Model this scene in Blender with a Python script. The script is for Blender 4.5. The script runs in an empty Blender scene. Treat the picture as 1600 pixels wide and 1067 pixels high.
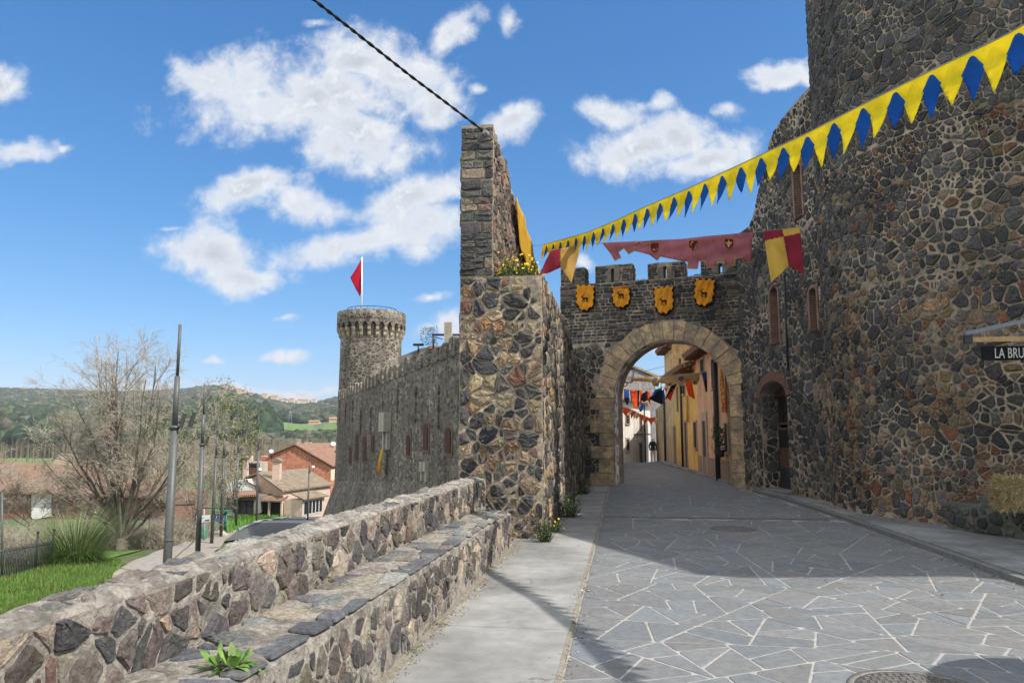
import bpy, bmesh, math, random
import numpy as np
from mathutils import Vector, Matrix, noise
from mathutils.geometry import delaunay_2d_cdt
PI = math.pi
R = math.radians
SC = bpy.context.scene
COL = SC.collection
rnd = random.Random(7)

# ------------------------------------------------------------------ camera geometry (metres, camera 1.7 m over the road)
F = 1150.0
HOR = 676.0
EYE = 1.7
PITCH = math.atan((HOR - 533.5) / F)
CP, SP = math.cos(PITCH), math.sin(PITCH)
def ray(x, y):
    u = (x - 800) / F; v = (533.5 - y) / F
    return (u, CP - v * SP, SP + v * CP)
def onz(x, y, z=0.0):
    a = ray(x, y); t = (z - EYE) / a[2]
    return Vector((a[0] * t, a[1] * t, z))
def at(x, y, Y):
    a = ray(x, y); t = Y / a[1]
    return Vector((a[0] * t, Y, EYE + a[2] * t))
def onplane(x, y, q, n):
    a = ray(x, y); t = (q[0] * n[0] + q[1] * n[1]) / (a[0] * n[0] + a[1] * n[1])
    return Vector((a[0] * t, a[1] * t, EYE + a[2] * t))
AX = Vector((math.sin(R(8.5)), math.cos(R(8.5)), 0))   # along the street
BX = Vector((AX.y, -AX.x, 0))                            # across it, to the right
def st(s, t, z=0.0):
    return BX * s + AX * t + Vector((0, 0, z))

# ------------------------------------------------------------------ materials
def newmat(name):
    m = bpy.data.materials.new(name); m.use_nodes = True
    nt = m.node_tree; nt.nodes.clear()
    out = nt.nodes.new('ShaderNodeOutputMaterial'); b = nt.nodes.new('ShaderNodeBsdfPrincipled')
    nt.links.new(b.outputs[0], out.inputs[0])
    return m, nt, b
class NT:
    def __init__(s, nt): s.nt = nt
    def n(s, t, **kw):
        o = s.nt.nodes.new(t)
        for k, v in kw.items(): setattr(o, k, v)
        return o
    def val(s, sock, v):
        if hasattr(v, 'is_output'): s.nt.links.new(v, sock)
        else: sock.default_value = v
    def math(s, op, a, b=0.0, c=0.0):
        o = s.n('ShaderNodeMath', operation=op)
        s.val(o.inputs[0], a); s.val(o.inputs[1], b); s.val(o.inputs[2], c)
        return o.outputs[0]
    def mix(s, f, a, b, mode='MIX'):
        o = s.n('ShaderNodeMix', data_type='RGBA', blend_type=mode)
        s.val(o.inputs[0], f); s.val(o.inputs[6], a); s.val(o.inputs[7], b)
        return o.outputs[2]
    def noise(s, vec, scale, detail=4, rough=.6, dist=0.0):
        o = s.n('ShaderNodeTexNoise'); s.nt.links.new(vec, o.inputs['Vector'])
        o.inputs['Scale'].default_value = scale; o.inputs['Detail'].default_value = detail
        o.inputs['Roughness'].default_value = rough; o.inputs['Distortion'].default_value = dist
        return o.outputs[0]
    def ramp(s, f, lo, hi, a=0.0, b=1.0):
        o = s.n('ShaderNodeMapRange'); o.clamp = True; o.interpolation_type = 'SMOOTHSTEP'
        s.val(o.inputs[0], f); o.inputs[1].default_value = lo; o.inputs[2].default_value = hi
        o.inputs[3].default_value = a; o.inputs[4].default_value = b
        return o.outputs[0]
    def bump(s, h, strength, dist, normal=None):
        o = s.n('ShaderNodeBump'); s.nt.links.new(h, o.inputs['Height'])
        o.inputs['Strength'].default_value = strength; o.inputs['Distance'].default_value = dist
        if normal is not None: s.nt.links.new(normal, o.inputs['Normal'])
        return o.outputs[0]
def rgba(c): return (c[0], c[1], c[2], 1.0)
def M(name, col, rough=.85, var=.25, scale=3.0, bump=.3, bscale=25.0, bdist=.01, attr=False, metal=0.0, col2=None, lo=.4, hi=.62, spots=None, spec=.3, streak=0.0, trans=0.0, big=0.0, cracks=False):
    m, nt, b = newmat(name); g = NT(nt)
    tc = g.n('ShaderNodeTexCoord').outputs['Object']
    geo = g.n('ShaderNodeNewGeometry').outputs['Position']
    if attr:
        a = g.n('ShaderNodeAttribute'); a.attribute_name = 'col'; c = a.outputs['Color']
    else: c = rgba(col)
    n1 = g.noise(geo, scale, 5, .62)
    if col2 is not None: c = g.mix(g.ramp(n1, lo, hi), c, rgba(col2))
    n2 = g.noise(geo, scale * 3.7, 4, .65)
    k = g.ramp(n2, .25, .75, 1 - var, 1 + var)
    cb = g.n('ShaderNodeCombineColor'); 
    for i in range(3): nt.links.new(k, cb.inputs[i])
    c = g.mix(1.0, c, cb.outputs[0], 'MULTIPLY')
    if big:
        k2 = g.ramp(g.noise(geo, big, 5, .65), .32, .68, .68, 1.28); cb2 = g.n('ShaderNodeCombineColor')
        for i in range(3): nt.links.new(k2, cb2.inputs[i])
        c = g.mix(1.0, c, cb2.outputs[0], 'MULTIPLY')
    if cracks:
        dv = g.n('ShaderNodeTexNoise'); nt.links.new(geo, dv.inputs['Vector']); dv.inputs['Scale'].default_value = 2.2; dv.inputs['Detail'].default_value = 6
        ad = g.n('ShaderNodeVectorMath', operation='MULTIPLY_ADD'); nt.links.new(dv.outputs['Color'], ad.inputs[0]); ad.inputs[1].default_value = (1.3, 1.3, .8); nt.links.new(geo, ad.inputs[2])
        ve = g.n('ShaderNodeTexVoronoi', feature='DISTANCE_TO_EDGE'); nt.links.new(ad.outputs[0], ve.inputs['Vector']); ve.inputs['Scale'].default_value = .55
        f = g.math('MULTIPLY', g.ramp(ve.outputs['Distance'], .008, .002), g.ramp(g.noise(geo, .9, 3, .5), .50, .56)); c = g.mix(g.math('MULTIPLY', f, .5), c, (.07, .066, .06, 1))
    if spots:
        sc_, thr, sc_col, amt = spots
        f = g.ramp(g.noise(geo, sc_, 6, .7), thr, thr + .07)
        c = g.mix(g.math('MULTIPLY', f, amt), c, rgba(sc_col))
    if streak:
        mp = g.n('ShaderNodeMapping'); nt.links.new(geo, mp.inputs[0]); mp.inputs['Scale'].default_value = (1.6, 1.6, .07)
        f = g.ramp(g.noise(mp.outputs[0], 1.0, 4, .6), .42, .68)
        c = g.mix(g.math('MULTIPLY', f, streak), c, (.02, .02, .02, 1))
    nt.links.new(c, b.inputs['Base Color']) if hasattr(c, 'is_output') else None
    b.inputs['Roughness'].default_value = rough; b.inputs['Metallic'].default_value = metal
    b.inputs['Specular IOR Level'].default_value = spec
    if trans:
        b.inputs['Transmission Weight'].default_value = trans
    if bump:
        h = g.noise(geo, bscale, 6, .68)
        nt.links.new(g.bump(h, bump, bdist), b.inputs['Normal'])
    return m
def M_brick(name, c1, c2, mortar, w=.25, h=.07, ms=.012, swap=False, streak=0.0):
    m, nt, b = newmat(name); g = NT(nt)
    tc = g.n('ShaderNodeTexCoord').outputs['UV']
    br = g.n('ShaderNodeTexBrick'); nt.links.new(tc, br.inputs['Vector'])
    br.inputs['Color1'].default_value = rgba(c1); br.inputs['Color2'].default_value = rgba(c2); br.inputs['Mortar'].default_value = rgba(mortar)
    br.inputs['Scale'].default_value = 1.0; br.inputs['Brick Width'].default_value = w; br.inputs['Row Height'].default_value = h; br.inputs['Mortar Size'].default_value = ms
    geo = g.n('ShaderNodeNewGeometry').outputs['Position']
    k = g.ramp(g.noise(geo, 2.2, 5, .65), .3, .7, .7, 1.25)
    cb = g.n('ShaderNodeCombineColor')
    for i in range(3): nt.links.new(k, cb.inputs[i])
    c = g.mix(1.0, br.outputs['Color'], cb.outputs[0], 'MULTIPLY')
    nt.links.new(c, b.inputs['Base Color']); b.inputs['Roughness'].default_value = .9
    inv = g.math('SUBTRACT', 1.0, br.outputs['Fac'])
    nt.links.new(g.bump(inv, .6, .02), b.inputs['Normal'])
    return m
def M_rubble(name, dark, mid, light, mortar, scale, streak=.0, zs=1.25, mw=.09):
    """small far-off rubble masonry, all in the shader, object-space metres"""
    m, nt, b = newmat(name); g = NT(nt)
    geo = g.n('ShaderNodeNewGeometry').outputs['Position']
    mp = g.n('ShaderNodeMapping'); nt.links.new(geo, mp.inputs[0]); mp.inputs['Scale'].default_value = (1, 1, zs)
    nz = g.n('ShaderNodeTexNoise'); nt.links.new(mp.outputs[0], nz.inputs['Vector']); nz.inputs['Scale'].default_value = scale * .9; nz.inputs['Detail'].default_value = 2
    sub = g.n('ShaderNodeVectorMath', operation='MULTIPLY_ADD'); nt.links.new(nz.outputs['Color'], sub.inputs[0])
    sub.inputs[1].default_value = (.5 / scale,) * 3; nt.links.new(mp.outputs[0], sub.inputs[2])
    v = g.n('ShaderNodeTexVoronoi', feature='F1'); nt.links.new(sub.outputs[0], v.inputs['Vector']); v.inputs['Scale'].default_value = scale
    e = g.n('ShaderNodeTexVoronoi', feature='DISTANCE_TO_EDGE'); nt.links.new(sub.outputs[0], e.inputs['Vector']); e.inputs['Scale'].default_value = scale
    sp = g.n('ShaderNodeSeparateColor'); nt.links.new(v.outputs['Color'], sp.inputs[0])
    c = g.mix(g.ramp(sp.outputs[0], .35, .75), rgba(dark), rgba(mid))
    c = g.mix(g.ramp(sp.outputs[1], .8, .9), c, rgba(light))
    k = g.ramp(g.noise(geo, scale * 3, 4, .7), .25, .75, .7, 1.3)
    cb = g.n('ShaderNodeCombineColor')
    for i in range(3): nt.links.new(k, cb.inputs[i])
    c = g.mix(1.0, c, cb.outputs[0], 'MULTIPLY')
    edge = g.ramp(e.outputs['Distance'], mw * .35, mw, 0, 1)
    c = g.mix(edge, rgba(mortar), c)
    big = g.ramp(g.noise(geo, .35, 4, .6), .35, .65, .78, 1.2)
    cb = g.n('ShaderNodeCombineColor')
    for i in range(3): nt.links.new(big, cb.inputs[i])
    c = g.mix(1.0, c, cb.outputs[0], 'MULTIPLY')
    if streak:
        mp2 = g.n('ShaderNodeMapping'); nt.links.new(geo, mp2.inputs[0]); mp2.inputs['Scale'].default_value = (1.1, 1.1, .05)
        f = g.ramp(g.noise(mp2.outputs[0], 1.0, 4, .6), .45, .7)
        c = g.mix(g.math('MULTIPLY', f, streak), c, (.025, .023, .02, 1))
    nt.links.new(c, b.inputs['Base Color']); b.inputs['Roughness'].default_value = .92; b.inputs['Specular IOR Level'].default_value = .2
    hh = g.math('ADD', edge, g.math('MULTIPLY', g.noise(geo, scale * 4, 4, .7), .7))
    nt.links.new(g.bump(hh, .8, .05), b.inputs['Normal'])
    return m
def M_tile(name, c1, c2, pitch=.22):
    """canal-tile roof: ribs down the slope (UV.x across, UV.y down)"""
    m, nt, b = newmat(name); g = NT(nt)
    uv = g.n('ShaderNodeTexCoord').outputs['UV']
    sp = g.n('ShaderNodeSeparateXYZ'); nt.links.new(uv, sp.inputs[0])
    w = g.math('ABSOLUTE', g.math('SINE', g.math('MULTIPLY', sp.outputs[0], PI / pitch)))
    rows = g.math('FRACT', g.math('MULTIPLY', sp.outputs[1], 1 / .38))
    cell = g.n('ShaderNodeTexWhiteNoise', noise_dimensions='2D')
    cv = g.n('ShaderNodeCombineXYZ')
    nt.links.new(g.math('FLOOR', g.math('MULTIPLY', sp.outputs[0], 1 / pitch)), cv.inputs[0])
    nt.links.new(g.math('FLOOR', g.math('MULTIPLY', sp.outputs[1], 1 / .38)), cv.inputs[1])
    nt.links.new(cv.outputs[0], cell.inputs['Vector'])
    geo = g.n('ShaderNodeNewGeometry').outputs['Position']
    c = g.mix(cell.outputs['Value'], rgba(c1), rgba(c2))
    c = g.mix(g.math('MULTIPLY', g.ramp(g.noise(geo, 1.4, 5, .7), .42, .66), .55), c, (.12, .115, .09, 1))
    nt.links.new(c, b.inputs['Base Color']); b.inputs['Roughness'].default_value = .9
    h = g.math('ADD', w, g.math('MULTIPLY', rows, .35))
    nt.links.new(g.bump(h, 1.0, .09), b.inputs['Normal'])
    return m

# ------------------------------------------------------------------ mesh building
class MB:
    def __init__(s): s.v = []; s.f = []; s.c = []; s.m = []; s.sm = []
    def face(s, idx, col=(1, 1, 1), mi=0, smooth=False):
        s.f.append(idx); s.c.append(col); s.m.append(mi); s.sm.append(smooth)
    def poly(s, pts, col=(1, 1, 1), mi=0, smooth=False):
        b = len(s.v); s.v.extend([tuple(p) for p in pts]); s.face(list(range(b, b + len(pts))), col, mi, smooth)
    def box(s, c, d, M_=None, col=(1, 1, 1), mi=0):
        b = len(s.v)
        for z in (-.5, .5):
            for y in (-.5, .5):
                for x in (-.5, .5):
                    p = Vector((x * d[0], y * d[1], z * d[2]))
                    if M_ is not None: p = M_ @ p
                    s.v.append(tuple(p + Vector(c)))
        for f in ((0, 2, 3, 1), (4, 5, 7, 6), (0, 1, 5, 4), (2, 6, 7, 3), (0, 4, 6, 2), (1, 3, 7, 5)):
            s.face([b + i for i in f], col, mi)
    def obox(s, o, ex, ey, ez, col=(1, 1, 1), mi=0):
        """box from a corner o along three vectors"""
        o = Vector(o); b = len(s.v)
        for k in (0, 1):
            for j in (0, 1):
                for i in (0, 1): s.v.append(tuple(o + Vector(ex) * i + Vector(ey) * j + Vector(ez) * k))
        det = Vector(ex).cross(Vector(ey)).dot(Vector(ez))
        for f in ((0, 2, 3, 1), (4, 5, 7, 6), (0, 1, 5, 4), (2, 6, 7, 3), (0, 4, 6, 2), (1, 3, 7, 5)):
            f = [b + i for i in f]
            s.face(f if det > 0 else f[::-1], col, mi)
    def prism(s, pts, ext, col=(1, 1, 1), mi=0, cap=True):
        """closed prism from a planar outline moved by ext"""
        b = len(s.v); n = len(pts); ext = Vector(ext)
        s.v.extend([tuple(p) for p in pts]); s.v.extend([tuple(Vector(p) + ext) for p in pts])
        nn = Vector((0, 0, 0))
        for i in range(n): nn += Vector(pts[i]).cross(Vector(pts[(i + 1) % n]))
        flip = nn.dot(ext) > 0
        if cap:
            f0 = list(range(b, b + n)); f1 = list(range(b + n, b + 2 * n))
            s.face(f0[::-1] if flip else f0, col, mi); s.face(f1 if flip else f1[::-1], col, mi)
        for i in range(n):
            j = (i + 1) % n; q = [b + i, b + j, b + n + j, b + n + i]
            s.face(q if flip else q[::-1], col, mi)
    def tube(s, pts, rad, sides=8, col=(1, 1, 1), mi=0, caps=True, smooth=True):
        pts = [Vector(p) for p in pts]; b = len(s.v); n = len(pts)
        up = Vector((.013, .02, 1))
        for i, p in enumerate(pts):
            d = (pts[min(i + 1, n - 1)] - pts[max(i - 1, 0)]).normalized()
            x = d.cross(up)
            if x.length < 1e-3: x = d.cross(Vector((1, 0, 0)))
            x.normalize(); y = d.cross(x); r = rad[i] if hasattr(rad, '__len__') else rad
            for k in range(sides):
                a = 2 * PI * k / sides; s.v.append(tuple(p + x * (math.cos(a) * r) + y * (math.sin(a) * r)))
        for i in range(n - 1):
            for k in range(sides):
                k2 = (k + 1) % sides
                s.face([b + i * sides + k, b + i * sides + k2, b + (i + 1) * sides + k2, b + (i + 1) * sides + k][::-1], col, mi, smooth)
        if caps:
            s.face([b + k for k in range(sides)], col, mi); s.face([b + (n - 1) * sides + k for k in range(sides)][::-1], col, mi)
    def lathe(s, c, prof, seg=24, col=(1, 1, 1), mi=0, smooth=True, a0=0, a1=2 * PI):
        b = len(s.v); n = len(prof); c = Vector(c); full = abs(a1 - a0 - 2 * PI) < 1e-6; m = seg if full else seg + 1
        for k in range(m):
            a = a0 + (a1 - a0) * k / seg
            for r, z in prof: s.v.append(tuple(c + Vector((math.cos(a) * r, math.sin(a) * r, z))))
        for k in range(seg):
            k2 = (k + 1) % m
            for i in range(n - 1):
                s.face([b + k * n + i, b + k2 * n + i, b + k2 * n + i + 1, b + k * n + i + 1], col, mi, smooth)
    def grid(s, fn, nu, nv, col=(1, 1, 1), mi=0, smooth=True):
        b = len(s.v)
        for j in range(nv + 1):
            for i in range(nu + 1): s.v.append(tuple(fn(i / nu, j / nv)))
        for j in range(nv):
            for i in range(nu):
                a = b + j * (nu + 1) + i; s.face([a, a + 1, a + nu + 2, a + nu + 1], col, mi, smooth)
    def build(s, name, mats, parent=None, uv=None):
        me = bpy.data.meshes.new(name); me.from_pydata(s.v, [], s.f)
        if not isinstance(mats, (list, tuple)): mats = [mats]
        for m in mats: me.materials.append(m)
        nf = len(s.f)
        if nf:
            me.polygons.foreach_set('material_index', s.m); me.polygons.foreach_set('use_smooth', s.sm)
            a = me.attributes.new('col', 'FLOAT_COLOR', 'FACE')
            arr = np.ones((nf, 4), dtype=np.float32); arr[:, :3] = np.array(s.c, dtype=np.float32); a.data.foreach_set('color', arr.ravel())
        if uv: wall_uv(me, uv)
        me.update()
        o = bpy.data.objects.new(name, me); COL.objects.link(o)
        if parent is not None:
            o.parent = parent
            bpy.context.view_layer.update() if False else None
            o.matrix_parent_inverse = parent_inv(parent)
        return o
def parent_inv(p):
    m = Matrix.LocRotScale(p.location, p.rotation_euler, p.scale)
    if p.parent is not None: m = (p.parent['_w'] if False else world_of(p))
    return m.inverted()
def world_of(p):
    m = Matrix.LocRotScale(p.location, p.rotation_euler, p.scale)
    if p.parent is not None: m = world_of(p.parent) @ p.matrix_parent_inverse @ m
    return m
def wall_uv(me, mode):
    """metres: walls get (along, up); roofs get (across the slope, down the slope)"""
    uvl = me.uv_layers.new(name='UVMap')
    for p in me.polygons:
        n = p.normal
        if abs(n.z) > .97: ax, ay = Vector((1, 0, 0)), Vector((0, 1, 0))
        else:
            ax = Vector((0, 0, 1)).cross(n).normalized(); ay = n.cross(ax)
        for li in p.loop_indices:
            co = me.vertices[me.loops[li].vertex_index].co
            uvl.data[li].uv = (co.dot(ax), co.dot(ay))
def tag(o, label=None, cat=None, group=None, kind=None):
    if label: o['label'] = label
    if cat: o['category'] = cat
    if group: o['group'] = group
    if kind: o['kind'] = kind
    return o
def thing(name, loc, label, cat, group=None, rz=0):
    o = bpy.data.objects.new(name, None); o.empty_display_size = .2; COL.objects.link(o)
    o.location = loc; o.rotation_euler = (0, 0, rz)
    return tag(o, label, cat, group)
def dup(o, parent=None, kids=None):
    c = o.copy(); COL.objects.link(c)
    if parent is not None: c.parent = parent
    for ch in list(o.children): dup(ch, c)
    return c

# ------------------------------------------------------------------ stones: every wall face is a tessellation of real, raised stones
def clip(poly, ax, ay, c):
    """keep points with ax*x+ay*y<=c"""
    out = []; n = len(poly)
    for i in range(n):
        p = poly[i]; q = poly[(i + 1) % n]
        dp = ax * p[0] + ay * p[1] - c; dq = ax * q[0] + ay * q[1] - c
        if dp <= 0: out.append(p)
        if (dp < 0 < dq) or (dq < 0 < dp):
            t = dp / (dp - dq); out.append((p[0] + (q[0] - p[0]) * t, p[1] + (q[1] - p[1]) * t))
    return out
def cells(u0, u1, v0, v1, row, asp, jit, rng, small=.15, drop=.08, keep=None):
    seeds = []; v = v0 - row[1]
    while v < v1 + row[1]:
        rh = rng.uniform(*row); u = u0 - rng.uniform(0, 2) * rh
        while u < u1 + rh:
            w = rh * rng.uniform(*asp)
            if rng.random() > drop:
                seeds.append((u + w / 2 + rng.uniform(-jit, jit) * w * .5, v + rh / 2 + rng.uniform(-jit, jit) * rh * .6, rh * rh * rng.uniform(-.18, .3)))
            if rng.random() < small:
                seeds.append((u + rng.uniform(0, w), v + rng.choice((0, rh)), -rh * rh * .2))
            u += w
        v += rh
    bs = row[1] * max(1.0, asp[1]) * 1.3; bins = {}
    for i, p in enumerate(seeds): bins.setdefault((int(p[0] // bs), int(p[1] // bs)), []).append(i)
    out = []
    for i, a in enumerate(seeds):
        if not (u0 <= a[0] <= u1 and v0 <= a[1] <= v1): continue
        if keep and not keep(a[0], a[1]): continue
        L = row[1] * asp[1] * 1.4
        poly = [(max(u0, a[0] - L), max(v0, a[1] - L)), (min(u1, a[0] + L), max(v0, a[1] - L)), (min(u1, a[0] + L), min(v1, a[1] + L)), (max(u0, a[0] - L), min(v1, a[1] + L))]
        bi, bj = int(a[0] // bs), int(a[1] // bs)
        nb = [j for x in (-1, 0, 1) for y in (-1, 0, 1) for j in bins.get((bi + x, bj + y), ()) if j != i]
        nb.sort(key=lambda j: (seeds[j][0] - a[0]) ** 2 + (seeds[j][1] - a[1]) ** 2)
        for j in nb[:26]:
            b = seeds[j]; ax, ay = b[0] - a[0], b[1] - a[1]
            c = (b[0] ** 2 + b[1] ** 2 - a[0] ** 2 - a[1] ** 2 + a[2] - b[2]) / 2
            poly = clip(poly, ax, ay, c)
            if len(poly) < 3: break
        if len(poly) >= 3: out.append(poly)
    return out
def area(p): return .5 * sum(p[i][0] * p[(i + 1) % len(p)][1] - p[(i + 1) % len(p)][0] * p[i][1] for i in range(len(p)))
def inset(p, g):
    """move every edge of a convex outline inwards by g"""
    out = list(p); n = len(p)
    for i in range(n):
        a, b = p[i], p[(i + 1) % n]; dx, dy = b[0] - a[0], b[1] - a[1]; l = math.hypot(dx, dy)
        if l < 1e-6: continue
        nx, ny = dy / l, -dx / l
        out = clip(out, nx, ny, nx * a[0] + ny * a[1] - g)
        if len(out) < 3: return None
    return out
def chaikin(p, k=.25):
    out = []; n = len(p)
    for i in range(n):
        a, b = p[i], p[(i + 1) % n]
        out.append((a[0] + (b[0] - a[0]) * k, a[1] + (b[1] - a[1]) * k)); out.append((b[0] + (a[0] - b[0]) * k, b[1] + (a[1] - b[1]) * k))
    return out
def stones(mb, mapf, polys, gap, h, colf, rng, clampf=None, rounds=1, k=.25, mi=0, rough=.35, jitter=.12, smooth=True, minA=.0006):
    for p in polys:
        g = gap * rng.uniform(.25, 1.45) * max(.25, 1 + 1.5 * nz((p[0][0] * 1.1, p[0][1] * 1.1, 1.7)))
        q = inset(p, g)
        if not q or area(q) < minA: continue
        for _ in range(rounds): q = chaikin(q, k)
        cx = sum(a[0] for a in q) / len(q); cy = sum(a[1] for a in q) / len(q); sz = math.sqrt(area(q))
        q = [(cx + (x - cx) * (1 + rng.uniform(-jitter, jitter * .4)), cy + (y - cy) * (1 + rng.uniform(-jitter, jitter * .4))) for x, y in q]
        if clampf:
            q = [clampf(x, y) for x, y in q]
            if abs(area(q)) < minA: continue
            cx = sum(a[0] for a in q) / len(q); cy = sum(a[1] for a in q) / len(q)
        col = colf(cx, cy, sz, rng); hh = h * rng.uniform(.55, 1.25) * min(1.0, .45 + sz * 3); n = len(q); b = len(mb.v)
        tx, ty = rng.uniform(-.25, .25) * hh / max(sz, .03), rng.uniform(-.25, .25) * hh / max(sz, .03)
        for ri, (sc_, d) in enumerate(((1.03, -.25), (1.0, .45), (.88, .86), (.55, 1.0))):
            for x, y in q:
                dd = d * hh
                if ri >= 2: dd += rng.uniform(-rough, rough) * hh * .5 + tx * (x - cx) + ty * (y - cy)
                mb.v.append(tuple(mapf(cx + (x - cx) * sc_, cy + (y - cy) * sc_, dd)))
        mb.v.append(tuple(mapf(cx, cy, hh * (1 + rng.uniform(-rough, rough) * .4))))
        for r_ in range(3):
            for i in range(n):
                j = (i + 1) % n; mb.face([b + r_ * n + i, b + r_ * n + j, b + (r_ + 1) * n + j, b + (r_ + 1) * n + i], col, mi, smooth)
        for i in range(n): mb.face([b + 3 * n + i, b + 3 * n + (i + 1) % n, b + 4 * n], col, mi, smooth)
def courses(u0, u1, v0, v1, row, asp, rng, jit=.10, keep=None, split=.2):
    """coursed blocks: rows of slightly crooked four-sided stones"""
    out = []; v = v0
    while v < v1 - .03:
        h = min(rng.uniform(*row), v1 - v)
        if v1 - v - h < .05: h = v1 - v
        u = u0; l0 = (u, v + rng.uniform(-jit, jit) * h); l1 = (u, v + h)
        while u < u1 - .02:
            w = h * rng.uniform(*asp)
            if u1 - u - w < h * .4: w = u1 - u
            r0 = (u + w + (rng.uniform(-jit, jit) * h if u + w < u1 else 0), v + rng.uniform(-jit, jit) * h * .8); r1 = (u + w + (rng.uniform(-jit, jit) * h if u + w < u1 else 0), v + h + rng.uniform(-jit, jit) * h * .8)
            if not keep or keep(u + w / 2, v + h / 2):
                if rng.random() < split and h > .13:
                    f = rng.uniform(.35, .65); m0 = (l0[0] + (l1[0] - l0[0]) * f, l0[1] + (l1[1] - l0[1]) * f); m1 = (r0[0] + (r1[0] - r0[0]) * f, r0[1] + (r1[1] - r0[1]) * f); out += [[l0, r0, m1, m0], [m0, m1, r1, l1]]
                else: out.append([l0, r0, r1, l1])
            l0, l1 = r0, r1; u += w
        v += h
    return out
def nz(p, s=1.0): return noise.noise(Vector(p) * s)
def rough_face(mb, mapf, u0, u1, v0, v1, step, amp, seed=0.0, vtop=None, mi=0):
    """mortar face with real unevenness"""
    nu, nv = max(1, int((u1 - u0) / step)), max(1, int((v1 - v0) / step))
    def fn(a, b):
        u = u0 + (u1 - u0) * a; top = vtop(u) if vtop else v1; v = v0 + (top - v0) * b
        e = amp * (.7 * nz((u * 4, v * 4, seed)) + .6 * nz((u * 11, v * 11, seed + 3)) + .35 * nz((u * 27, v * 27, seed + 7)))
        return mapf(u, v, e + amp * .3)
    mb.grid(fn, nu, nv, mi=mi, smooth=False)
def pick(rng, table):
    r = rng.random() * sum(t[0] for t in table)
    for w, c in table:
        r -= w
        if r <= 0: break
    k = rng.uniform(.75, 1.25)
    return tuple(max(.01, x * k * rng.uniform(.94, 1.06)) for x in c)
def planemap(o, d, n, up=Vector((0, 0, 1))):
    o = Vector(o); d = Vector(d).normalized(); n = Vector(n).normalized(); up = Vector(up)
    return lambda u, v, e: o + d * u + up * v + n * e
def tri_poly(outline, step, holes=()):
    """triangulated flat outline (2-D) with an inner grid of points, for cloth"""
    pts = [Vector(p) for p in outline]; dense = []
    for i, p in enumerate(pts):
        q = pts[(i + 1) % len(pts)]; n = max(1, int((q - p).length / step))
        for k in range(n): dense.append(p.lerp(q, k / n))
    nb = len(dense); edges = [(i, (i + 1) % nb) for i in range(nb)]
    xs = [p.x for p in dense]; ys = [p.y for p in dense]; x = min(xs) + step * .5; inner = []
    while x < max(xs):
        y = min(ys) + step * .5
        while y < max(ys):
            inner.append(Vector((x + rnd.uniform(-.2, .2) * step, y + rnd.uniform(-.2, .2) * step))); y += step
        x += step
    v, e, f, *_ = delaunay_2d_cdt(dense + inner, edges, [], 1, 1e-5)
    return v, f
def cloth(mb, outline, step, fn, colf=None, mi=0, thick=.004):
    """outline in 2-D -> 3-D by fn(x, y) -> (point, normal); a thin double-faced sheet"""
    v, f = tri_poly(outline, step); b = len(mb.v); n = len(v)
    P = [fn(p.x, p.y) for p in v]
    for p, nn in P: mb.v.append(tuple(p + nn * thick))
    for p, nn in P: mb.v.append(tuple(p - nn * thick))
    from collections import Counter
    cnt = Counter(); 
    for t in f:
        c = (1, 1, 1)
        if colf: c = colf(sum(v[i].x for i in t) / len(t), sum(v[i].y for i in t) / len(t))
        m_ = mi
        mb.face([b + i for i in t], c, m_, True); mb.face([b + n + i for i in t][::-1], c, m_, True)
        for i in range(len(t)): cnt[(t[i], t[(i + 1) % len(t)])] += 1
    for (i, j) in cnt:
        if (j, i) not in cnt:
            c = colf(v[i].x, v[i].y) if colf else (1, 1, 1)
            mb.face([b + j, b + i, b + n + i, b + n + j], c, mi)
# ================================================================== materials of the near scene
MORTAR = M('mortar_tan', (.37, .30, .22), .95, .3, 4, .9, 38, .02, col2=(.25, .205, .155), spots=(14, .6, (.48, .41, .31), .5))
MORTAR_D = M('mortar_grey', (.38, .31, .225), .95, .3, 3, .8, 38, .02, col2=(.21, .175, .135), spots=(9, .6, (.42, .36, .27), .5), big=.5)
CRUST = M('mortar_crust', (.35, .318, .275), .95, .35, 6, 1.0, 45, .03, col2=(.2, .18, .155), spots=(18, .56, (.45, .42, .37), .65))
STONE = M('stone', (.1, .1, .1), .85, .42, 8, 1.0, 48, .022, attr=True, spots=(24, .60, (.33, .30, .26), .42), big=1.2)
STONE_S = M('stone_shade', (.1, .1, .1), .88, .42, 7, 1.0, 36, .03, attr=True, spots=(13, .62, (.28, .26, .23), .35), big=.55)
SLAB = M('paving_slab', (.16, .17, .172), .72, .16, 3.5, .45, 70, .006, attr=True, spots=(26, .66, (.25, .25, .24), .3))
SANDJ = M('sand_joint', (.20, .18, .145), .95, .3, 5, .5, 60, .006)
JOINT = M('paving_joint', (.31, .30, .28), .95, .2, 3, .5, 60, .006)
CONC = M('pavement_concrete', (.255, .252, .242), .85, .10, 1.3, .5, 70, .006, col2=(.225, .222, .213), spots=(45, .64, (.2, .195, .18), .4), big=.5, cracks=True)
CONC_D = M('pavement_dark', (.21, .215, .215), .85, .14, 1.3, .4, 70, .006, col2=(.175, .178, .175), spots=(40, .65, (.13, .13, .125), .4), big=.6, cracks=True)
GRANITE = M('granite', (.42, .31, .20), .9, .3, 3.5, .9, 45, .018, col2=(.27, .21, .15), attr=True, spots=(30, .62, (.2, .16, .12), .35))
BRICK = M_brick('brick_reveal', (.25, .11, .07), (.19, .085, .06), (.22, .18, .14), .24, .065, .011)
DARK = M('dark_opening', (.015, .013, .012), .7, .2, 3, 0)
WOOD = M('weathered_wood', (.13, .065, .035), .8, .3, 6, .4, 30, .01, col2=(.085, .045, .028))
IRON = M('dark_iron', (.045, .047, .05), .55, .2, 5, .15, 60, .003, metal=.3)
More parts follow.
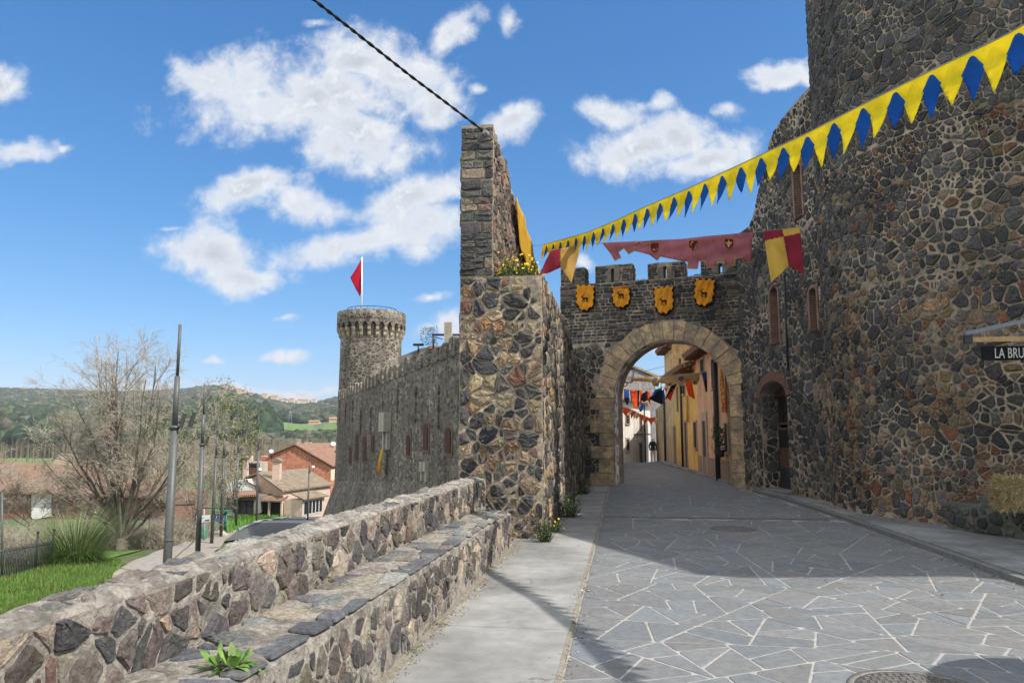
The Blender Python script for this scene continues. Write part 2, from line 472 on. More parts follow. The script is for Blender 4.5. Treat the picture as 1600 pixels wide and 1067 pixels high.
GRATE = M('cast_iron', (.17, .162, .15), .6, .3, 8, .4, 60, .004, metal=.4, col2=(.21, .195, .175))
CABLE = M('black_cable', (.012, .012, .013), .6, .1, 5, 0)

BASALT_ = [(5, (.068, .068, .074)), (3, (.05, .05, .055)), (2.5, (.10, .092, .088)), (2, (.135, .105, .085)), (1.5, (.20, .15, .105)), (.5, (.16, .075, .05))]
PIER = [(4.6, (.062, .06, .06)), (2.4, (.112, .10, .09)), (2.6, (.21, .155, .105)), (2.2, (.30, .225, .14)), (.7, (.25, .15, .08)), (.35, (.17, .095, .065))]
SPURC = [(5, (.066, .063, .062)), (3, (.098, .091, .084)), (1, (.15, .12, .095)), (.6, (.21, .16, .115))]
PARA = [(5, (.082, .078, .078)), (2.6, (.115, .097, .086)), (2, (.165, .138, .118)), (2.2, (.25, .208, .162)), (.35, (.14, .095, .078)), (.8, (.31, .26, .195))]
GATEC = [(5.4, (.058, .056, .055)), (3.2, (.094, .088, .082)), (1.2, (.14, .108, .08)), (.6, (.19, .145, .1))]
LOWT = [(4.0, (.068, .064, .062)), (2.6, (.128, .112, .097)), (2.6, (.21, .145, .09)), (1.8, (.25, .165, .09)), (1.0, (.18, .085, .05)), (.7, (.28, .22, .15))]
MIDT = [(5.0, (.072, .069, .067)), (3.6, (.115, .107, .10)), (1.1, (.17, .125, .085)), (.7, (.24, .185, .125)), (.3, (.17, .09, .06))]
UPT = [(5.4, (.076, .073, .071)), (4.2, (.116, .108, .10)), (.7, (.13, .11, .09)), (.25, (.22, .17, .12))]

# ================================================================== town platform, road, pavements
def street_z(Y): return 0.0 if Y < 43 else -.05 * (Y - 43)
def platform():
    mb = MB()
    left = [st(-2.45, -9), st(-2.45, 13), Vector((-2.0, 26, 0)), Vector((-3.6, 31, 0)), Vector((-9, 50, 0)), Vector((-8, 66, 0))]
    right = [Vector((60, -9, 0)), Vector((60, 13, 0)), Vector((60, 26, 0)), Vector((60, 43, 0)), Vector((60, 60, 0)), Vector((60, 130, 0))]
    lz = [-.04, -.04, -.04, -.04, -.4, -1.2]
    rows = []
    for l, r_, z in zip(left, right, lz):
        rows.append([Vector((l.x, l.y, z)), Vector((r_.x, r_.y, z if r_.y < 43.1 else street_z(r_.y) - .05))])
    # the street line is sampled so that the brow of the hill stays crisp
    ys = [-9, 0, 13, 26, 36, 43, 50, 60, 80, 130]
    def lx(Y):
        P = left
        if Y > 66: return -8
        for a, b in zip(P, P[1:]):
            if a.y <= Y <= b.y: return a.x + (b.x - a.x) * (Y - a.y) / max(1e-6, b.y - a.y)
        return P[0].x
    vs = []
    for Y in ys: vs.append((Vector((lx(max(Y, left[0].y)), Y, street_z(Y) - .04)), Vector((60, Y, street_z(Y) - .04))))
    for (a, b), (c, d) in zip(vs, vs[1:]):
        mb.poly([a, b, d, c])
        mb.poly([a, c, c - Vector((0, 0, 14 + c.z)), a - Vector((0, 0, 14 + a.z))])
    o = mb.build('town_ground', CONC_D); tag(o, kind='structure')
platform()

KERB = [(5.05, -3), (5.45, 3), (5.81, 8.62), (6.12, 11.12), (6.62, 15.36), (6.92, 18.5), (7.0, 21.6)]
def kerb_x(Y):
    for (x0, y0), (x1, y1) in zip(KERB, KERB[1:]):
        if y0 <= Y <= y1: return x0 + (x1 - x0) * (Y - y0) / (y1 - y0)
    if Y > 21.6: return 7.0 + (Y - 21.6) * .085
    return KERB[0][0]
def kerb_s(t):
    # lateral position of the right kerb for a point at street distance t
    s = 4.4
    for _ in range(6):
        p = st(s, t); s += (kerb_x(p.y) - p.x) / BX.x
    return s
def road():
    mb = MB()
    T = [-3 + i * .7 for i in range(int(63 / .7))]
    def L(t): return -.455 if t < 25 else -.455 - min(1.0, (t - 25) * .6)
    for a, b in zip(T, T[1:]):
        q = [st(L(a), a), st(kerb_s(a), a), st(kerb_s(b), b), st(L(b), b)]
        mb.poly([p + Vector((0, 0, street_z(p.y))) for p in q], (1, 1, 1), 0)
    rng = random.Random(11)
    def split(p, lim, out, depth=0):
        A = area(p)
        if A < lim * rng.uniform(.55, 1.5) or depth > 14: out.append(p); return
        cx = sum(a[0] for a in p) / len(p); cy = sum(a[1] for a in p) / len(p)
        # cut across the longest extent with a tilted line
        best = max(((a, b) for a in p for b in p), key=lambda e: (e[0][0] - e[1][0]) ** 2 + (e[0][1] - e[1][1]) ** 2)
        ang = math.atan2(best[1][1] - best[0][1], best[1][0] - best[0][0]) + rng.gauss(0, .42)
        nx, ny = math.cos(ang), math.sin(ang); c = nx * cx + ny * cy + rng.uniform(-.18, .18) * math.sqrt(A)
        a = clip(p, nx, ny, c); b = clip(p, -nx, -ny, -c)
        if len(a) < 3 or len(b) < 3: out.append(p); return
        split(a, lim, out, depth + 1); split(b, lim, out, depth + 1)
    polys = []
    t = 1.6
    while t < 44:
        t2 = t + 2.4; lim = .17
        s1 = min(kerb_s(t), kerb_s(t2)) - .03
        split([(-.448, t), (s1, t), (s1, t2), (-.448, t2)], lim, polys); t = t2
    for p in polys:
        g = rng.uniform(.008, .014); q = inset(p, g)
        if not q or area(q) < .006: continue
        # nibble the corners unevenly
        n = len(q); r_ = []
        for i in range(n):
            a, v, b = q[i - 1], q[i], q[(i + 1) % n]
            k1, k2 = rng.uniform(.02, .10), rng.uniform(.02, .10)
            r_.append((v[0] + (a[0] - v[0]) * k1, v[1] + (a[1] - v[1]) * k1)); r_.append((v[0] + (b[0] - v[0]) * k2, v[1] + (b[1] - v[1]) * k2))
        q = r_
        cx = sum(a[0] for a in q) / len(q); cy = sum(a[1] for a in q) / len(q)
        P0 = st(cx, cy)
        if math.hypot(P0.x - 3.94, P0.y - 13.44) < .42 or math.hypot(P0.x - 2.85, P0.y - 4.95) < .5: pass
        if abs(cy - 15.46) < .16: continue
        k = rng.uniform(.90, 1.12); w_ = rng.uniform(-.012, .012); c = ((.154 + w_ * .6) * k, .160 * k, (.164 - w_ * .6) * k)
        h = rng.uniform(.003, .006); b = len(mb.v); n = len(q)
        tl = (rng.uniform(-.003, .003), rng.uniform(-.003, .003))
        for sc_, z in ((1.0, -.006), (1.0, h - .002), (.975, h)):
            for x, y in q:
                p = st(cx + (x - cx) * sc_, cy + (y - cy) * sc_); p.z = z + street_z(p.y) + (tl[0] * (x - cx) + tl[1] * (y - cy) if z > 0 else 0); mb.v.append(tuple(p))
        for r2 in range(2):
            for i in range(n):
                j = (i + 1) % n; mb.face([b + r2 * n + i, b + r2 * n + j, b + (r2 + 1) * n + j, b + (r2 + 1) * n + i], c, 1)
        mb.face([b + 2 * n + i for i in range(n)], c, 1)
    o = mb.build('road', [JOINT, SLAB]); tag(o, kind='structure')
road()
def pavements():
    mb = MB(); rng = random.Random(5)
    T = [-3 + i * 1.6 for i in range(18)] + [25.6]
    for a, b in zip(T, T[1:]):
        s0, s1 = -1.75, -.475
        if a > 11.5: s0 = -1.36
        # each cast bay with a hair-line gap
        mb.obox(st(s0, a + .004, -.03), BX * (s1 - s0), AX * (b - a - .008), Vector((0, 0, .045)))
    o = mb.build('pavement', CONC); tag(o, kind='structure')
    # sandy gap between pavement and road
    mb = MB()
    N = 160
    for i in range(N):
        a, b = -2 + 27 * i / N, -2 + 27 * (i + 1) / N
        w0 = .03 * nz((a * 3, 0, 2)); w1 = .03 * nz((b * 3, 0, 2))
        mb.poly([st(-.488 + w0 * .5, a, .019), st(-.452 + w0 * .5, a, .012), st(-.452 + w1 * .5, b, .012), st(-.488 + w1 * .5, b, .019)])
        c0 = .05 + .03 * nz((a * 2, 5, 1)); c1 = .05 + .03 * nz((b * 2, 5, 1))
        if a < 11: mb.poly([st(-1.72, a, .03), st(-1.67 + c0, a, .018), st(-1.67 + c1, b, .018), st(-1.72, b, .03)])
    o = mb.build('sand_joint', SANDJ); tag(o, kind='structure')
    mb = MB()
    Y = -3.0
    while Y < 21.6:
        Y2 = min(Y + 1.55, 21.6)
        a0, a1 = Vector((kerb_x(Y) + .05, Y + .004, -.03)), Vector((kerb_x(Y2) + .05, Y2 - .004, -.03))
        e0, e1 = Vector((13.5, Y + .004, -.03)), Vector((13.5, Y2 - .004, -.03))
        mb.prism([a0, e0, e1, a1], Vector((0, 0, .12)))
        Y = Y2
    o = mb.build('raised_pavement', CONC_D); tag(o, kind='structure')
    mb = MB()
    Y = -3.0
    while Y < 21.5:
        Y2 = min(Y + .9, 21.6)
        a0, a1 = Vector((kerb_x(Y) - .07, Y + .006, -.03)), Vector((kerb_x(Y2) - .07, Y2 - .006, -.03))
        mb.prism([a0, a0 + Vector((.11, 0, 0)), a1 + Vector((.11, 0, 0)), a1], Vector((0, 0, .105)))
        Y = Y2
    o = mb.build('kerb', M('kerb_stone', (.15, .155, .155), .85, .2, 3, .3, 60, .005)); tag(o, kind='structure')
    # pavement past the gate, along the ochre houses
    mb = MB()
    for a, b in ((24.4, 30), (30, 36), (36, 42.9), (42.9, 48), (48, 56)):
        P = []
        for Y in (a, b):
            P.append((Vector((kerb_x(Y) - .05 - .02 * (Y - 24), Y, street_z(Y) - .03)), Vector((7.3 + .0934 * (Y - 24.7) + .6, Y, street_z(Y) - .03))))
        mb.prism([P[0][0], P[0][1], P[1][1], P[1][0]], Vector((0, 0, .11)))
    o = mb.build('street_pavement', CONC_D); tag(o, kind='structure')
pavements()

def litter():
    """grit, crumbs of mortar and dry leaves gathered at the wall feet and in the gutters"""
    mb = MB(); rng = random.Random(44)
    def bit(p, z, big=1.0):
        r_ = rng.uniform(.004, .013) * big * (2 if rng.random() < .05 else 1); n = rng.randint(4, 6); a0 = rng.uniform(0, 6); k = rng.uniform(.5, 1.4); c = rng.choice([(.25, .21, .16), (.14, .13, .12), (.3, .26, .2), (.16, .12, .06), (.07, .065, .06)]); c = tuple(q * k for q in c); b = len(mb.v)
        for i in range(n): a = a0 + 2 * PI * i / n; mb.v.append((p.x + math.cos(a) * r_, p.y + math.sin(a) * r_ * rng.uniform(.6, 1), z))
        mb.v.append((p.x, p.y, z + r_ * rng.uniform(.3, .9)))
        for i in range(n): mb.face([b + i, b + (i + 1) % n, b + n], c)
    for _ in range(1500): t = rng.uniform(1, 12); bit(st(-1.66 + abs(rng.gauss(0, .07)), t), .015)
    for _ in range(700): t = rng.uniform(11.9, 25); bit(st(-1.24 + abs(rng.gauss(0, .08)), t), .015)
    for _ in range(900): t = rng.uniform(2, 20); bit(st(-.44 + rng.gauss(0, .06), t), .014)
    for _ in range(900): Y = rng.uniform(4, 21); bit(Vector((kerb_x(Y) - .10 - abs(rng.gauss(0, .10)), Y, 0)), .006)
    for _ in range(500): t = rng.uniform(2, 14); bit(st(rng.uniform(-1.6, 4.2), t), .013, .8)
    for _ in range(600): a = R(rng.uniform(160, 228)); r_ = TR + .08 + abs(rng.gauss(0, .10)); bit(Vector((TC.x + math.cos(a) * r_, TC.y + math.sin(a) * r_, 0)), .091, 1.3)
    tag(mb.build('grit', M('grit_bits', (1, 1, 1), .95, .2, 5, 0, attr=True)), kind='stuff')
def manhole(name, c, r_, label):
    c = Vector(c); o = thing(name, c, label, 'manhole cover', 'manhole covers in the paved road')
    mb = MB(); mb.lathe(c, [(r_ + .05, .009), (r_ + .05, .0115), (r_ + .005, .0115), (r_ + .005, .006)], 48)
    mb.build('rim', GRATE, o)
    mb = MB(); mb.lathe(c, [(0, .010), (r_, .010), (r_, .002)], 48)
    rng = random.Random(3); n = int(r_ / .032)
    for i in range(-n, n + 1):
        for j in range(-n, n + 1):
            x, y = i * .05 + (.012 if j % 2 else 0), j * .038
            if math.hypot(x, y) < r_ - .03: mb.box(c + Vector((x, y, .012)), (.03, .022, .007), Matrix.Rotation(R(8), 3, 'Z'))
    mb.build('lid', GRATE, o)
manhole('manhole_cover', (3.94, 13.44, 0), .36, 'rust brown round manhole cover in the shaded paving near the drain channel')
manhole('manhole_cover', onz(1440, 1082), .40, 'studded round manhole cover cut off by the bottom edge, half in a round shadow')

def drain():
    a, b = st(-.42, 15.46), onz(1295, 812); d = (b - a); L = d.length; d.normalize(); n = Vector((-d.y, d.x, 0))
    o = thing('drain_channel', a, 'long dark slotted drain grating running straight across the road', 'drain')
    mb = MB(); mb.obox(a - n * .13 + Vector((0, 0, -.02)), d * L, n * .26, Vector((0, 0, .024))); mb.build('channel', DARK, o)
    mb = MB()
    for k in (-.12, .09): mb.obox(a + n * k + Vector((0, 0, -.01)), d * L, n * .03, Vector((0, 0, .022)))
    x = 0
    while x < L:
        mb.obox(a + d * x - n * .09 + Vector((0, 0, -.008)), d * .022, n * .18, Vector((0, 0, .019))); x += .05
    mb.build('grating', GRATE, o)
drain()

# ================================================================== low parapet and the bench built against it
def parapet_top(t, s):
    p = (s * 2.2, t * 1.4, 3.1)
    return .985 + .004 * (t - 5) * 0 + .035 * nz(p, 1.3) + .022 * nz(p, 5) + .012 * nz(p, 14)
def parapet():
    o = thing('parapet_wall', st(-2.38, 6), 'low rubble parapet of big dark stones with a crusty pale top, left of the pavement', 'wall')
    t0, t1 = .6, 12.03; s0, s1 = -2.55, -2.236
    mb = MB()
    def top(u, v):
        t = t0 + (t1 - t0) * u; s = s0 + (s1 - s0) * v
        e = min(v, 1 - v); z = parapet_top(t, s) - (.05 * (1 - e / .14) ** 2 if e < .14 else 0)
        return st(s + .018 * nz((t * 6, s * 6, 7)), t, z)
    NU, NV = 520, 14
    mb.grid(lambda u, v: top(u, 1 - v), NU, NV)
    for v, nrm in ((0, -1), (1, 1)):
        for i in range(NU):
            a, b = top(i / NU, v), top((i + 1) / NU, v); z0 = -3.9 if v == 0 else -.02
            mb.poly([Vector((a.x, a.y, z0)), Vector((b.x, b.y, z0)), b, a] if v else [Vector((b.x, b.y, z0)), Vector((a.x, a.y, z0)), a, b])
    for u in (0, 1):
        q = [top(u, k / 8) for k in range(9)]; q = q + [Vector((q[-1].x, q[-1].y, -3.9)), Vector((q[0].x, q[0].y, -3.9))]
        mb.poly(q if u == 0 else q[::-1])
    rough_face(mb, planemap(st(s1, 0), AX, BX), t0, t1, .0, .96, .032, .022, 1.0)
    mb.build('core', CRUST, o)
    rng = random.Random(21); mb = MB()
    P = cells(t0, t1, .50, .985, (.09, .25), (.5, 1.4), .9, rng, .9, .10)
    stones(mb, planemap(st(s1, 0), AX, BX), P, .011, .030, lambda u, v, sz, r_: pick(r_, PARA), rng, rounds=1, k=.12, rough=.5, jitter=.16, smooth=False,
           clampf=lambda u, v: (u, min(v, .955)))
    P = cells(s0 + .02, s1, .05, .97, (.14, .26), (.6, 1.2), .7, rng, .3)
    stones(mb, planemap(st(0, t1), -BX, AX), [[(-a, b) for a, b in p][::-1] for p in P], .012, .03, lambda u, v, sz, r_: pick(r_, PARA), rng, k=.15, smooth=False)
    P = cells(t0, t1, -2.8, .9, (.2, .4), (.7, 1.5), .7, rng, .2)
    P = [p for p in P if 1 < p[0][0] < 11]
    stones(mb, planemap(st(s0, 0), -AX, -BX), [[(-a, b) for a, b in p][::-1] for p in P], .014, .03, lambda u, v, sz, r_: pick(r_, PARA), rng, k=.15, smooth=False)
    mb.build('facing_stones', STONE, o)
    mb = MB()
    P = [p for p in cells(t0, t1, -s1, -s0, (.09, .2), (.7, 1.6), .8, rng, .5) if rng.random() < .55]
    def tm(u, v, e): return st(-v, u, parapet_top(u, -v) + e - .006 - (.03 if abs(v + (s0 + s1) / 2) > .12 else 0))
    stones(mb, tm, P, .014, .020, lambda u, v, sz, r_: pick(r_, [(3, (.19, .175, .165)), (2, (.26, .23, .195)), (2, (.13, .125, .125))]), rng, k=.2, rough=.8, smooth=False)
    mb.build('top_stones', STONE, o)
parapet()
def bench_z(t): return .60 - .0095 * (t - 4)
def bench():
    o = thing('stone_bench', st(-1.95, 6), 'long stone bench topped with dark flat slabs, built against the low parapet', 'bench')
    t0, t1 = .6, 11.2; s0, s1 = -2.25, -1.70
    mb = MB()
    def top(u, v):
        t = t0 + (t1 - t0) * u; s = s0 + (s1 - s0) * v; p = (s * 3, t * 2, 9)
        e = 1 - v
        return st(s, t, bench_z(t) + .016 * nz(p, 1.5) + .01 * nz(p, 5) - (.03 * (1 - e / .12) if e < .12 else 0))
    NU, NV = 400, 16
    mb.grid(lambda u, v: top(u, 1 - v), NU, NV)
    for i in range(NU):
        a, b = top(i / NU, 1), top((i + 1) / NU, 1)
        mb.poly([st(s1 + .02, t0 + (t1 - t0) * i / NU, -.02), st(s1 + .02, t0 + (t1 - t0) * (i + 1) / NU, -.02), b, a])
    q = [top(1, k / 8) for k in range(9)]; mb.poly(([Vector((q[0].x, q[0].y, -.02))] + q + [Vector((q[-1].x, q[-1].y, -.02))]))
    rough_face(mb, planemap(st(s1, 0), AX, BX), t0, t1, .0, .5, .032, .020, 4.0, vtop=lambda u: bench_z(u) - .035)
    mb.build('core', CRUST, o)
    rng = random.Random(8); mb = MB()
    P = cells(t0, t1, 0.0, .53, (.08, .19), (.6, 1.5), .9, rng, .7, .06)
    stones(mb, planemap(st(s1, 0), AX, BX), P, .010, .028, lambda u, v, sz, r_: pick(r_, PARA), rng, k=.13, rough=.55, smooth=False, clampf=lambda u, v: (u, min(v, bench_z(u) - .05)))
    P = cells(s0, s1, 0.0, .5, (.10, .2), (.7, 1.3), .7, rng, .4)
    stones(mb, planemap(st(0, t1), -BX, AX), [[(-a, b) for a, b in p][::-1] for p in P], .012, .025, lambda u, v, sz, r_: pick(r_, PARA), rng, k=.15, smooth=False)
    mb.build('facing_stones', STONE, o)
    mb = MB()
    FL = [(4, (.115, .118, .124)), (2.5, (.15, .147, .144)), (1.4, (.21, .19, .168))]
    tm = lambda u, v, e: st(-v, u, bench_z(u) + e + .010 * nz((u * 3, v * 3, 1)))
    # slabs along the front edge, overhanging a little
    t = t0
    P = []
    while t < t1:
        w = rng.uniform(.14, .5); d = rng.uniform(.10, .30); P.append([(t, 1.69), (t + w * .97, 1.69 + rng.uniform(-.01, .01)), (t + w * rng.uniform(.8, 1), 1.69 + d), (t + w * rng.uniform(0, .15), 1.69 + d * rng.uniform(.6, 1))]); t += w
    stones(mb, tm, P, .010, .017, lambda u, v, sz, r_: pick(r_, FL), rng, k=.10, rough=.4, jitter=.06, smooth=False)
    P = [p for p in cells(t0, t1, 1.86, 2.22, (.14, .28), (.8, 1.8), .8, rng, .3) if rng.random() < .62]
    stones(mb, tm, P, .014, .018, lambda u, v, sz, r_: pick(r_, FL + [(2, (.22, .19, .155))]), rng, k=.15, rough=.6, smooth=False)
    mb.build('seat_slabs', STONE, o)
bench()

# ================================================================== generic masonry slab with openings
def inpoly(x, y, P):
    c = False; j = len(P) - 1
    for i in range(len(P)):
        if (P[i][1] > y) != (P[j][1] > y) and x < (P[j][0] - P[i][0]) * (y - P[i][1]) / (P[j][1] - P[i][1]) + P[i][0]: c = not c
        j = i
    return c
def slab(mb, mp, outline, holes=(), depth=1.0, through=False, hole_depth=.4, mi=0, hmi=1, hmi2=None, hsplit=.45):
    pts = [Vector(p) for p in outline]; n = len(pts); edges = [(i, (i + 1) % n) for i in range(n)]; allp = list(pts)
    for h in holes:
        b = len(allp); allp += [Vector(p) for p in h]; edges += [(b + i, b + (i + 1) % len(h)) for i in range(len(h))]
    v, e, f, *_ = delaunay_2d_cdt(allp, edges, [], 0, 1e-5)
    for back in (False, True):
        b = len(mb.v); mb.v.extend([tuple(mp(p.x, p.y, -depth if back else 0)) for p in v])
        for t in f:
            cx = sum(v[i].x for i in t) / 3; cy = sum(v[i].y for i in t) / 3
            if not inpoly(cx, cy, pts) or ((through or not back) and any(inpoly(cx, cy, h) for h in holes)): continue
            mb.face([b + i for i in (t[::-1] if back else t)], (1, 1, 1), mi)
    def band(P, d0, d1, m, flip):
        for i in range(len(P)):
            a, c = P[i], P[(i + 1) % len(P)]
            q = [mp(a[0], a[1], d0), mp(a[0], a[1], d1), mp(c[0], c[1], d1), mp(c[0], c[1], d0)]
            mb.poly(q[::-1] if flip else q, (1, 1, 1), m)
    band(outline, 0, -depth, mi, False)
    for hi, h in enumerate(holes):
        dd = depth if through else (hole_depth[hi] if isinstance(hole_depth, list) else hole_depth)
        if hmi2 is not None: band(h, 0, -hsplit, hmi, True); band(h, -hsplit, -dd, hmi2, True)
        else: band(h, 0, -dd, hmi[hi] if isinstance(hmi, list) else hmi, True)
def arch(u0, u1, v0, spring, n=10, rise=None):
    r_ = (u1 - u0) / 2; rise = r_ if rise is None else rise; c = (u0 + u1) / 2
    return [(u0, v0), (u1, v0)] + [(c + r_ * math.cos(a), spring + rise * math.sin(a)) for a in [PI * i / n for i in range(n + 1)]]

# ================================================================== bastion wall on the left of the passage, with its tall spur
def bastion():
    t0 = 12.04; sl, sr, sp = -2.69, -1.287, -2.13
    c = st(sr, t0)
    zl = at(845, 430, c.y).z; ztop = at(735, 192, c.y).z
    o = thing('bastion_wall', st(-2, t0), 'tall sunlit rubble wall end left of the gate with a narrow spur rising above it', 'wall')
    def low_top(t): return zl + (0 if t < 15.3 else max(-.75, -(t - 15.3) * .09)) + .05 * nz((t * 2, 1, 4))
    def spur_top(t): return ztop - .17 * (t - t0) * .9 - .02 * (t - t0) ** 1.35 + .10 * nz((t * 2.3, 3, 3)) + .05 * nz((t * 7, 3, 3))
    N = 44; T = [t0 + 13.6 * i / N for i in range(N + 1)]
    mb = MB()
    mi = 0
    for i in range(N):
        a, b = T[i], T[i + 1]
        za, zb = low_top(a), low_top(b)
        mb.poly([st(sr, a, -.05), st(sr, b, -.05), st(sr, b, zb), st(sr, a, za)])
        mb.poly([st(sp, a, za), st(sr, a, za), st(sr, b, zb), st(sp, b, zb)])
        mb.poly([st(sl, b, -4), st(sl, a, -4), st(sl, a, za), st(sl, b, zb)])
    mb.poly([st(sl, t0, -4), st(sr, t0, -4), st(sr, t0, zl), st(sl, t0, zl)])
    rough_face(mb, planemap(st(sl, t0), BX, -AX), 0, sr - sl, 0, zl, .035, .022, 2.0); rough_face(mb, planemap(st(sr, 0), AX, BX), t0, 16.5, 0, 4.2, .045, .025, 5.0, vtop=low_top)
    mb.build('wall_core', MORTAR, o)
    mb = MB()
    T2 = [t for t in T if t < 21.5]
    for a, b in zip(T2, T2[1:]):
        za, zb = spur_top(a), spur_top(b)
        mb.poly([st(sp, a, low_top(a) - .05), st(sp, b, low_top(b) - .05), st(sp, b, zb), st(sp, a, za)])
        mb.poly([st(sl, a, za), st(sp, a, za), st(sp, b, zb), st(sl, b, zb)])
        mb.poly([st(sl, b, low_top(b) - .05), st(sl, a, low_top(a) - .05), st(sl, a, za), st(sl, b, zb)])
    e = T2[-1]
    mb.poly([st(sl, t0, zl - .05), st(sp, t0, zl - .05), st(sp, t0, spur_top(t0)), st(sl, t0, spur_top(t0))])
    mb.poly([st(sp, e, zl - 1), st(sl, e, zl - 1), st(sl, e, spur_top(e)), st(sp, e, spur_top(e))])
    sc = mb.build('spur_core', MORTAR, o)
    rng = random.Random(31)
    # front, lower part: mixed boulders in wide tan mortar
    mb = MB(); W = sr - sl
    P = cells(0, W, 0, zl, (.085, .27), (.75, 1.9), .92, rng, .9, .15)
    mp = planemap(st(sl, t0), BX, -AX)
    stones(mb, mp, P, .016, .042, lambda u, v, sz, r_: pick(r_, PIER), rng, rounds=1, k=.17, rough=.8, jitter=.17, smooth=False)
    # front of the spur: coursed dark blocks
    P = courses(0, sp - sl, zl + .02, ztop - .02, (.10, .22), (1.0, 2.6), rng, .12)
    stones(mb, mp, P, .010, .03, lambda u, v, sz, r_: pick(r_, SPURC), rng, rounds=1, k=.12, rough=.6, jitter=.05, smooth=False)
    mb.build('front_stones', STONE, o)
    mb = MB()
    P = cells(t0 + .02, 25.6, 0, 4.6, (.13, .27), (.7, 1.5), .75, rng, .5, .08, keep=lambda u, v: v < low_top(u) - .06)
    mpp = planemap(st(sr, 0), AX, BX)
    stones(mb, mpp, P, .02, .045, lambda u, v, sz, r_: pick(r_, PIER if u < 13.2 else [(3, (.07, .068, .068)), (2, (.12, .1, .085)), (2, (.2, .155, .11)), (1, (.28, .22, .15))]), rng, rounds=1, k=.2, rough=.6, clampf=lambda u, v: (u, min(v, low_top(u))))
    mb.build('passage_stones', STONE, o)
    mb = MB()
    P = cells(t0 + .02, 21.4, zl, ztop, (.10, .22), (.8, 1.8), .75, rng, .5, .08, keep=lambda u, v: v < spur_top(u) - .05)
    stones(mb, planemap(st(sp, 0), AX, BX), P, .014, .035, lambda u, v, sz, r_: pick(r_, [(3, (.08, .074, .07)), (3, (.14, .11, .09)), (2.4, (.2, .12, .085)), (2, (.25, .19, .14))]), rng, k=.18, rough=.7, smooth=False)
    P = cells(t0 + .02, 21.4, -sp, -sl, (.12, .24), (.8, 1.6), .75, rng, .3)
    stones(mb, lambda u, v, e: st(-v, u, spur_top(u) + e - .01), P, .012, .05, lambda u, v, sz, r_: pick(r_, SPURC), rng, k=.15, rough=.9, smooth=False)
    # ledge coping and loose top stones of the passage wall
    P = cells(t0, 25.4, -sr - .02, -sp - .02, (.14, .28), (.8, 1.7), .75, rng, .3)
    stones(mb, lambda u, v, e: st(-v, u, low_top(u) + e - .01), P, .012, .05, lambda u, v, sz, r_: pick(r_, SPURC), rng, k=.15, rough=.9, smooth=False)
    P = cells(t0, 21, -3.3, 6.5, (.2, .36), (.8, 1.6), .7, rng, .3, keep=lambda u, v: v < spur_top(u) - .2)
    stones(mb, planemap(st(sl, 0), -AX, -BX), [[(-a, b) for a, b in p][::-1] for p in P], .018, .035, lambda u, v, sz, r_: pick(r_, PIER), rng, k=.2)
    mb.build('spur_stones', STONE, o)
    return low_top, spur_top, zl, (sl, sr, sp, t0)
B_low, B_spur, B_zl, B_dim = bastion()

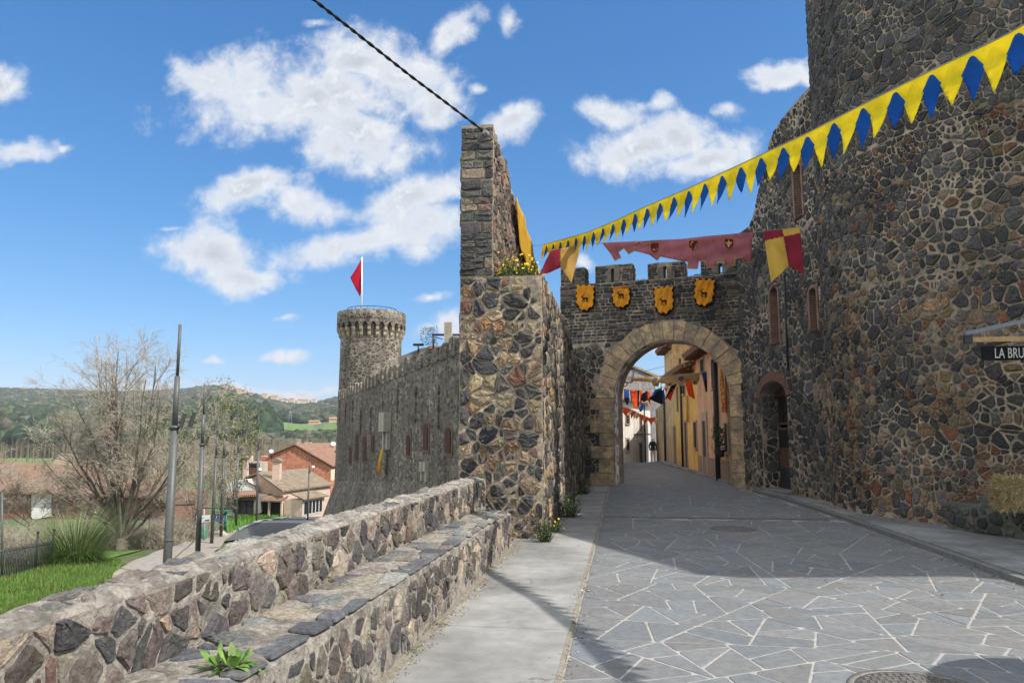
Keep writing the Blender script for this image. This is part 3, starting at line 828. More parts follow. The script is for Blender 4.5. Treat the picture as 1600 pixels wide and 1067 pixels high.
# ================================================================== gate wall with its round arch
G0 = Vector((5.1, 23.85, 0)); GD = Vector((math.cos(R(-22)), math.sin(R(-22)), 0)); GN = Vector((GD.y, -GD.x, 0)).normalized()
GN = Vector((-.375, -.927, 0)).normalized()
gate_map = planemap(G0, GD, GN)
def gpx(x, y):
    p = onplane(x, y, (G0.x, G0.y), (GN.x, GN.y)); return ((p - G0).dot(GD), p.z)
def gate():
    crown = gpx(1055, 531)[1]; rad = 1.85; spring = crown - rad; ringT = .63
    zt = gpx(1050, 434)[1]
    o = thing('gate_wall', G0, 'dark stone gate wall with a large tan round arch and battlements closing the street', 'gate')
    sL, sR = gpx(876, 442)[0] - .02, 2.45; c0 = 0.02
    mb = MB()
    hole = [(c0 - rad, -.03), (c0 + rad, -.03)] + [(c0 + rad * math.cos(a), spring + rad * math.sin(a)) for a in [PI * i / 32 for i in range(33)]]
    slab(mb, gate_map, [(sL, -.05), (c0 - rad - .0, -.05), (c0 + rad, -.05), (sR, -.05), (sR, zt), (sL, zt)], [[(c0 - rad, -.049)] + hole[1:2] + hole[2:]], depth=1.15, through=True, hmi=1, hmi2=0, hsplit=.5)
    mb.build('wall_core', [MORTAR_D, GRANITE], o)
    rng = random.Random(41); mb = MB()
    Ro = rad + ringT
    def keep(u, v):
        if v > spring: return math.hypot(u - c0, v - spring) > Ro + .03
        return abs(u - c0) > rad + .50
    def cl(u, v):
        if v > spring:
            d = math.hypot(u - c0, v - spring)
            if d < Ro + .012: k = (Ro + .012) / d; return (c0 + (u - c0) * k, spring + (v - spring) * k)
            return (u, v)
        if abs(u - c0) < rad + .42: return (c0 + math.copysign(rad + .42, u - c0), v)
        return (u, v)
    P = cells(sL, sR, 0, 4.7, (.11, .27), (.8, 1.8), .85, rng, .9, .1, keep=keep)
    P += courses(sL, sR, 4.72, zt - .02, (.09, .17), (1.0, 3.0), rng, .14, keep=keep)
    stones(mb, gate_map, P, .013, .028, lambda u, v, sz, r_: pick(r_, GATEC), rng, clampf=cl, k=.18, rough=.7, smooth=False)
    mb.build('facing_stones', STONE_S, o)
    # voussoirs and jamb blocks
    mb = MB(); n = 19; polys = []
    for i in range(n):
        a0, a1 = PI * i / n, PI * (i + 1) / n; r1 = Ro * rng.uniform(.985, 1.012)
        polys.append([(c0 + rad * math.cos(a0), spring + rad * math.sin(a0)), (c0 + r1 * math.cos(a0), spring + r1 * math.sin(a0)), (c0 + r1 * math.cos(a1), spring + r1 * math.sin(a1)), (c0 + rad * math.cos(a1), spring + rad * math.sin(a1))])
    for sd in (-1, 1):
        v = 0.0; k = 0
        while v < spring - .05:
            h = min(rng.uniform(.36, .5), spring - v)
            if spring - v - h < .15: h = spring - v
            w = (.86 if k % 2 == 0 else .56) + rng.uniform(-.05, .05)
            q = [(c0 + sd * rad, v), (c0 + sd * (rad + w), v), (c0 + sd * (rad + w), v + h), (c0 + sd * rad, v + h)]
            polys.append(q if sd > 0 else q[::-1]); v += h; k += 1
    def gc(u, v, sz, r_): k = r_.uniform(.82, 1.15); return (.54 * k, .385 * k * r_.uniform(.94, 1.04), .22 * k)
    for q in polys:
        b = len(mb.v); g = inset(q, .006)
        if not g: continue
        c = gc(0, 0, 0, rng); m = len(g); hh = .045 + rng.uniform(-.008, .012)
        cx = sum(p[0] for p in g) / m; cy = sum(p[1] for p in g) / m
        for ring in ((1, -.03), (1, hh - .012), (.965, hh)):
            for x, y in g: mb.v.append(tuple(gate_map(cx + (x - cx) * ring[0], cy + (y - cy) * ring[0], ring[1] + rng.uniform(-.003, .003))))
        for r_ in range(2):
            for i in range(m): mb.face([b + r_ * m + i, b + r_ * m + (i + 1) % m, b + (r_ + 1) * m + (i + 1) % m, b + (r_ + 1) * m + i], c)
        mb.face([b + 2 * m + i for i in range(m)], c)
    mb.build('stone_arch', GRANITE, o)
    # battlements with arrow slits
    for (xa, xb, yt, slit, lo) in ((876, 913, 419, None, 443), (930, 988, 414, 957, 441), (1012, 1070, 410, 1039, 436), (1095, 1172, 405, 1126, 430)):
        ua, ub = gpx(xa, lo)[0], gpx(xb, lo)[0]; vt = gpx((xa + xb) / 2, yt)[1]
        mb = MB(); D = .52
        def blk(u0, u1, v0, v1): mb.obox(gate_map(u0, v0, -.02), GD * (u1 - u0), -GN * D, Vector((0, 0, v1 - v0)), mi=0)
        if slit:
            us = gpx(slit, lo)[0]
            blk(ua, us - .055, zt - .004, vt - .12); blk(us + .055, ub, zt - .004, vt - .12); blk(ua, ub, vt - .12, vt)
        else: blk(ua, ub, zt - .004, vt); us = None
        P = courses(ua, ub, zt, vt - .02, (.09, .16), (.9, 2.2), rng, .14, keep=lambda u, v: us is None or abs(u - us) > .24)
        mpm = planemap(gate_map(0, 0, -.02), GD, GN)
        stones(mb, mpm, P, .009, .03, lambda u, v, sz, r_: pick(r_, GATEC), rng, k=.15, rough=.6, smooth=False, mi=1)
        if us is not None:
            for sd in (-1, 1):
                q = [(us + sd * .06, zt + .02), (us + sd * .25, zt + .02), (us + sd * .25, vt - .13), (us + sd * .06, vt - .13)]
                stones(mb, mpm, [q if sd > 0 else q[::-1]], .004, .03, lambda u, v, sz, r_: (.2, .18, .15) if r_.random() < .6 else (.26, .2, .12), rng, rounds=1, k=.08, rough=.2, jitter=.02, smooth=False, mi=1)
        P = cells(ua, ub, 0, D, (.14, .22), (.8, 1.5), .6, rng, .2)
        stones(mb, lambda u, v, e: gate_map(u, vt + e - .01, -.02 - v), P, .01, .03, lambda u, v, sz, r_: pick(r_, GATEC), rng, k=.15, rough=.8, smooth=False, mi=1)
        P = cells(0, D, zt, vt, (.11, .18), (.8, 1.5), .6, rng, .2)
        stones(mb, planemap(gate_map(ub, 0, -.02), -GN, GD), P, .01, .03, lambda u, v, sz, r_: pick(r_, GATEC), rng, k=.15, smooth=False, mi=1)
        mb.build('merlon', [MORTAR_D, STONE_S], o)
    mb = MB()
    u0, u1 = gpx(1080, 430)[0], gpx(1096, 430)[0]; vz = gpx(1080, 423)[1]
    mb.tube([gate_map(u0, zt, -.7), gate_map(u0, vz, -.7), gate_map(u1 + .6, vz, -.7)], .02, 6); mb.tube([gate_map(u0, (zt + vz) / 2, -.7), gate_map(u1 + .6, (zt + vz) / 2, -.7)], .015, 6)
    mb.build('walkway_rail', IRON, o)
    mb = MB()
    P = cells(sL, sR, 0, .62, (.16, .26), (.8, 1.6), .6, rng, .2)
    stones(mb, lambda u, v, e: gate_map(u, zt + e - .008, -v), P, .01, .03, lambda u, v, sz, r_: pick(r_, GATEC), rng, k=.15, rough=.8, smooth=False)
    mb.build('walkway_stones', STONE_S, o)
    return zt, crown, spring
G_zt, G_crown, G_spring = gate()

# ================================================================== right-hand curtain wall (windows, door) and the round tower
E0 = Vector((7.18, 23.1, 0)); E1 = Vector((7.45, 17.4, 0)); ED = (E1 - E0).normalized(); EN = Vector((ED.y * 1.0, -ED.x, 0))
EN = Vector((0, 0, 1)).cross(ED) * -1
if EN.x > 0: EN = -EN
wall_map = planemap(E0, ED, EN)
def epx(x, y):
    p = onplane(x, y, (E0.x, E0.y), (EN.x, EN.y)); return ((p - E0).dot(ED), p.z)
def bars(mb, mp, u0, u1, v0, v1, e, n=1, m=2, r_=.02):
    for i in range(1, n + 1): u = u0 + (u1 - u0) * i / (n + 1); mb.obox(mp(u - r_, v0, e), mp(1, 0, 0) * 0 + (mp(u + r_, v0, e) - mp(u - r_, v0, e)), mp(u, v0, e + .03) - mp(u, v0, e), Vector((0, 0, v1 - v0)))
    for i in range(1, m + 1): v = v0 + (v1 - v0) * i / (m + 1); mb.obox(mp(u0, v - r_, e), mp(u1, v, e) - mp(u0, v, e), mp(u0, v, e + .028) - mp(u0, v, e), Vector((0, 0, 2 * r_)))
def curtain():
    o = thing('curtain_wall', E0.lerp(E1, .5), 'dark rubble wall right of the gate with narrow brick windows and a recessed arched doorway', 'wall')
    prof = [epx(1172, 352), epx(1180, 325), epx(1192, 262), epx(1203, 218), epx(1216, 194), epx(1238, 165), epx(1258, 143)]
    prof = [(max(0, min(6.6, u)), v) for u, v in prof]
    L = 6.4
    top = sorted(prof) ; zt = top[-1][1]
    outline = [(-.3, -.05), (L, -.05), (L, zt)] + [p for p in top[::-1] if p[0] < L - .1] + [(-.3, top[0][1])]
    def topv(u):
        pts = [(-.3, top[0][1])] + top + [(L + .1, zt)]
        for a, b in zip(pts, pts[1:]):
            if a[0] <= u <= b[0]: return a[1] + (b[1] - a[1]) * (u - a[0]) / max(1e-6, b[0] - a[0])
        return zt
    W = []
    for (xa, xb, ya, yb, lab) in ((1203, 1219, 452, 533, 0), (1265, 1279, 452, 512, 1), (1240, 1255, 262, 334, 2)):
        u0, v1 = epx(xa, ya); u1, v0 = epx(xb, yb); W.append((u0, u1, v0, v1))
    ud0, vd1 = epx(1188, 612); ud1, _ = epx(1229, 612)
    holes = [arch(u0, u1, v0, v1 - (u1 - u0) * .35, 8, (u1 - u0) * .35) for u0, u1, v0, v1 in W]
    dsp = vd1 - .05
    door_hole = arch(ud0, ud1, .10, dsp - .15, 10, .45)
    mb2 = MB(); slab(mb2, wall_map, outline, holes + [door_hole], depth=1.4, hole_depth=[.34, .34, .34, .52], hmi=[1, 1, 1, 0])
    mb2.build('wall_core', [MORTAR_D, BRICK], o, uv='w')
    rng = random.Random(51); mb = MB()
    def keep(u, v):
        if v > topv(u) - .05: return False
        for h in holes: 
            if inpoly(u, v, h): return False
        if inpoly(u, v, door_hole): return False
        return True
    def cl(u, v):
        v = min(v, topv(u) - .01)
        for (a, b, c, d) in W:
            if a - .1 < u < b + .1 and c - .08 < v < d + .1:
                if u < (a + b) / 2: u = min(u, a - .1)
                else: u = max(u, b + .1)
        if ud0 - .02 < u < ud1 + .02 and v < dsp + .5:
            if v > dsp + .1: v = dsp + .5
            elif u < (ud0 + ud1) / 2: u = ud0 - .02
            else: u = ud1 + .02
        return (u, v)
    P = cells(-.05, L, 0.1, zt, (.12, .30), (.6, 1.5), .85, rng, .9, .12, keep=keep)
    stones(mb, wall_map, P, .022, .03, lambda u, v, sz, r_: pick(r_, GATEC + ([(1.5, (.2, .15, .1))] if v < 3.5 else [])), rng, clampf=cl, k=.2, rough=.6, smooth=False)
    mb.build('facing_stones', STONE_S, o)
    for i, (u0, u1, v0, v1) in enumerate(W):
        w = MB(); hole = holes[i]
        # brick surround, two centimetres proud
        out = [(u0 - .09, v0)] + [(u0 - .09, v1 - (u1 - u0) * .35)]
        q = arch(u0 - .09, u1 + .09, v0 - .07, v1 - (u1 - u0) * .35, 8, (u1 - u0) * .35 + .09)
        m = len(hole)
        for k in range(m):
            a, b, c, d = hole[k], hole[(k + 1) % m], q[(k + 1) % m], q[k]
            w.poly([wall_map(a[0], a[1], .03), wall_map(d[0], d[1], .03), wall_map(c[0], c[1], .03), wall_map(b[0], b[1], .03)])
            w.poly([wall_map(d[0], d[1], .03), wall_map(d[0], d[1], -.02), wall_map(c[0], c[1], -.02), wall_map(c[0], c[1], .03)])
            w.poly([wall_map(a[0], a[1], -.02), wall_map(a[0], a[1], .03), wall_map(b[0], b[1], .03), wall_map(b[0], b[1], -.02)])
        wo = w.build('window', BRICK, o, uv='w')
        f = MB(); f.poly([wall_map(a, b, -.30) for a, b in hole]); f.build('pane', DARK, wo)
        f = MB(); bars(f, wall_map, u0, u1, v0, v1 - .1, -.27, 1, 3, .022); f.obox(wall_map(u0 - .02, v0 - .05, -.28), ED * (u1 - u0 + .04), EN * .34, Vector((0, 0, .05))); f.build('frame', WOOD, wo)
    # brick soldier arch over the door
    w = MB(); n = 22; c = (ud0 + ud1) / 2; hw = (ud1 - ud0) / 2
    for k in range(n):
        a0, a1 = PI * (k + .08) / n, PI * (k + .92) / n
        def pt(a, r1, r2): return (c + (hw + r1) * math.cos(a), dsp - .15 + (.45 + r1) * math.sin(a))
        q = [pt(a0, 0, 0), pt(a0, .26, 0), pt(a1, .26, 0), pt(a1, 0, 0)]
        w.prism([wall_map(x, y, -.05) for x, y in q], EN * .085, (.24 * rng.uniform(.7, 1.2), .12, .085))
    w.build('brick_arch', M('red_brick_worn', (.2, .1, .07), .9, .25, 6, .4, 50, .01, col2=(.15, .085, .065)), o)
    d = MB(); back = -.53
    d3 = MB(); P = cells(0.02, .52, .12, dsp + .12, (.12, .26), (.7, 1.5), .8, rng, .5); stones(d3, planemap(wall_map(ud0, 0, 0), -EN, ED), P, .014, .03, lambda u, v, sz, r_: pick(r_, GATEC), rng, k=.2, smooth=False); d3.build('reveal_stones', STONE_S, o)
    d.obox(wall_map(ud0 + .90, .1, back), ED * (ud1 - ud0 - .92), EN * .03, Vector((0, 0, dsp + .2)))
    P = cells(ud0 + .92, ud1 - .03, .4, dsp + .2, (.16, .3), (.8, 1.4), .6, rng, .3)
    d2 = MB(); stones(d2, planemap(wall_map(0, 0, back + .03), ED, EN), P, .016, .03, lambda u, v, sz, r_: pick(r_, GATEC), rng, k=.2, smooth=False)
    d.build('blocking_wall', MORTAR_D, o); d2.build('blocking_stones', STONE_S, o)
    ua, ub = ud0 + .04, ud0 + .88
    dd = MB(); dd.obox(wall_map(ua, .1, back), ED * (ub - ua), EN * .05, Vector((0, 0, 1.75)))
    for k in range(5): dd.obox(wall_map(ua + (ub - ua) * k / 5 + .01, .72, back + .05), ED * ((ub - ua) / 5 - .02), EN * .012, Vector((0, 0, 1.1)))
    do = dd.build('door', WOOD, o)
    k_ = MB(); k_.obox(wall_map(ua + .01, .11, back + .052), ED * (ub - ua - .02), EN * .014, Vector((0, 0, .6))); k_.build('kick_plate', IRON, do)
    k_ = MB(); k_.obox(wall_map(ua + .05, 1.28, back + .066), ED * (ub - ua - .1), EN * .006, Vector((0, 0, .5))); k_.build('door_pane', DARK, do)
    k_ = MB(); k_.obox(wall_map(ua + .04, 1.1, back + .06), ED * .03, EN * .06, Vector((0, 0, .12))); k_.build('handle', IRON, do)
    tr = MB(); tr.obox(wall_map(ua, 1.93, back), ED * (ub - ua), EN * .05, Vector((0, 0, dsp + .15 - 1.93))); tro = tr.build('transom', WOOD, o)
    k_ = MB(); k_.obox(wall_map(ua + .07, 2.0, back + .051), ED * (ub - ua - .14), EN * .006, Vector((0, 0, dsp - .1 - 2.0))); bars(k_, wall_map, ua + .07, ub - .07, 2.0, dsp - .1, back + .06, 1, 2, .012); k_.build('transom_pane', DARK, tro)
    sp_ = MB(); sp_.obox(wall_map(ud0 + .01, .07, -.5), ED * (ud1 - ud0 - .02), EN * .62, Vector((0, 0, .06))); sp_.build('doorstep', CONC_D, o)
    # grey pipe on the wall
    mb = MB(); u, v = epx(1228, 440); mb.tube([wall_map(u, 5.9, .05), wall_map(u, vd1 + .45, .05)], .028, 8); tag(mb.build('drain_pipe', IRON), 'thin dark pipe running down the rubble wall above the arched doorway', 'pipe')
curtain()

TC = Vector((11.57, 15.6, 0)); TR = 4.5
def tower_map(u, v, e):
    a = u / TR; r_ = TR + e
    return Vector((TC.x + math.cos(a) * r_, TC.y + math.sin(a) * r_, v))
def tower():
    o = thing('round_tower', TC, 'massive round rubble tower filling the right side, tan boulders low down and dark stone above', 'tower')
    mb = MB(); mb.lathe(TC, [(0, 22), (TR, 22), (TR, 13), (TR, -.1)][::-1], 120); mb.build('tower_core', MORTAR_D, o)
    rng = random.Random(61); mb = MB()
    a0, a1 = R(146) * TR, R(250) * TR
    P = cells(a0, a1, .08, 4.6, (.065, .25), (.75, 2.1), .95, rng, 1.0, .18)
    stones(mb, tower_map, P, .013, .034, lambda u, v, sz, r_: pick(r_, LOWT if nz((u * .8, v * .8, 3)) > -.05 else MIDT), rng, rounds=1, k=.2, rough=.8, jitter=.2, smooth=False)
    P = cells(a0, a1, 4.6, 7.4, (.065, .235), (.75, 2.2), .95, rng, 1.0, .18)
    stones(mb, tower_map, P, .013, .034, lambda u, v, sz, r_: pick(r_, LOWT if nz((u * .8, v * .8, 3)) > .22 else MIDT), rng, rounds=1, k=.2, rough=.8, jitter=.2, smooth=False)
    P = cells(a0, a1, 7.4, 13.6, (.075, .25), (.9, 2.4), .95, rng, .9, .16)
    stones(mb, tower_map, P, .010, .03, lambda u, v, sz, r_: pick(r_, UPT), rng, rounds=1, k=.2, rough=.8, jitter=.16, smooth=False)
    mb.build('facing_stones', STONE_S, o)
tower()

def right_bench():
    o = thing('stone_ledge', (7.6, 12, 0), 'mossy grey stone ledge at the foot of the round tower, carrying the hay bale', 'ledge')
    a, b = onz(1480, 826, .09), onz(1600, 843, .09); d = (b - a); d.z = 0; d.normalize(); n = Vector((d.y, -d.x, 0))
    if n.x > 0: n = -n
    zt = at(1480, 780, a.y).z; L = 5.5
    mb = MB()
    mb.obox(a + Vector((0, 0, -.12)), d * L, -n * 1.6, Vector((0, 0, zt - .09 + .07)))
    mb.build('core', M('mossy_mortar', (.12, .12, .095), .95, .3, 3, .8, 30, .02, col2=(.085, .09, .07), spots=(6, .6, (.2, .2, .17), .5)), o)
    rng = random.Random(71); mb = MB(); MOSS = [(3, (.075, .08, .07)), (3, (.06, .062, .06)), (2, (.11, .11, .09)), (1, (.14, .125, .095))]
    P = cells(0, L, 0.0, zt - .16, (.12, .24), (.8, 1.6), .7, rng, .4)
    stones(mb, planemap(a, d, n), P, .014, .035, lambda u, v, sz, r_: pick(r_, MOSS), rng, rounds=1, k=.2, rough=.6)
    P = cells(-1.5, .0, 0, L, (.3, .5), (.9, 1.6), .6, rng, .1)
    stones(mb, lambda u, v, e: a + d * v - n * (-u) + Vector((0, 0, zt - .13 - .0 + e)) if False else a + n * u + d * v + Vector((0, 0, zt - a.z - .05 + e)), P, .01, .03, lambda u, v, sz, r_: pick(r_, MOSS + [(2, (.17, .165, .14))]), rng, k=.1, rough=.4, smooth=False)
    P = cells(0, 1.5, 0.0, zt - .16, (.12, .24), (.8, 1.6), .7, rng, .4)
    stones(mb, planemap(a, n, -d), [[(-x, y) for x, y in p][::-1] for p in P], .014, .035, lambda u, v, sz, r_: pick(r_, MOSS), rng, k=.2, rough=.6)
    mb.build('facing_stones', STONE_S, o)
    return a, d, n, zt
RB = right_bench()

litter()
# ================================================================== cloth
def M_cloth(name, col, trans=.35, attr=False, weave=1.0):
    m, nt, b = newmat(name); g = NT(nt); out = nt.nodes['Material Output'] if 'Material Output' in nt.nodes else [n for n in nt.nodes if n.type == 'OUTPUT_MATERIAL'][0]
    geo = g.n('ShaderNodeNewGeometry').outputs['Position']
    if attr: a = g.n('ShaderNodeAttribute'); a.attribute_name = 'col'; c = a.outputs['Color']
    else: c = rgba(col)
    k = g.ramp(g.noise(geo, 3.5, 4, .6), .25, .75, .86, 1.12); cb = g.n('ShaderNodeCombineColor')
    for i in range(3): nt.links.new(k, cb.inputs[i])
    c = g.mix(1.0, c, cb.outputs[0], 'MULTIPLY')
    nt.links.new(c, b.inputs['Base Color']); b.inputs['Roughness'].default_value = .85; b.inputs['Specular IOR Level'].default_value = .15
    bp = g.bump(g.noise(geo, 9, 3, .5, 1.5), .35 * weave, .03); nt.links.new(bp, b.inputs['Normal'])
    t = g.n('ShaderNodeBsdfTranslucent'); nt.links.new(c, t.inputs[0]); ms = g.n('ShaderNodeMixShader'); ms.inputs[0].default_value = trans
    nt.links.new(b.outputs[0], ms.inputs[1]); nt.links.new(t.outputs[0], ms.inputs[2]); nt.links.new(ms.outputs[0], out.inputs[0])
    return m
YEL = M_cloth('cloth_yellow', (.95, .80, .035), .45); YELB = M_cloth('cloth_yellow_band', (.90, .76, .04), .45); BLU = M_cloth('cloth_blue', (.012, .11, .43), .4)
CLOTH = M_cloth('cloth_dyed', (1, 1, 1), .3, attr=True)
CORD = M('cord', (.25, .23, .2), .9, .1, 5, 0)
WHITE_PAINT = M('white_paint', (.72, .72, .70), .6, .08, 3, .1, 30, .003)

def bunting():
    A = at(848, 383, 16.0); B = at(1600, 39, 5.6); nrm = (B - A); nrm = Vector((nrm.y, -nrm.x, 0)).normalized()
    if nrm.dot(Vector((0, 0, 0)) - A) < 0: nrm = -nrm
    top = [(848, 383), (919, 363), (961, 345.5), (1000, 327), (1075, 295), (1150, 260.5), (1261, 209), (1364, 156), (1459, 109), (1562, 61), (1600, 40)]
    P = [onplane(x, y, (A.x, A.y), (nrm.x, nrm.y)) for x, y in top]
    d = (P[-1] - P[-2]).normalized(); P += [P[-1] + d * 1.2 + Vector((0, 0, .1)), P[-1] + d * 3.2 + Vector((0, 0, .45))]
    S = [0.0]
    for a, b in zip(P, P[1:]): S.append(S[-1] + (b - a).length)
    L = S[-1]
    def pos(s):
        s = max(0, min(L, s))
        for i in range(len(S) - 1):
            if s <= S[i + 1]: return P[i].lerp(P[i + 1], (s - S[i]) / (S[i + 1] - S[i]))
        return P[-1]
    dirh = Vector((B.x - A.x, B.y - A.y, 0)).normalized()
    o = thing('bunting', A, 'long festoon of alternating yellow and blue pennants on a yellow band, stretched across the sky', 'bunting')
    mb = MB(); n = int(L / .04)
    def bp(u, v):
        s = u * L; p = pos(s)
        return p + Vector((0, 0, -.185 * v)) + nrm * (.008 * math.sin(s * 9 + v * 3) * v + .014 * nz((s * 2, v, 5)) * v)
    mb.grid(bp, n, 4); mb.grid(lambda u, v: bp(1 - u, v) - nrm * .004, n, 4)
    mb.build('band', YELB, o)
    mb = MB(); mb.tube([pos(L * k / 80) + Vector((0, 0, .004)) for k in range(81)], .006, 5); mb.build('top_cord', CORD, o)
    rng = random.Random(4); pitch = .205; k = 0; s = .10
    while s < L - .1:
        c = pos(s); far = max(0, min(1, (c.y - 8.0) / 4.5)); sway = -.13 * far + rng.uniform(-.03, .02) - .008; out = rng.uniform(-.03, .10) + .12 * far * rng.uniform(-.6, 1)
        hw = .116 * rng.uniform(.93, 1.05); tip = -.455 * rng.uniform(.88, 1.06) * (1 - .16 * far); fold = .5 * far if k % 2 else .25 * far
        outl = [(0.014, -.055), (.036, -.075), (.066, -.125), (hw, -.19), (hw * .60, -.30), (0.006, tip), (-.006, tip), (-hw * .60, -.30), (-hw, -.19), (-.066, -.125), (-.036, -.075), (-.014, -.055)][::-1]
        def fn(x, y):
            w = max(0, (-y - .12) / .38); xx = x * (1 - fold * w); sx = xx + sway * w * w ** .3
            b = pos(s + x)
            q = pos(s) + dirh * sx; q.z = pos(s + sx).z + y
            q = q + nrm * (.030 + out * w * w + .004 * math.sin(x * 40 + k) * min(1, w + .2) + fold * x * .8 * w)
            return q, nrm
        m = MB(); cloth(m, outl, .035, fn, thick=.0012); m.build('pennant', YEL if k % 2 == 0 else BLU, o)
        s += pitch; k += 1
    mb = MB(); e = P[-1]; mb.tube([e, e + d * .8, Vector((e.x + d.x * 1.3, e.y + d.y * 1.3, e.z + .25))], .006, 5); mb.build('tie_cord', CORD, o); mb = MB(); mb.tube([A, Vector((st(-2.12, 16.4).x, st(-2.12, 16.4).y, A.z + .1))], .005, 5); mb.build('tie_cord', CORD, o)
bunting()

def px_cloth(name, outline, plane, wave, colf, label, cat, group=None, step=None, base=None, trim=None, parts=()):
    """cloth whose outline is taken in a vertical plane standing in the street at its own distance"""
    q, n = plane; n = Vector((n[0], n[1], 0)).normalized(); dx = Vector((0, 0, 1)).cross(n)
    if dx.x < 0: dx = -dx
    O = Vector((q[0], q[1], 0)); nn = n if n.y < 0 else -n
    def uv(x, y): p = onplane(x, y, q, n); return ((p - O).dot(dx), p.z)
    ol = [uv(*p) for p in outline]
    if area(ol) < 0: ol = ol[::-1]
    W = max(p[0] for p in ol) - min(p[0] for p in ol); H = max(p[1] for p in ol) - min(p[1] for p in ol)
    step = step or max(W, H) / 26; zt = max(p[1] for p in ol)
    def fn(u, v):
        w = wave(u, v, zt) if wave else 0
        return O + dx * u + Vector((0, 0, v)) + nn * w, nn
    mb = MB(); cloth(mb, ol, step, fn, (lambda u, v: colf(u, v, uv)) if colf else None, thick=.0015)
    o = mb.build(name, CLOTH); tag(o, label, cat, group)
    return o, uv, fn, dx, nn

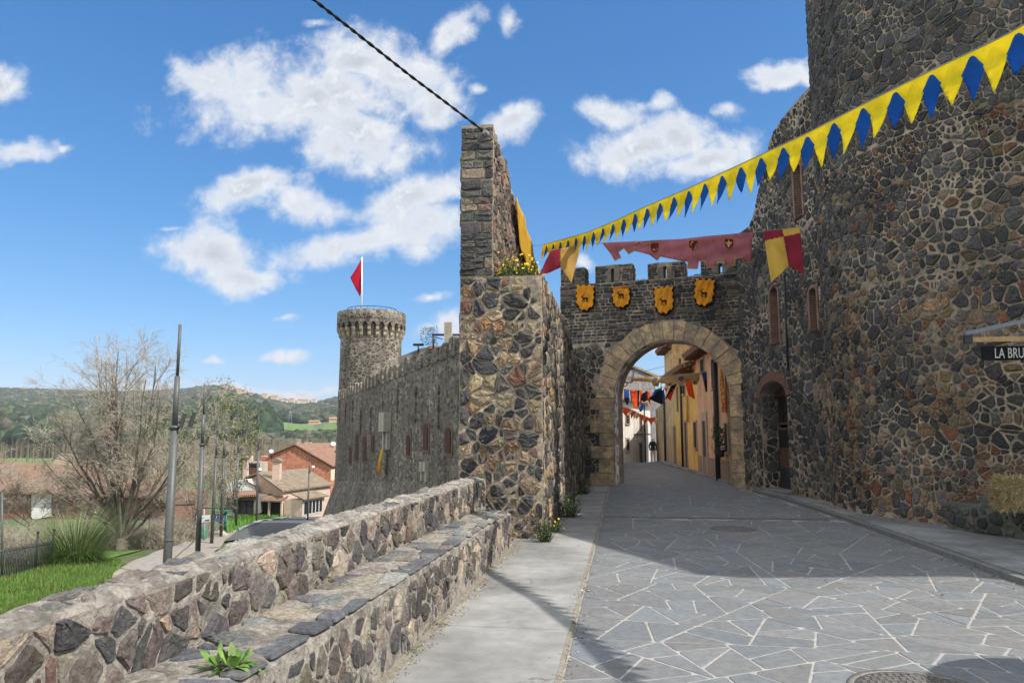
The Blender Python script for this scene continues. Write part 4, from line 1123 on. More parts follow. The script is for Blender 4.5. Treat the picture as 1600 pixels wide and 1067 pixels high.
BUR = (.30, .03, .055); TAN = (.52, .32, .09)
def banner_plane(off): p = G0 + GN * off; return ((p.x, p.y), (GN.x, GN.y))
def heraldry():
    ol = [(941, 380), (1000, 377), (1092, 370.5), (1140, 366.5), (1178.6, 363), (1175.5, 376), (1174.5, 386), (1174.5, 409.5), (1161.5, 410), (1160, 402.5), (1148, 403.5), (1148.5, 414.5), (1133, 415), (1131.5, 404.7), (1119, 406), (1119, 417), (1105, 417.7), (1102.6, 407), (1091, 407.5), (1090, 420), (1075.8, 420), (1074.6, 408.7), (1058, 407), (1032, 401.5), (1027.5, 408), (1015, 398.7), (992.6, 393), (983, 397.4), (975.5, 388.4), (966, 394), (970.6, 403), (961, 408), (954, 396.6)]
    wave = lambda u, v, zt: .04 * math.sin(u * 1.9 + v * 3) + .02 * math.sin((u + v * 2.2) * 5) + .015 * nz((u * 3, v * 6, 2)) + .02 * math.sin((v * 16 - u * 2.2))
    o, uv, fn, dx, nn = px_cloth('heraldic_banner', ol, banner_plane(2.2), wave, lambda u, v, f: (.44, .15, .165), 'wide burgundy banner with gold-trimmed crenellated hem and three crests, strung before the gate battlements', 'banner', step=.10)
    mb = MB()
    seq = [(1174.5, 409.5), (1161.5, 410), (1160, 402.5), (1148, 403.5), (1148.5, 414.5), (1133, 415), (1131.5, 404.7), (1119, 406), (1119, 417), (1105, 417.7), (1102.6, 407), (1091, 407.5), (1090, 420), (1075.8, 420), (1074.6, 408.7)]
    for q in (seq, [(961, 408), (970.6, 403), (966, 394), (975.5, 388.4), (983, 397.4), (994, 391.5), (990, 383), (1000, 378), (1006, 384.5), (1019, 376)]):
        pts = []
        for a, b in zip(q, q[1:]):
            for k in range(4): pts.append(tuple(a[i] + (b[i] - a[i]) * k / 4 for i in (0, 1)))
        pts.append(q[-1]); mb = MB(); mb.tube([fn(*uv(x, y))[0] + nn * .012 for x, y in pts], .016, 5, (.52, .32, .13)); mb.build('gold_trim', CLOTH, o)
    for (cx, cy, em) in ((1022.5, 387, 'cross'), (1083, 383.5, 'lion'), (1139, 381.5, 'lily')):
        w, h = 6.6, 7.6
        def sp(a, b, e): return fn(*uv(cx + a * w, cy - b * h))[0] + nn * e
        SH = [(-1, 1), (1, 1), (1, -.1), (.8, -.55), (.45, -.85), (0, -1.05), (-.45, -.85), (-.8, -.55), (-1, -.1)]
        m = MB(); m.prism([sp(a * 1.1, b * 1.1, .012) for a, b in SH], nn * .004, (.5, .28, .12)); m.prism([sp(a, b, .02) for a, b in SH], nn * .004, (.16, .012, .02))
        so = m.build('crest', CLOTH, o)
        m = MB(); g = (.62, .40, .13)
        def pl_(P): m.prism([sp(a, b, .028) for a, b in P], nn * .004, g)
        if em == 'cross':
            for k in range(4):
                c_, s_ = math.cos(k * PI / 2), math.sin(k * PI / 2); pl_([(c_ * a - s_ * b, s_ * a + c_ * b) for a, b in ((.04, -.1), (.75, -.38), (.55, 0), (.75, .38), (.04, .1))])
        elif em == 'lion':
            for P in ([(-.25, -.3), (.1, -.45), (.3, .1), (.1, .5), (-.15, .45), (-.2, .1)], [(-.2, .4), (.05, .45), (.05, .8), (-.3, .85), (-.5, .6)], [(-.2, .3), (-.25, .15), (-.75, .35), (-.7, .5)], [(-.2, .05), (-.2, -.1), (-.7, -.05), (-.7, .1)], [(-.25, -.25), (-.05, -.4), (-.45, -.75), (-.65, -.65)], [(.05, -.35), (.25, -.3), (.55, -.8), (.3, -.85)], [(.2, -.2), (.3, .0), (.6, .1), (.5, .6), (.7, .7), (.8, 0)]): pl_(P)
        else:
            for P in ([(-.14, -.3), (.14, -.3), (.24, .3), (0, .88), (-.24, .3)], [(-.1, -.3), (-.25, .1), (-.5, .4), (-.8, .2), (-.7, -.05), (-.55, .1), (-.4, -.1)], [(.1, -.3), (.25, .1), (.5, .4), (.8, .2), (.7, -.05), (.55, .1), (.4, -.1)], [(-.5, -.42), (.5, -.42), (.5, -.28), (-.5, -.28)], [(-.12, -.42), (.12, -.42), (.25, -.8), (-.25, -.8)]): pl_(P)
        m.build('crest_emblem', CLOTH, so)
    # swallow-tailed quartered flag by the tower
    def qcol(u, v, f):
        a, b = f(1222.4, 358), f(1233, 418); s = (b[0] - a[0]) * (v - a[1]) - (b[1] - a[1]) * (u - a[0])
        c, d = f(1195.9, 376), f(1250.5, 364); tpos = (d[0] - c[0]) * (v - c[1]) - (d[1] - c[1]) * (u - c[0])
        left = s < 0 if (b[1] - a[1]) < 0 else s > 0
        left = u < a[0] + (b[0] - a[0]) * (v - a[1]) / (b[1] - a[1]); upper = tpos > 0
        return (BUR if left else (.72, .47, .09)) if upper else ((.72, .47, .09) if left else BUR)
    px_cloth('quartered_flag', [(1192.7, 361.7), (1222, 358), (1250, 355), (1252, 380), (1254, 405), (1256, 428.8), (1244, 421), (1231.7, 415.4), (1220, 428), (1205.6, 441), (1199, 400)], ((6.4, 16.4), (0, -1)), lambda u, v, zt: .03 * math.sin(u * 11 + v * 2) * min(1, (zt - v) * 1.5), qcol, 'swallow-tailed flag quartered burgundy and yellow, hanging before the dark wall beside the round tower', 'flag', step=.028)
    px_cloth('quartered_flag', [(861, 392), (885, 387), (908, 381), (900, 415), (892.3, 444), (875.5, 418.5), (860, 425), (842.5, 431), (852, 408)], ((1.1, 14.2), (0, -1)), lambda u, v, zt: .04 * math.sin(u * 9 + v * 3) * min(1, (zt - v) * 1.5), lambda u, v, f: BUR if u < f(876, 418)[0] + .0 else (.50, .31, .085), 'swallow-tailed flag half burgundy and half tan, hanging behind the left end of the pennants', 'flag', step=.03)
    mb = MB()
    p0 = [at(1178.6, 363, 21.0), at(1192.7, 361.7, 16.4), at(1222, 358, 16.4), at(1250, 355, 16.4), at(1283, 353.5, 15.6)]
    mb.tube(p0, .008, 5); mb.tube([onplane(941, 380, *banner_plane(2.2)), onplane(905, 381, *banner_plane(2.2)), at(861, 391, 14.2)], .008, 5)
    tag(mb.build('flag_line', CORD), 'thin line strung across the passage carrying the burgundy banner and both quartered flags', 'line')
    # tall yellow cloth on the inner face of the spur
    mb = MB(); o3 = st(-2.02, 0)
    ol = []
    for px in ((803.8, 306), (808, 312), (815, 332), (823, 357), (831, 385), (837, 410), (841.5, 431), (835, 431), (828, 427), (820.5, 412), (813, 385), (808.5, 345), (805, 322)):
        p = onplane(px[0], px[1], (o3.x, o3.y), (BX.x, BX.y)); ol.append((p.dot(AX), p.z))
    if area(ol) < 0: ol = ol[::-1]
    cloth(mb, ol, .14, lambda u, v: (o3 + AX * u + Vector((0, 0, v)) + BX * (.018 * math.sin(u * 5 + v * 1.2) + .01), BX), lambda u, v: (.60, .35, .03))
    tag(mb.build('hanging_cloth', CLOTH), 'long ochre cloth draped down the inner side of the spur wall behind the flowers', 'cloth')
heraldry()

def goat_shields():
    GB = [[(-.42, -.02), (-.38, .16), (-.1, .2), (.3, .2), (.42, .12), (.44, -.02), (.3, -.1), (.05, -.04), (-.2, -.1)], [(-.42, .1), (-.3, .2), (-.42, .5), (-.52, .52), (-.56, .4)], [(-.72, .38), (-.5, .56), (-.4, .5), (-.5, .36), (-.7, .28)], [(-.48, .52), (-.4, .54), (-.25, .78), (-.05, .8), (-.05, .74), (-.22, .7), (-.36, .5)], [(-.66, .28), (-.6, .3), (-.6, .16)], [(-.36, -.04), (-.24, -.06), (-.44, -.4), (-.3, -.62), (-.4, -.64), (-.54, -.4)], [(-.22, -.06), (-.1, -.06), (-.14, -.4), (-.1, -.68), (-.2, -.68), (-.24, -.4)], [(.2, -.08), (.34, -.08), (.26, -.4), (.3, -.68), (.2, -.68), (.14, -.4)], [(.32, -.06), (.44, 0), (.46, -.36), (.5, -.64), (.41, -.64), (.36, -.36)], [(.4, .1), (.46, .16), (.58, .06), (.54, -.02)]]
    specs = [(916, 466, 14.2, 20, 0, False, 'leftmost orange battlement-edged goat shield, hanging just above the arch near the passage wall'), (972, 465.5, 14, 15.8, 0, True, 'shortest orange goat shield, its top rolled down over a bar, above the arch'), (1038.5, 470, 15, 21, 2, False, 'orange goat shield hanging lowest, over the crown of the arch'), (1101, 458, 15.5, 21, -6, False, 'tilted orange goat shield hanging highest, toward the tower end of the gate wall')]
    for cx, cy, w, h, tilt, rolled, lab in specs:
        c, s = math.cos(R(tilt)), math.sin(R(tilt))
        u0, v0 = gpx(cx, cy); sx = abs(gpx(cx + w, cy)[0] - u0); sy = abs(gpx(cx, cy - h)[1] - v0)
        def P(a, b, e, cl=0): 
            x, y = a * sx, b * sy; w_ = .018 * math.sin(a * 3 + b * 5 + cx) + .012 * math.sin(a * 9 - b * 4 + cx)
            return gate_map(u0 + x * c - y * s, v0 + x * s + y * c, .085 + e + (w_ if e > .02 else 0))
        body = [(-1, 1), (1, 1), (1, -.2), (.93, -.5), (.7, -.8), (.3, -1), (-.3, -1), (-.7, -.8), (-.93, -.5), (-1, -.2)]
        if rolled: body = [(-.92, 1), (.92, 1), (1, .1), (.97, -.35), (.72, -.78), (.3, -1), (-.3, -1), (-.72, -.78), (-.97, -.35), (-1, .1)]
        # battlemented outline
        ol = []
        if rolled: edges = [(0, False)] + [(i, True) for i in range(1, len(body))]
        else: edges = [(i, True) for i in range(len(body))]
        dense = []
        for i, tooth in edges:
            a, b = Vector(body[i]), Vector(body[(i + 1) % len(body)]); L = ((b - a) * Vector((sx, sy))).length; n = max(1, round(L / .11)) if tooth else 1
            for k in range(n): dense.append((a.lerp(b, k / n), tooth))
        m = len(dense)
        for i in range(m):
            p, tooth = dense[i]; q = dense[(i + 1) % m][0]; k = .90 if (i % 2 and tooth) else 1.0
            ol += [(p.x * k, p.y * k), (p.x + (q.x - p.x) * .999, p.y + (q.y - p.y) * .999)] if k == 1 else [(p.x * k, p.y * k), (q.x * k, q.y * k)]
        o = thing('goat_shield', gate_map(u0, v0, .1), lab, 'shield banner', 'orange goat shields hung in a row on the gate wall')
        mb = MB(); bb = body if not rolled else [(a, b if b < 1 else .96) for a, b in body]
        mb.prism([P(a * 1.06, b * 1.05 - .02, 0) for a, b in bb][::-1], GN * .006, (.012, .012, .014)); mb.build('backing', CLOTH, o)
        mb = MB(); ol2 = ol[::-1] if area(ol) < 0 else ol
        cloth(mb, ol2, .13, lambda x, y: (P(x, y, .055), GN), lambda x, y: (.88, .38, .03), thick=.002); mb.build('shield_cloth', CLOTH, o)
        if rolled: mb = MB(); mb.tube([P(-1.02, .97, .07), P(1.02, .97, .07)], .03, 8, (.66, .29, .04)); mb.build('rolled_top', CLOTH, o)
        mb = MB(); k = .62; dy = -.08 if not rolled else .22
        for pg in GB: mb.prism([P(a * k, (b * .62) * (sx / sy) + dy, .068) for a, b in pg], GN * .004, (.015, .012, .01))
        mb.build('goat_emblem', CLOTH, o)
    mb = MB()
    pts = [gate_map(*gpx(x, y), .10) for x, y in ((886, 444), (902, 446), (930, 449), (958, 450), (986, 451), (1024, 450), (1053, 448), (1085, 437), (1117, 433), (1160, 424))]
    mb.tube(pts, .010, 5); tag(mb.build('shield_line', CORD), 'grey line drooping along the gate wall from which the goat shields hang', 'line')
goat_shields()

# ================================================================== overhead cable, pipes, awning, hay
def cable():
    P = [at(440, -48, 8.2), at(490, 0, 9.0), at(560, 55, 10.0), at(640, 118, 11.0), at(700, 163, 11.7), at(741, 194, 12.0), at(756, 206, 12.15), at(766, 232, 12.6), at(768.5, 300, 12.75), at(772, 360, 12.9), at(777, 412, 13.0)]
    e = P[0] + (P[0] - P[1]) * 9; P = [e] + P
    S = [];
    for a, b in zip(P, P[1:]):
        n = max(2, int((b - a).length / .035))
        S += [a.lerp(b, k / n) for k in range(n)]
    S.append(P[-1]); o = thing('power_cable', P[6], 'black twisted power cable crossing the sky to the spur wall and running down it', 'cable')
    for ph in (0, PI):
        mb = MB(); pts = []; L = 0
        for i, p in enumerate(S):
            d = (S[min(i + 1, len(S) - 1)] - S[max(i - 1, 0)]).normalized(); x = d.cross(Vector((0, 0, 1)));
            if x.length < .01: x = Vector((1, 0, 0))
            x.normalize(); y = d.cross(x); L += (S[i] - S[i - 1]).length if i else 0; a = L * 16 + ph
            pts.append(p + (x * math.cos(a) + y * math.sin(a)) * .013)
        mb.tube(pts, .0135, 6); mb.build('strand', CABLE, o)
    mb = MB(); p = at(757, 205, 12.1); q = at(768, 222, 12.5); mb.tube([p, p.lerp(q, .3), q], [.035, .055, .05], 10); mb.build('cable_clamp', M('grey_plastic', (.25, .25, .25), .6, .1, 4, .1, 30, .002), o)
cable()
mb = MB(); u, v = gpx(911, 700); mb.tube([gate_map(u, .02, .10), gate_map(u, gpx(911, 607)[1], .10)], .055, 10); 
for z in (.9, 2.2): mb.tube([gate_map(u, z, .10), gate_map(u, z + .06, .10)], .065, 10)
tag(mb.build('downpipe', IRON), 'dark downpipe in the corner between the passage wall and the left side of the arch', 'pipe')

def awning():
    Y = 10.6
    a = at(1516, 535, Y); L = 2.6; dx = Vector((.985, -.17, 0)).normalized(); n = Vector((-.17, -.985, 0)).normalized(); Z = Vector((0, 0, 1))
    o = thing('folding_awning', a, 'black cafe awning valance with white lettering on a wooden bar, fixed to the round tower', 'awning')
    mb = MB(); mb.obox(a + dx * -.02, dx * L, n * .05, Z * .07); mb.build('wooden_bar', M('pale_wood', (.42, .27, .13), .7, .2, 4, .3, 30, .004), o)
    mb = MB(); mb.obox(a + dx * -.10 + Z * -.02, dx * .10, n * .09, Z * .12); mb.obox(a + dx * .5 + n * -1.2, dx * .05, n * 1.2, Z * .05); mb.obox(a + dx * 2.0 + n * -.9, dx * .05, n * .9, Z * .05); mb.build('bracket', IRON, o)
    mb = MB(); b0 = a + dx * -.06 + Z * .10 - n * .02; mb.obox(b0, dx * 1.4 + Z * .30, n * .04, Z * .055); mb.build('folding_arm', M('grey_steel', (.17, .2, .24), .45, .1, 3, .1, 20, .002, metal=.4), o)
    mb = MB(); z0 = at(1530, 564, Y).z; z1 = at(1530, 542, Y).z; x0 = (1529 - 1516) / 1150 * Y
    def vf(u, v): return a + dx * (x0 + u * (L - x0)) + n * (.03 + .014 * math.sin(u * 40) * (1 - v)) + Z * ((z0 + (z1 - z0) * v) - a.z)
    mb.grid(vf, 60, 4); mb.grid(lambda u, v: vf(1 - u, v) - n * .006, 60, 4); vo = mb.build('valance', M_cloth('black_canvas', (.012, .012, .014), .05), o)
    cu = bpy.data.curves.new('lettering', 'FONT'); cu.body = 'LA BRUIXA'; cu.size = (z1 - z0) * 1.0; cu.extrude = .002; cu.space_character = 1.04; cu.shear = .08; cu.offset = .0012
    tf = bpy.data.objects.new('lettering_font', cu); COL.objects.link(tf); bpy.context.view_layer.update(); me_ = bpy.data.meshes.new_from_object(tf.evaluated_get(bpy.context.evaluated_depsgraph_get())); bpy.data.objects.remove(tf); me_.materials.clear(); me_.materials.append(M('faded_print', (.45, .44, .42), .8, .2, 9, 0)); t = bpy.data.objects.new('lettering', me_); COL.objects.link(t); t.parent = vo
    pos = a + dx * (x0 + .16) + n * .055 + Z * (z0 + (z1 - z0) * .16 - a.z)
    t.matrix_parent_inverse = parent_inv(vo); t.location = pos; t.rotation_euler = (PI / 2, 0, math.atan2(dx.y, dx.x)); t.scale = (.56, 1, 1)
awning()

STRAW = M('straw', (.38, .30, .15), .8, .3, 8, 0, attr=True)
def hay():
    a, d, n, zt = RB
    c = at(1592, 778, 11.1); base = Vector((c.x + .12, 11.05, zt + .02)); o = thing('hay_bale', base, 'golden straw bale lying on the stone ledge against the tower', 'hay bale')
    rng = random.Random(9); dx = Vector((.96, -.28, 0)); dy = Vector((.28, .96, 0)); W, D, H = .78, .45, .42
    mb = MB(); mb.obox(base - dx * W / 2 + dx * .05 - dy * D / 2 + dy * .045 + Vector((0, 0, .015)), dx * (W - .10), dy * (D - .09), Vector((0, 0, H - .07)), (.20, .15, .07))
    for _ in range(6500):
        f = rng.random(); u, v, w = rng.uniform(-.5, .5) * W, rng.uniform(-.5, .5) * D, rng.uniform(0, 1) * H
        if f < .42: v = -D / 2 + rng.uniform(-.015, .02)
        elif f < .6: w = H + rng.uniform(-.03, .01)
        elif f < .85: u = -W / 2 + rng.uniform(-.015, .02)
        else: u = W / 2 + rng.uniform(-.02, .015)
        p = base + dx * u + dy * v + Vector((0, 0, w)); bl = .05 * nz((u * 5, v * 5, w * 5 + 2)); p = p + (dx * u * 2 / W + dy * v * 2 / D + Vector((0, 0, w / H - .4))) * bl; l = rng.uniform(.05, .22)
        dr = (dx * rng.gauss(0, .8) + dy * rng.gauss(0, .4) + Vector((0, 0, rng.gauss(0, .7)))).normalized(); sd = dr.cross(Vector((rng.random(), rng.random(), rng.random()))).normalized() * .0028
        k = rng.uniform(.6, 1.35); mb.poly([p - dr * l / 2 - sd, p + dr * l / 2 - sd, p + dr * l / 2 + sd, p - dr * l / 2 + sd], (.38 * k, .30 * k, .15 * k))
    mb.build('straw_block', STRAW, o)
    for k in (-.2, .2):
        mb = MB(); q = [(-D / 2 - .012, 0), (-D / 2 - .012, H + .008), (D / 2, H + .008)]; mb.tube([base + dx * k + dy * x + Vector((0, 0, z)) for x, z in q], .005, 5); mb.build('twine', CORD, o)
hay()

# ================================================================== small plants
LEAF = M('leaf', (.08, .15, .03), .55, .3, 6, 0, attr=True, spec=.3)
def leaf(mb, p, d, up, L, W, col, droop=.3):
    sd = d.cross(up)
    if sd.length < 1e-3: return
    sd.normalize(); nrm = sd.cross(d).normalized(); pr = []
    for k, w in ((0, .15), (.35, 1), (.7, .8), (1, .02)):
        q = p + d * (L * k) - Vector((0, 0, 1)) * (droop * L * k * k); pr.append((q - sd * W * w / 2 , q + sd * W * w / 2))
    for (a, b), (c, e) in zip(pr, pr[1:]): mb.poly([a, b, e, c], col)
def tuft(name, base, label, n, L, W, seed, cols, spread=.8, h=.0, flowers=None, cat='plant', group=None):
    rng = random.Random(seed); base = Vector(base); o = thing(name, base, label, cat, group); mb = MB(); fl = MB()
    for i in range(n):
        a = rng.uniform(0, 2 * PI); el = rng.uniform(.15, 1.35); r_ = spread * rng.random() ** .6
        st_ = base + Vector((math.cos(a) * r_ * .35, math.sin(a) * r_ * .35, 0)); hh = h * rng.random()
        tip = st_ + Vector((math.cos(a) * r_ * .5, math.sin(a) * r_ * .5, hh + .01))
        if h > .05: mb.tube([st_, tip], [.004, .002], 3, cols[0], caps=False)
        for _ in range(1 if h <= .05 else 5):
            f = 1 if h <= .05 else rng.uniform(.2, 1); p = st_.lerp(tip, f); a2 = a + rng.uniform(-1.5, 1.5)
            d = Vector((math.cos(a2) * math.cos(el), math.sin(a2) * math.cos(el), math.sin(el))); c = rng.choice(cols); k = rng.uniform(.75, 1.25)
            leaf(mb, p, d, Vector((0, 0, 1)), L * rng.uniform(.6, 1.2), W * rng.uniform(.7, 1.2), tuple(x * k for x in c), rng.uniform(.1, .6))
        if flowers and rng.random() < flowers[0]:
            fp = tip + Vector((0, 0, rng.uniform(.02, .10))); fl.tube([tip, fp], .002, 3, cols[0], caps=False)
            b = len(fl.v); dn = Vector((rng.uniform(-.6, .6), -.8, rng.uniform(.2, .9))).normalized(); x = dn.cross(Vector((0, 0, 1))).normalized(); y = dn.cross(x)
            for k in range(9): pr = flowers[2] * (1 if k % 2 else .72); fl.v.append(tuple(fp + x * math.cos(k * PI / 4.5) * pr + y * math.sin(k * PI / 4.5) * pr))
            fl.face(list(range(b, b + 9)), flowers[1])
    mb.build('leaves', LEAF, o)
    if fl.f: fl.build('flowers', M('petal', (1, 1, 1), .6, .1, 5, 0, attr=True), o)
    return o
G1 = [(.06, .13, .02), (.09, .17, .03), (.12, .19, .05)]; G2 = [(.035, .07, .02), (.05, .095, .03), (.09, .12, .04)]
sl, sr, sp, t0 = B_dim
# yellow daisies on the ledge: a row of bushy clumps
for i, (px, t, n, sc) in enumerate(((777, 12.30, 60, 1.0), (790, 12.28, 70, 1.0), (806, 12.35, 60, .9), (822, 12.4, 40, .7))):
    p = st(sp + .10 + (px - 770) / 93.0 * .98, t); p.z = B_low(t) - .02
    lab = ['yellow flowering clump on the ledge pressed against the spur wall', 'tallest clump of yellow daisies on the ledge between its two neighbours', 'yellow daisy clump on the ledge in front of the ochre cloth foot', 'low thin clump of yellow daisies at the outer corner of the ledge'][i]
    tuft('daisy_clump', p, lab, n, .085, .022, 100 + i, [(.09, .15, .04), (.13, .19, .06), (.16, .2, .08)], .34 * sc, .40 * sc, (.42, (.80, .52, .01), .020), 'flowers', 'yellow daisies on the wall ledge')
tuft('rosette_weed', onz(356, 1042, bench_z(3.6) + .01), 'bright green leafy rosette growing on the bench at the foot of the parapet', 34, .12, .036, 1, G1, .10)
tuft('wall_weed', st(-1.22, 11.72, .02), 'leafy green weed growing at the bottom corner of the bastion wall', 60, .05, .03, 2, G2, .22, .50)
tuft('yellow_weed', st(-1.18, 12.9, .02), 'small weed with a yellow bloom at the foot of the sunlit passage wall', 26, .06, .02, 3, G1, .18, .18, (.2, (.8, .5, .01), .022))
tuft('passage_weed', st(-1.12, 15.2, .02), 'dark leafy bush at the foot of the shaded passage wall', 90, .07, .035, 5, G2, .36, .52)
tuft('corner_weed', st(-1.10, 20.8, .02), 'far weed in the shade at the end of the passage wall', 60, .07, .035, 6, G2, .35, .5)
tuft('bench_weed', st(-1.64, 6.55, .03), 'small dry weed in the crack where bench meets pavement', 26, .05, .014, 7, [(.12, .12, .05), (.18, .15, .07)], .13)
tuft('crack_weed', st(-1.63, 5.75, .03), 'little green weed in the crack under the bench, nearer the camera', 20, .05, .014, 8, G1, .08)
tuft('tower_weed', onz(1398, 806, .09), 'pair of leafy weeds growing at the foot of the round tower', 60, .06, .03, 9, G2, .45, .16)
tuft('ledge_weed', onz(1437, 812, .09), 'single green weed at the tower foot next to the stone ledge', 36, .06, .03, 10, G2, .2, .2)
for i, (u, v) in enumerate((gpx(897, 560), gpx(906, 590))):
    q = gate_map(u, v, .06); tuft('wall_ivy', q, ['trailing green plant with yellow dots at the top end of the passage wall', 'lower trailing green plant on the gate wall beside the passage wall'][i], 44, .08, .04, 20 + i, G2, .40, .3, (.1, (.7, .5, .02), .02), group='plants rooted in the gate wall')

# ================================================================== unseen parasol, added to throw the round shadow on the road
def parasol():
    c = Vector((5.50, 4.0, 0)); o = thing('parasol', c, 'unseen round parasol added beside the road for its shadow on the paving', 'parasol')
    mb = MB(); mb.lathe(c, [(.0, 2.62), (.86, 2.34), (.86, 2.30), (.0, 2.58)], 40); mb.build('canopy', M_cloth('canvas', (.5, .45, .35), .1), o)
    mb = MB(); mb.tube([c, c + Vector((0, 0, 2.6))], .025, 10); mb.build('pole', IRON, o)
    mb = MB(); mb.lathe(c, [(.0, .08), (.28, .06), (.30, 0)][::-1], 24); mb.build('base', IRON, o)
parasol()
# ================================================================== houses and people beyond the gate
STUCCO_P = M('stucco_pink', (.66, .40, .23), .9, .16, 1.2, .4, 40, .008, col2=(.56, .35, .205), streak=.18)
STUCCO_Y = M('stucco_ochre', (.78, .50, .14), .9, .16, 1.2, .4, 40, .008, col2=(.66, .42, .13), streak=.2)
STUCCO_O = M('stucco_old', (.66, .46, .21), .9, .25, .9, .5, 30, .01, col2=(.48, .35, .18), streak=.35)
STUCCO_W = M('stucco_white', (.66, .62, .56), .9, .12, 1.2, .3, 30, .008, col2=(.55, .5, .44), streak=.2)
GREYW = M('grey_render', (.2, .19, .18), .9, .2, 1, .4, 20, .01, col2=(.15, .14, .14), streak=.3)
STONEW = M_rubble('golden_rubble', (.2, .14, .08), (.3, .21, .11), (.38, .28, .16), (.33, .25, .15), 3.2)
SILL = M('stone_trim', (.36, .30, .23), .85, .15, 3, .3, 40, .006)
SHUT = M('dark_shutter', (.05, .035, .028), .7, .2, 4, .2, 30, .004)
GLASSD = M('dark_glass', (.02, .023, .028), .15, .1, 3, 0, spec=.5)
TILE = M_tile('roof_tile_brown', (.30, .17, .10), (.22, .13, .085))
TILE_L = M_tile('roof_tile_pale', (.34, .255, .17), (.25, .18, .12))
TILE_R = M_tile('roof_tile_red', (.36, .19, .115), (.28, .14, .09))
HD = Vector((.0934, .9956, 0)).normalized(); HN = Vector((-HD.y, HD.x, 0)); H0 = Vector((7.28, 24.7, 0))
house_map = planemap(H0, -HD, HN)     # u runs back towards the camera
def hpx(x, y):
    p = onplane(x, y, (H0.x, H0.y), (HN.x, HN.y)); return ((p - H0).dot(-HD), p.z)
def opening(parent, name, mp, u0, u1, v0, v1, frame=.10, pane=GLASSD, sillm=SILL, arched=False, bars_=True):
    """stone surround standing proud of the wall, dark leaf or glass behind it"""
    m = MB()
    for a, b, c, d in ((u0 - frame, u0, v0, v1), (u1, u1 + frame, v0, v1), (u0 - frame, u1 + frame, v1, v1 + frame * 1.2)):
        m.obox(mp(a, c, .0), mp(b, c, 0) - mp(a, c, 0), mp(a, c, .05) - mp(a, c, 0), Vector((0, 0, d - c)))
    o = m.build(name, sillm, parent)
    m = MB(); m.obox(mp(u0, v0, .0), mp(u1, v0, 0) - mp(u0, v0, 0), mp(u0, v0, .012) - mp(u0, v0, 0), Vector((0, 0, v1 - v0))); m.build('leaf' if name == 'door' else 'pane', pane, o)
    if name == 'window':
        m = MB(); m.obox(mp(u0 - frame * 1.2, v0 - .07, .0), mp(u1 + frame * 1.2, v0, 0) - mp(u0 - frame * 1.2, v0, 0), mp(u0, v0, .10) - mp(u0, v0, 0), Vector((0, 0, .07))); m.build('sill', sillm, o)
        if bars_: m = MB(); bars(m, mp, u0, u1, v0, v1, .014, 1, 1, .025); m.build('frame', SHUT, o)
    return o
def house(name, y0, y1, ztop, matw, label, depth=7.0, eave=None, roofm=None, plinth=None):
    u0, u1 = -(y1 - 24.7) / HD.y, -(y0 - 24.7) / HD.y; zb = street_z(y1) - .6
    o = thing(name, house_map((u0 + u1) / 2, street_z((y0 + y1) / 2), 0), label, 'house', None)
    mb = MB(); mb.obox(house_map(u0, zb, 0), -HD * (u1 - u0), -HN * depth, Vector((0, 0, ztop - zb))); mb.build('wall', matw, o)
    if plinth: mb = MB(); mb.obox(house_map(u0 + .004, zb, .0), -HD * (u1 - u0 - .008), HN * .03, Vector((0, 0, .75 - zb))); mb.build('plinth', plinth, o)
    if eave:
        mb = MB(); sl_ = .32
        a, b = house_map(u0 - .0, ztop - eave * .3, eave), house_map(u1, ztop - eave * .3, eave); back = -HN * (depth * .6 + eave); up = Vector((0, 0, (depth * .6 + eave) * sl_))
        mb.prism([a, b, b + back + up, a + back + up], Vector((0, 0, .14))); ro = mb.build('roof', roofm or TILE, o, uv='r')
        mb = MB(); n = int((u1 - u0) / .21)
        for k in range(n): q = house_map(u0 + .1 + k * (u1 - u0 - .2) / max(1, n - 1), ztop - eave * .3 + .12, eave + .04); mb.tube([q, q + back * .12 + up * .12], .075, 8)
        mb.build('eave_tiles', M('eave_tile', (.2, .11, .075), .9, .3, 5, .2, 20, .01), ro)
        for k in range(int((u1 - u0) / .45)): mb = MB(); mb.obox(house_map(u0 + .1 + k * .45, ztop - eave * .3 - .10, 0), -HD * .09, HN * (eave - .04), Vector((0, 0, .10))); mb.build('rafter', WOOD, ro)
    return o, u0, u1
ZA = hpx(1092, 551)[1]
pink, a0, a1 = house('pink_house', 25.1, 31.6, ZA, STUCCO_P, 'dusty pink stucco house nearest behind the gate on the right, with stone door surrounds', eave=.55, plinth=M('plinth_brown', (.28, .2, .14), .9, .2, 2, .3, 30, .01))
def hwin(parent, kind, xa, xb, ya, yb, **k):
    u0, v1 = hpx(xa, ya); u1, v0 = hpx(xb, yb); 
    if kind == 'door': v0 = street_z(24.7 - u0 * HD.y) + .08
    return opening(parent, kind, house_map, u0, u1, v0, v1, **k)
hwin(pink, 'window', 1095, 1100.5, 563, 580, frame=.06); hwin(pink, 'door', 1098.5, 1106, 658, 732, frame=.30, pane=SHUT); hwin(pink, 'window', 1116, 1121, 651, 684, frame=.12, pane=SHUT); hwin(pink, 'window', 1133, 1139, 662, 706, frame=.04, pane=SHUT); hwin(pink, 'window', 1112.5, 1118, 563, 607, frame=.05, pane=SHUT)
ZB = hpx(1073, 577)[1]
ochre, b0, b1 = house('ochre_house', 31.62, 39.6, ZB, STUCCO_Y, 'bright ochre stucco house with a tiled eave, next beyond the pink house', eave=.7)
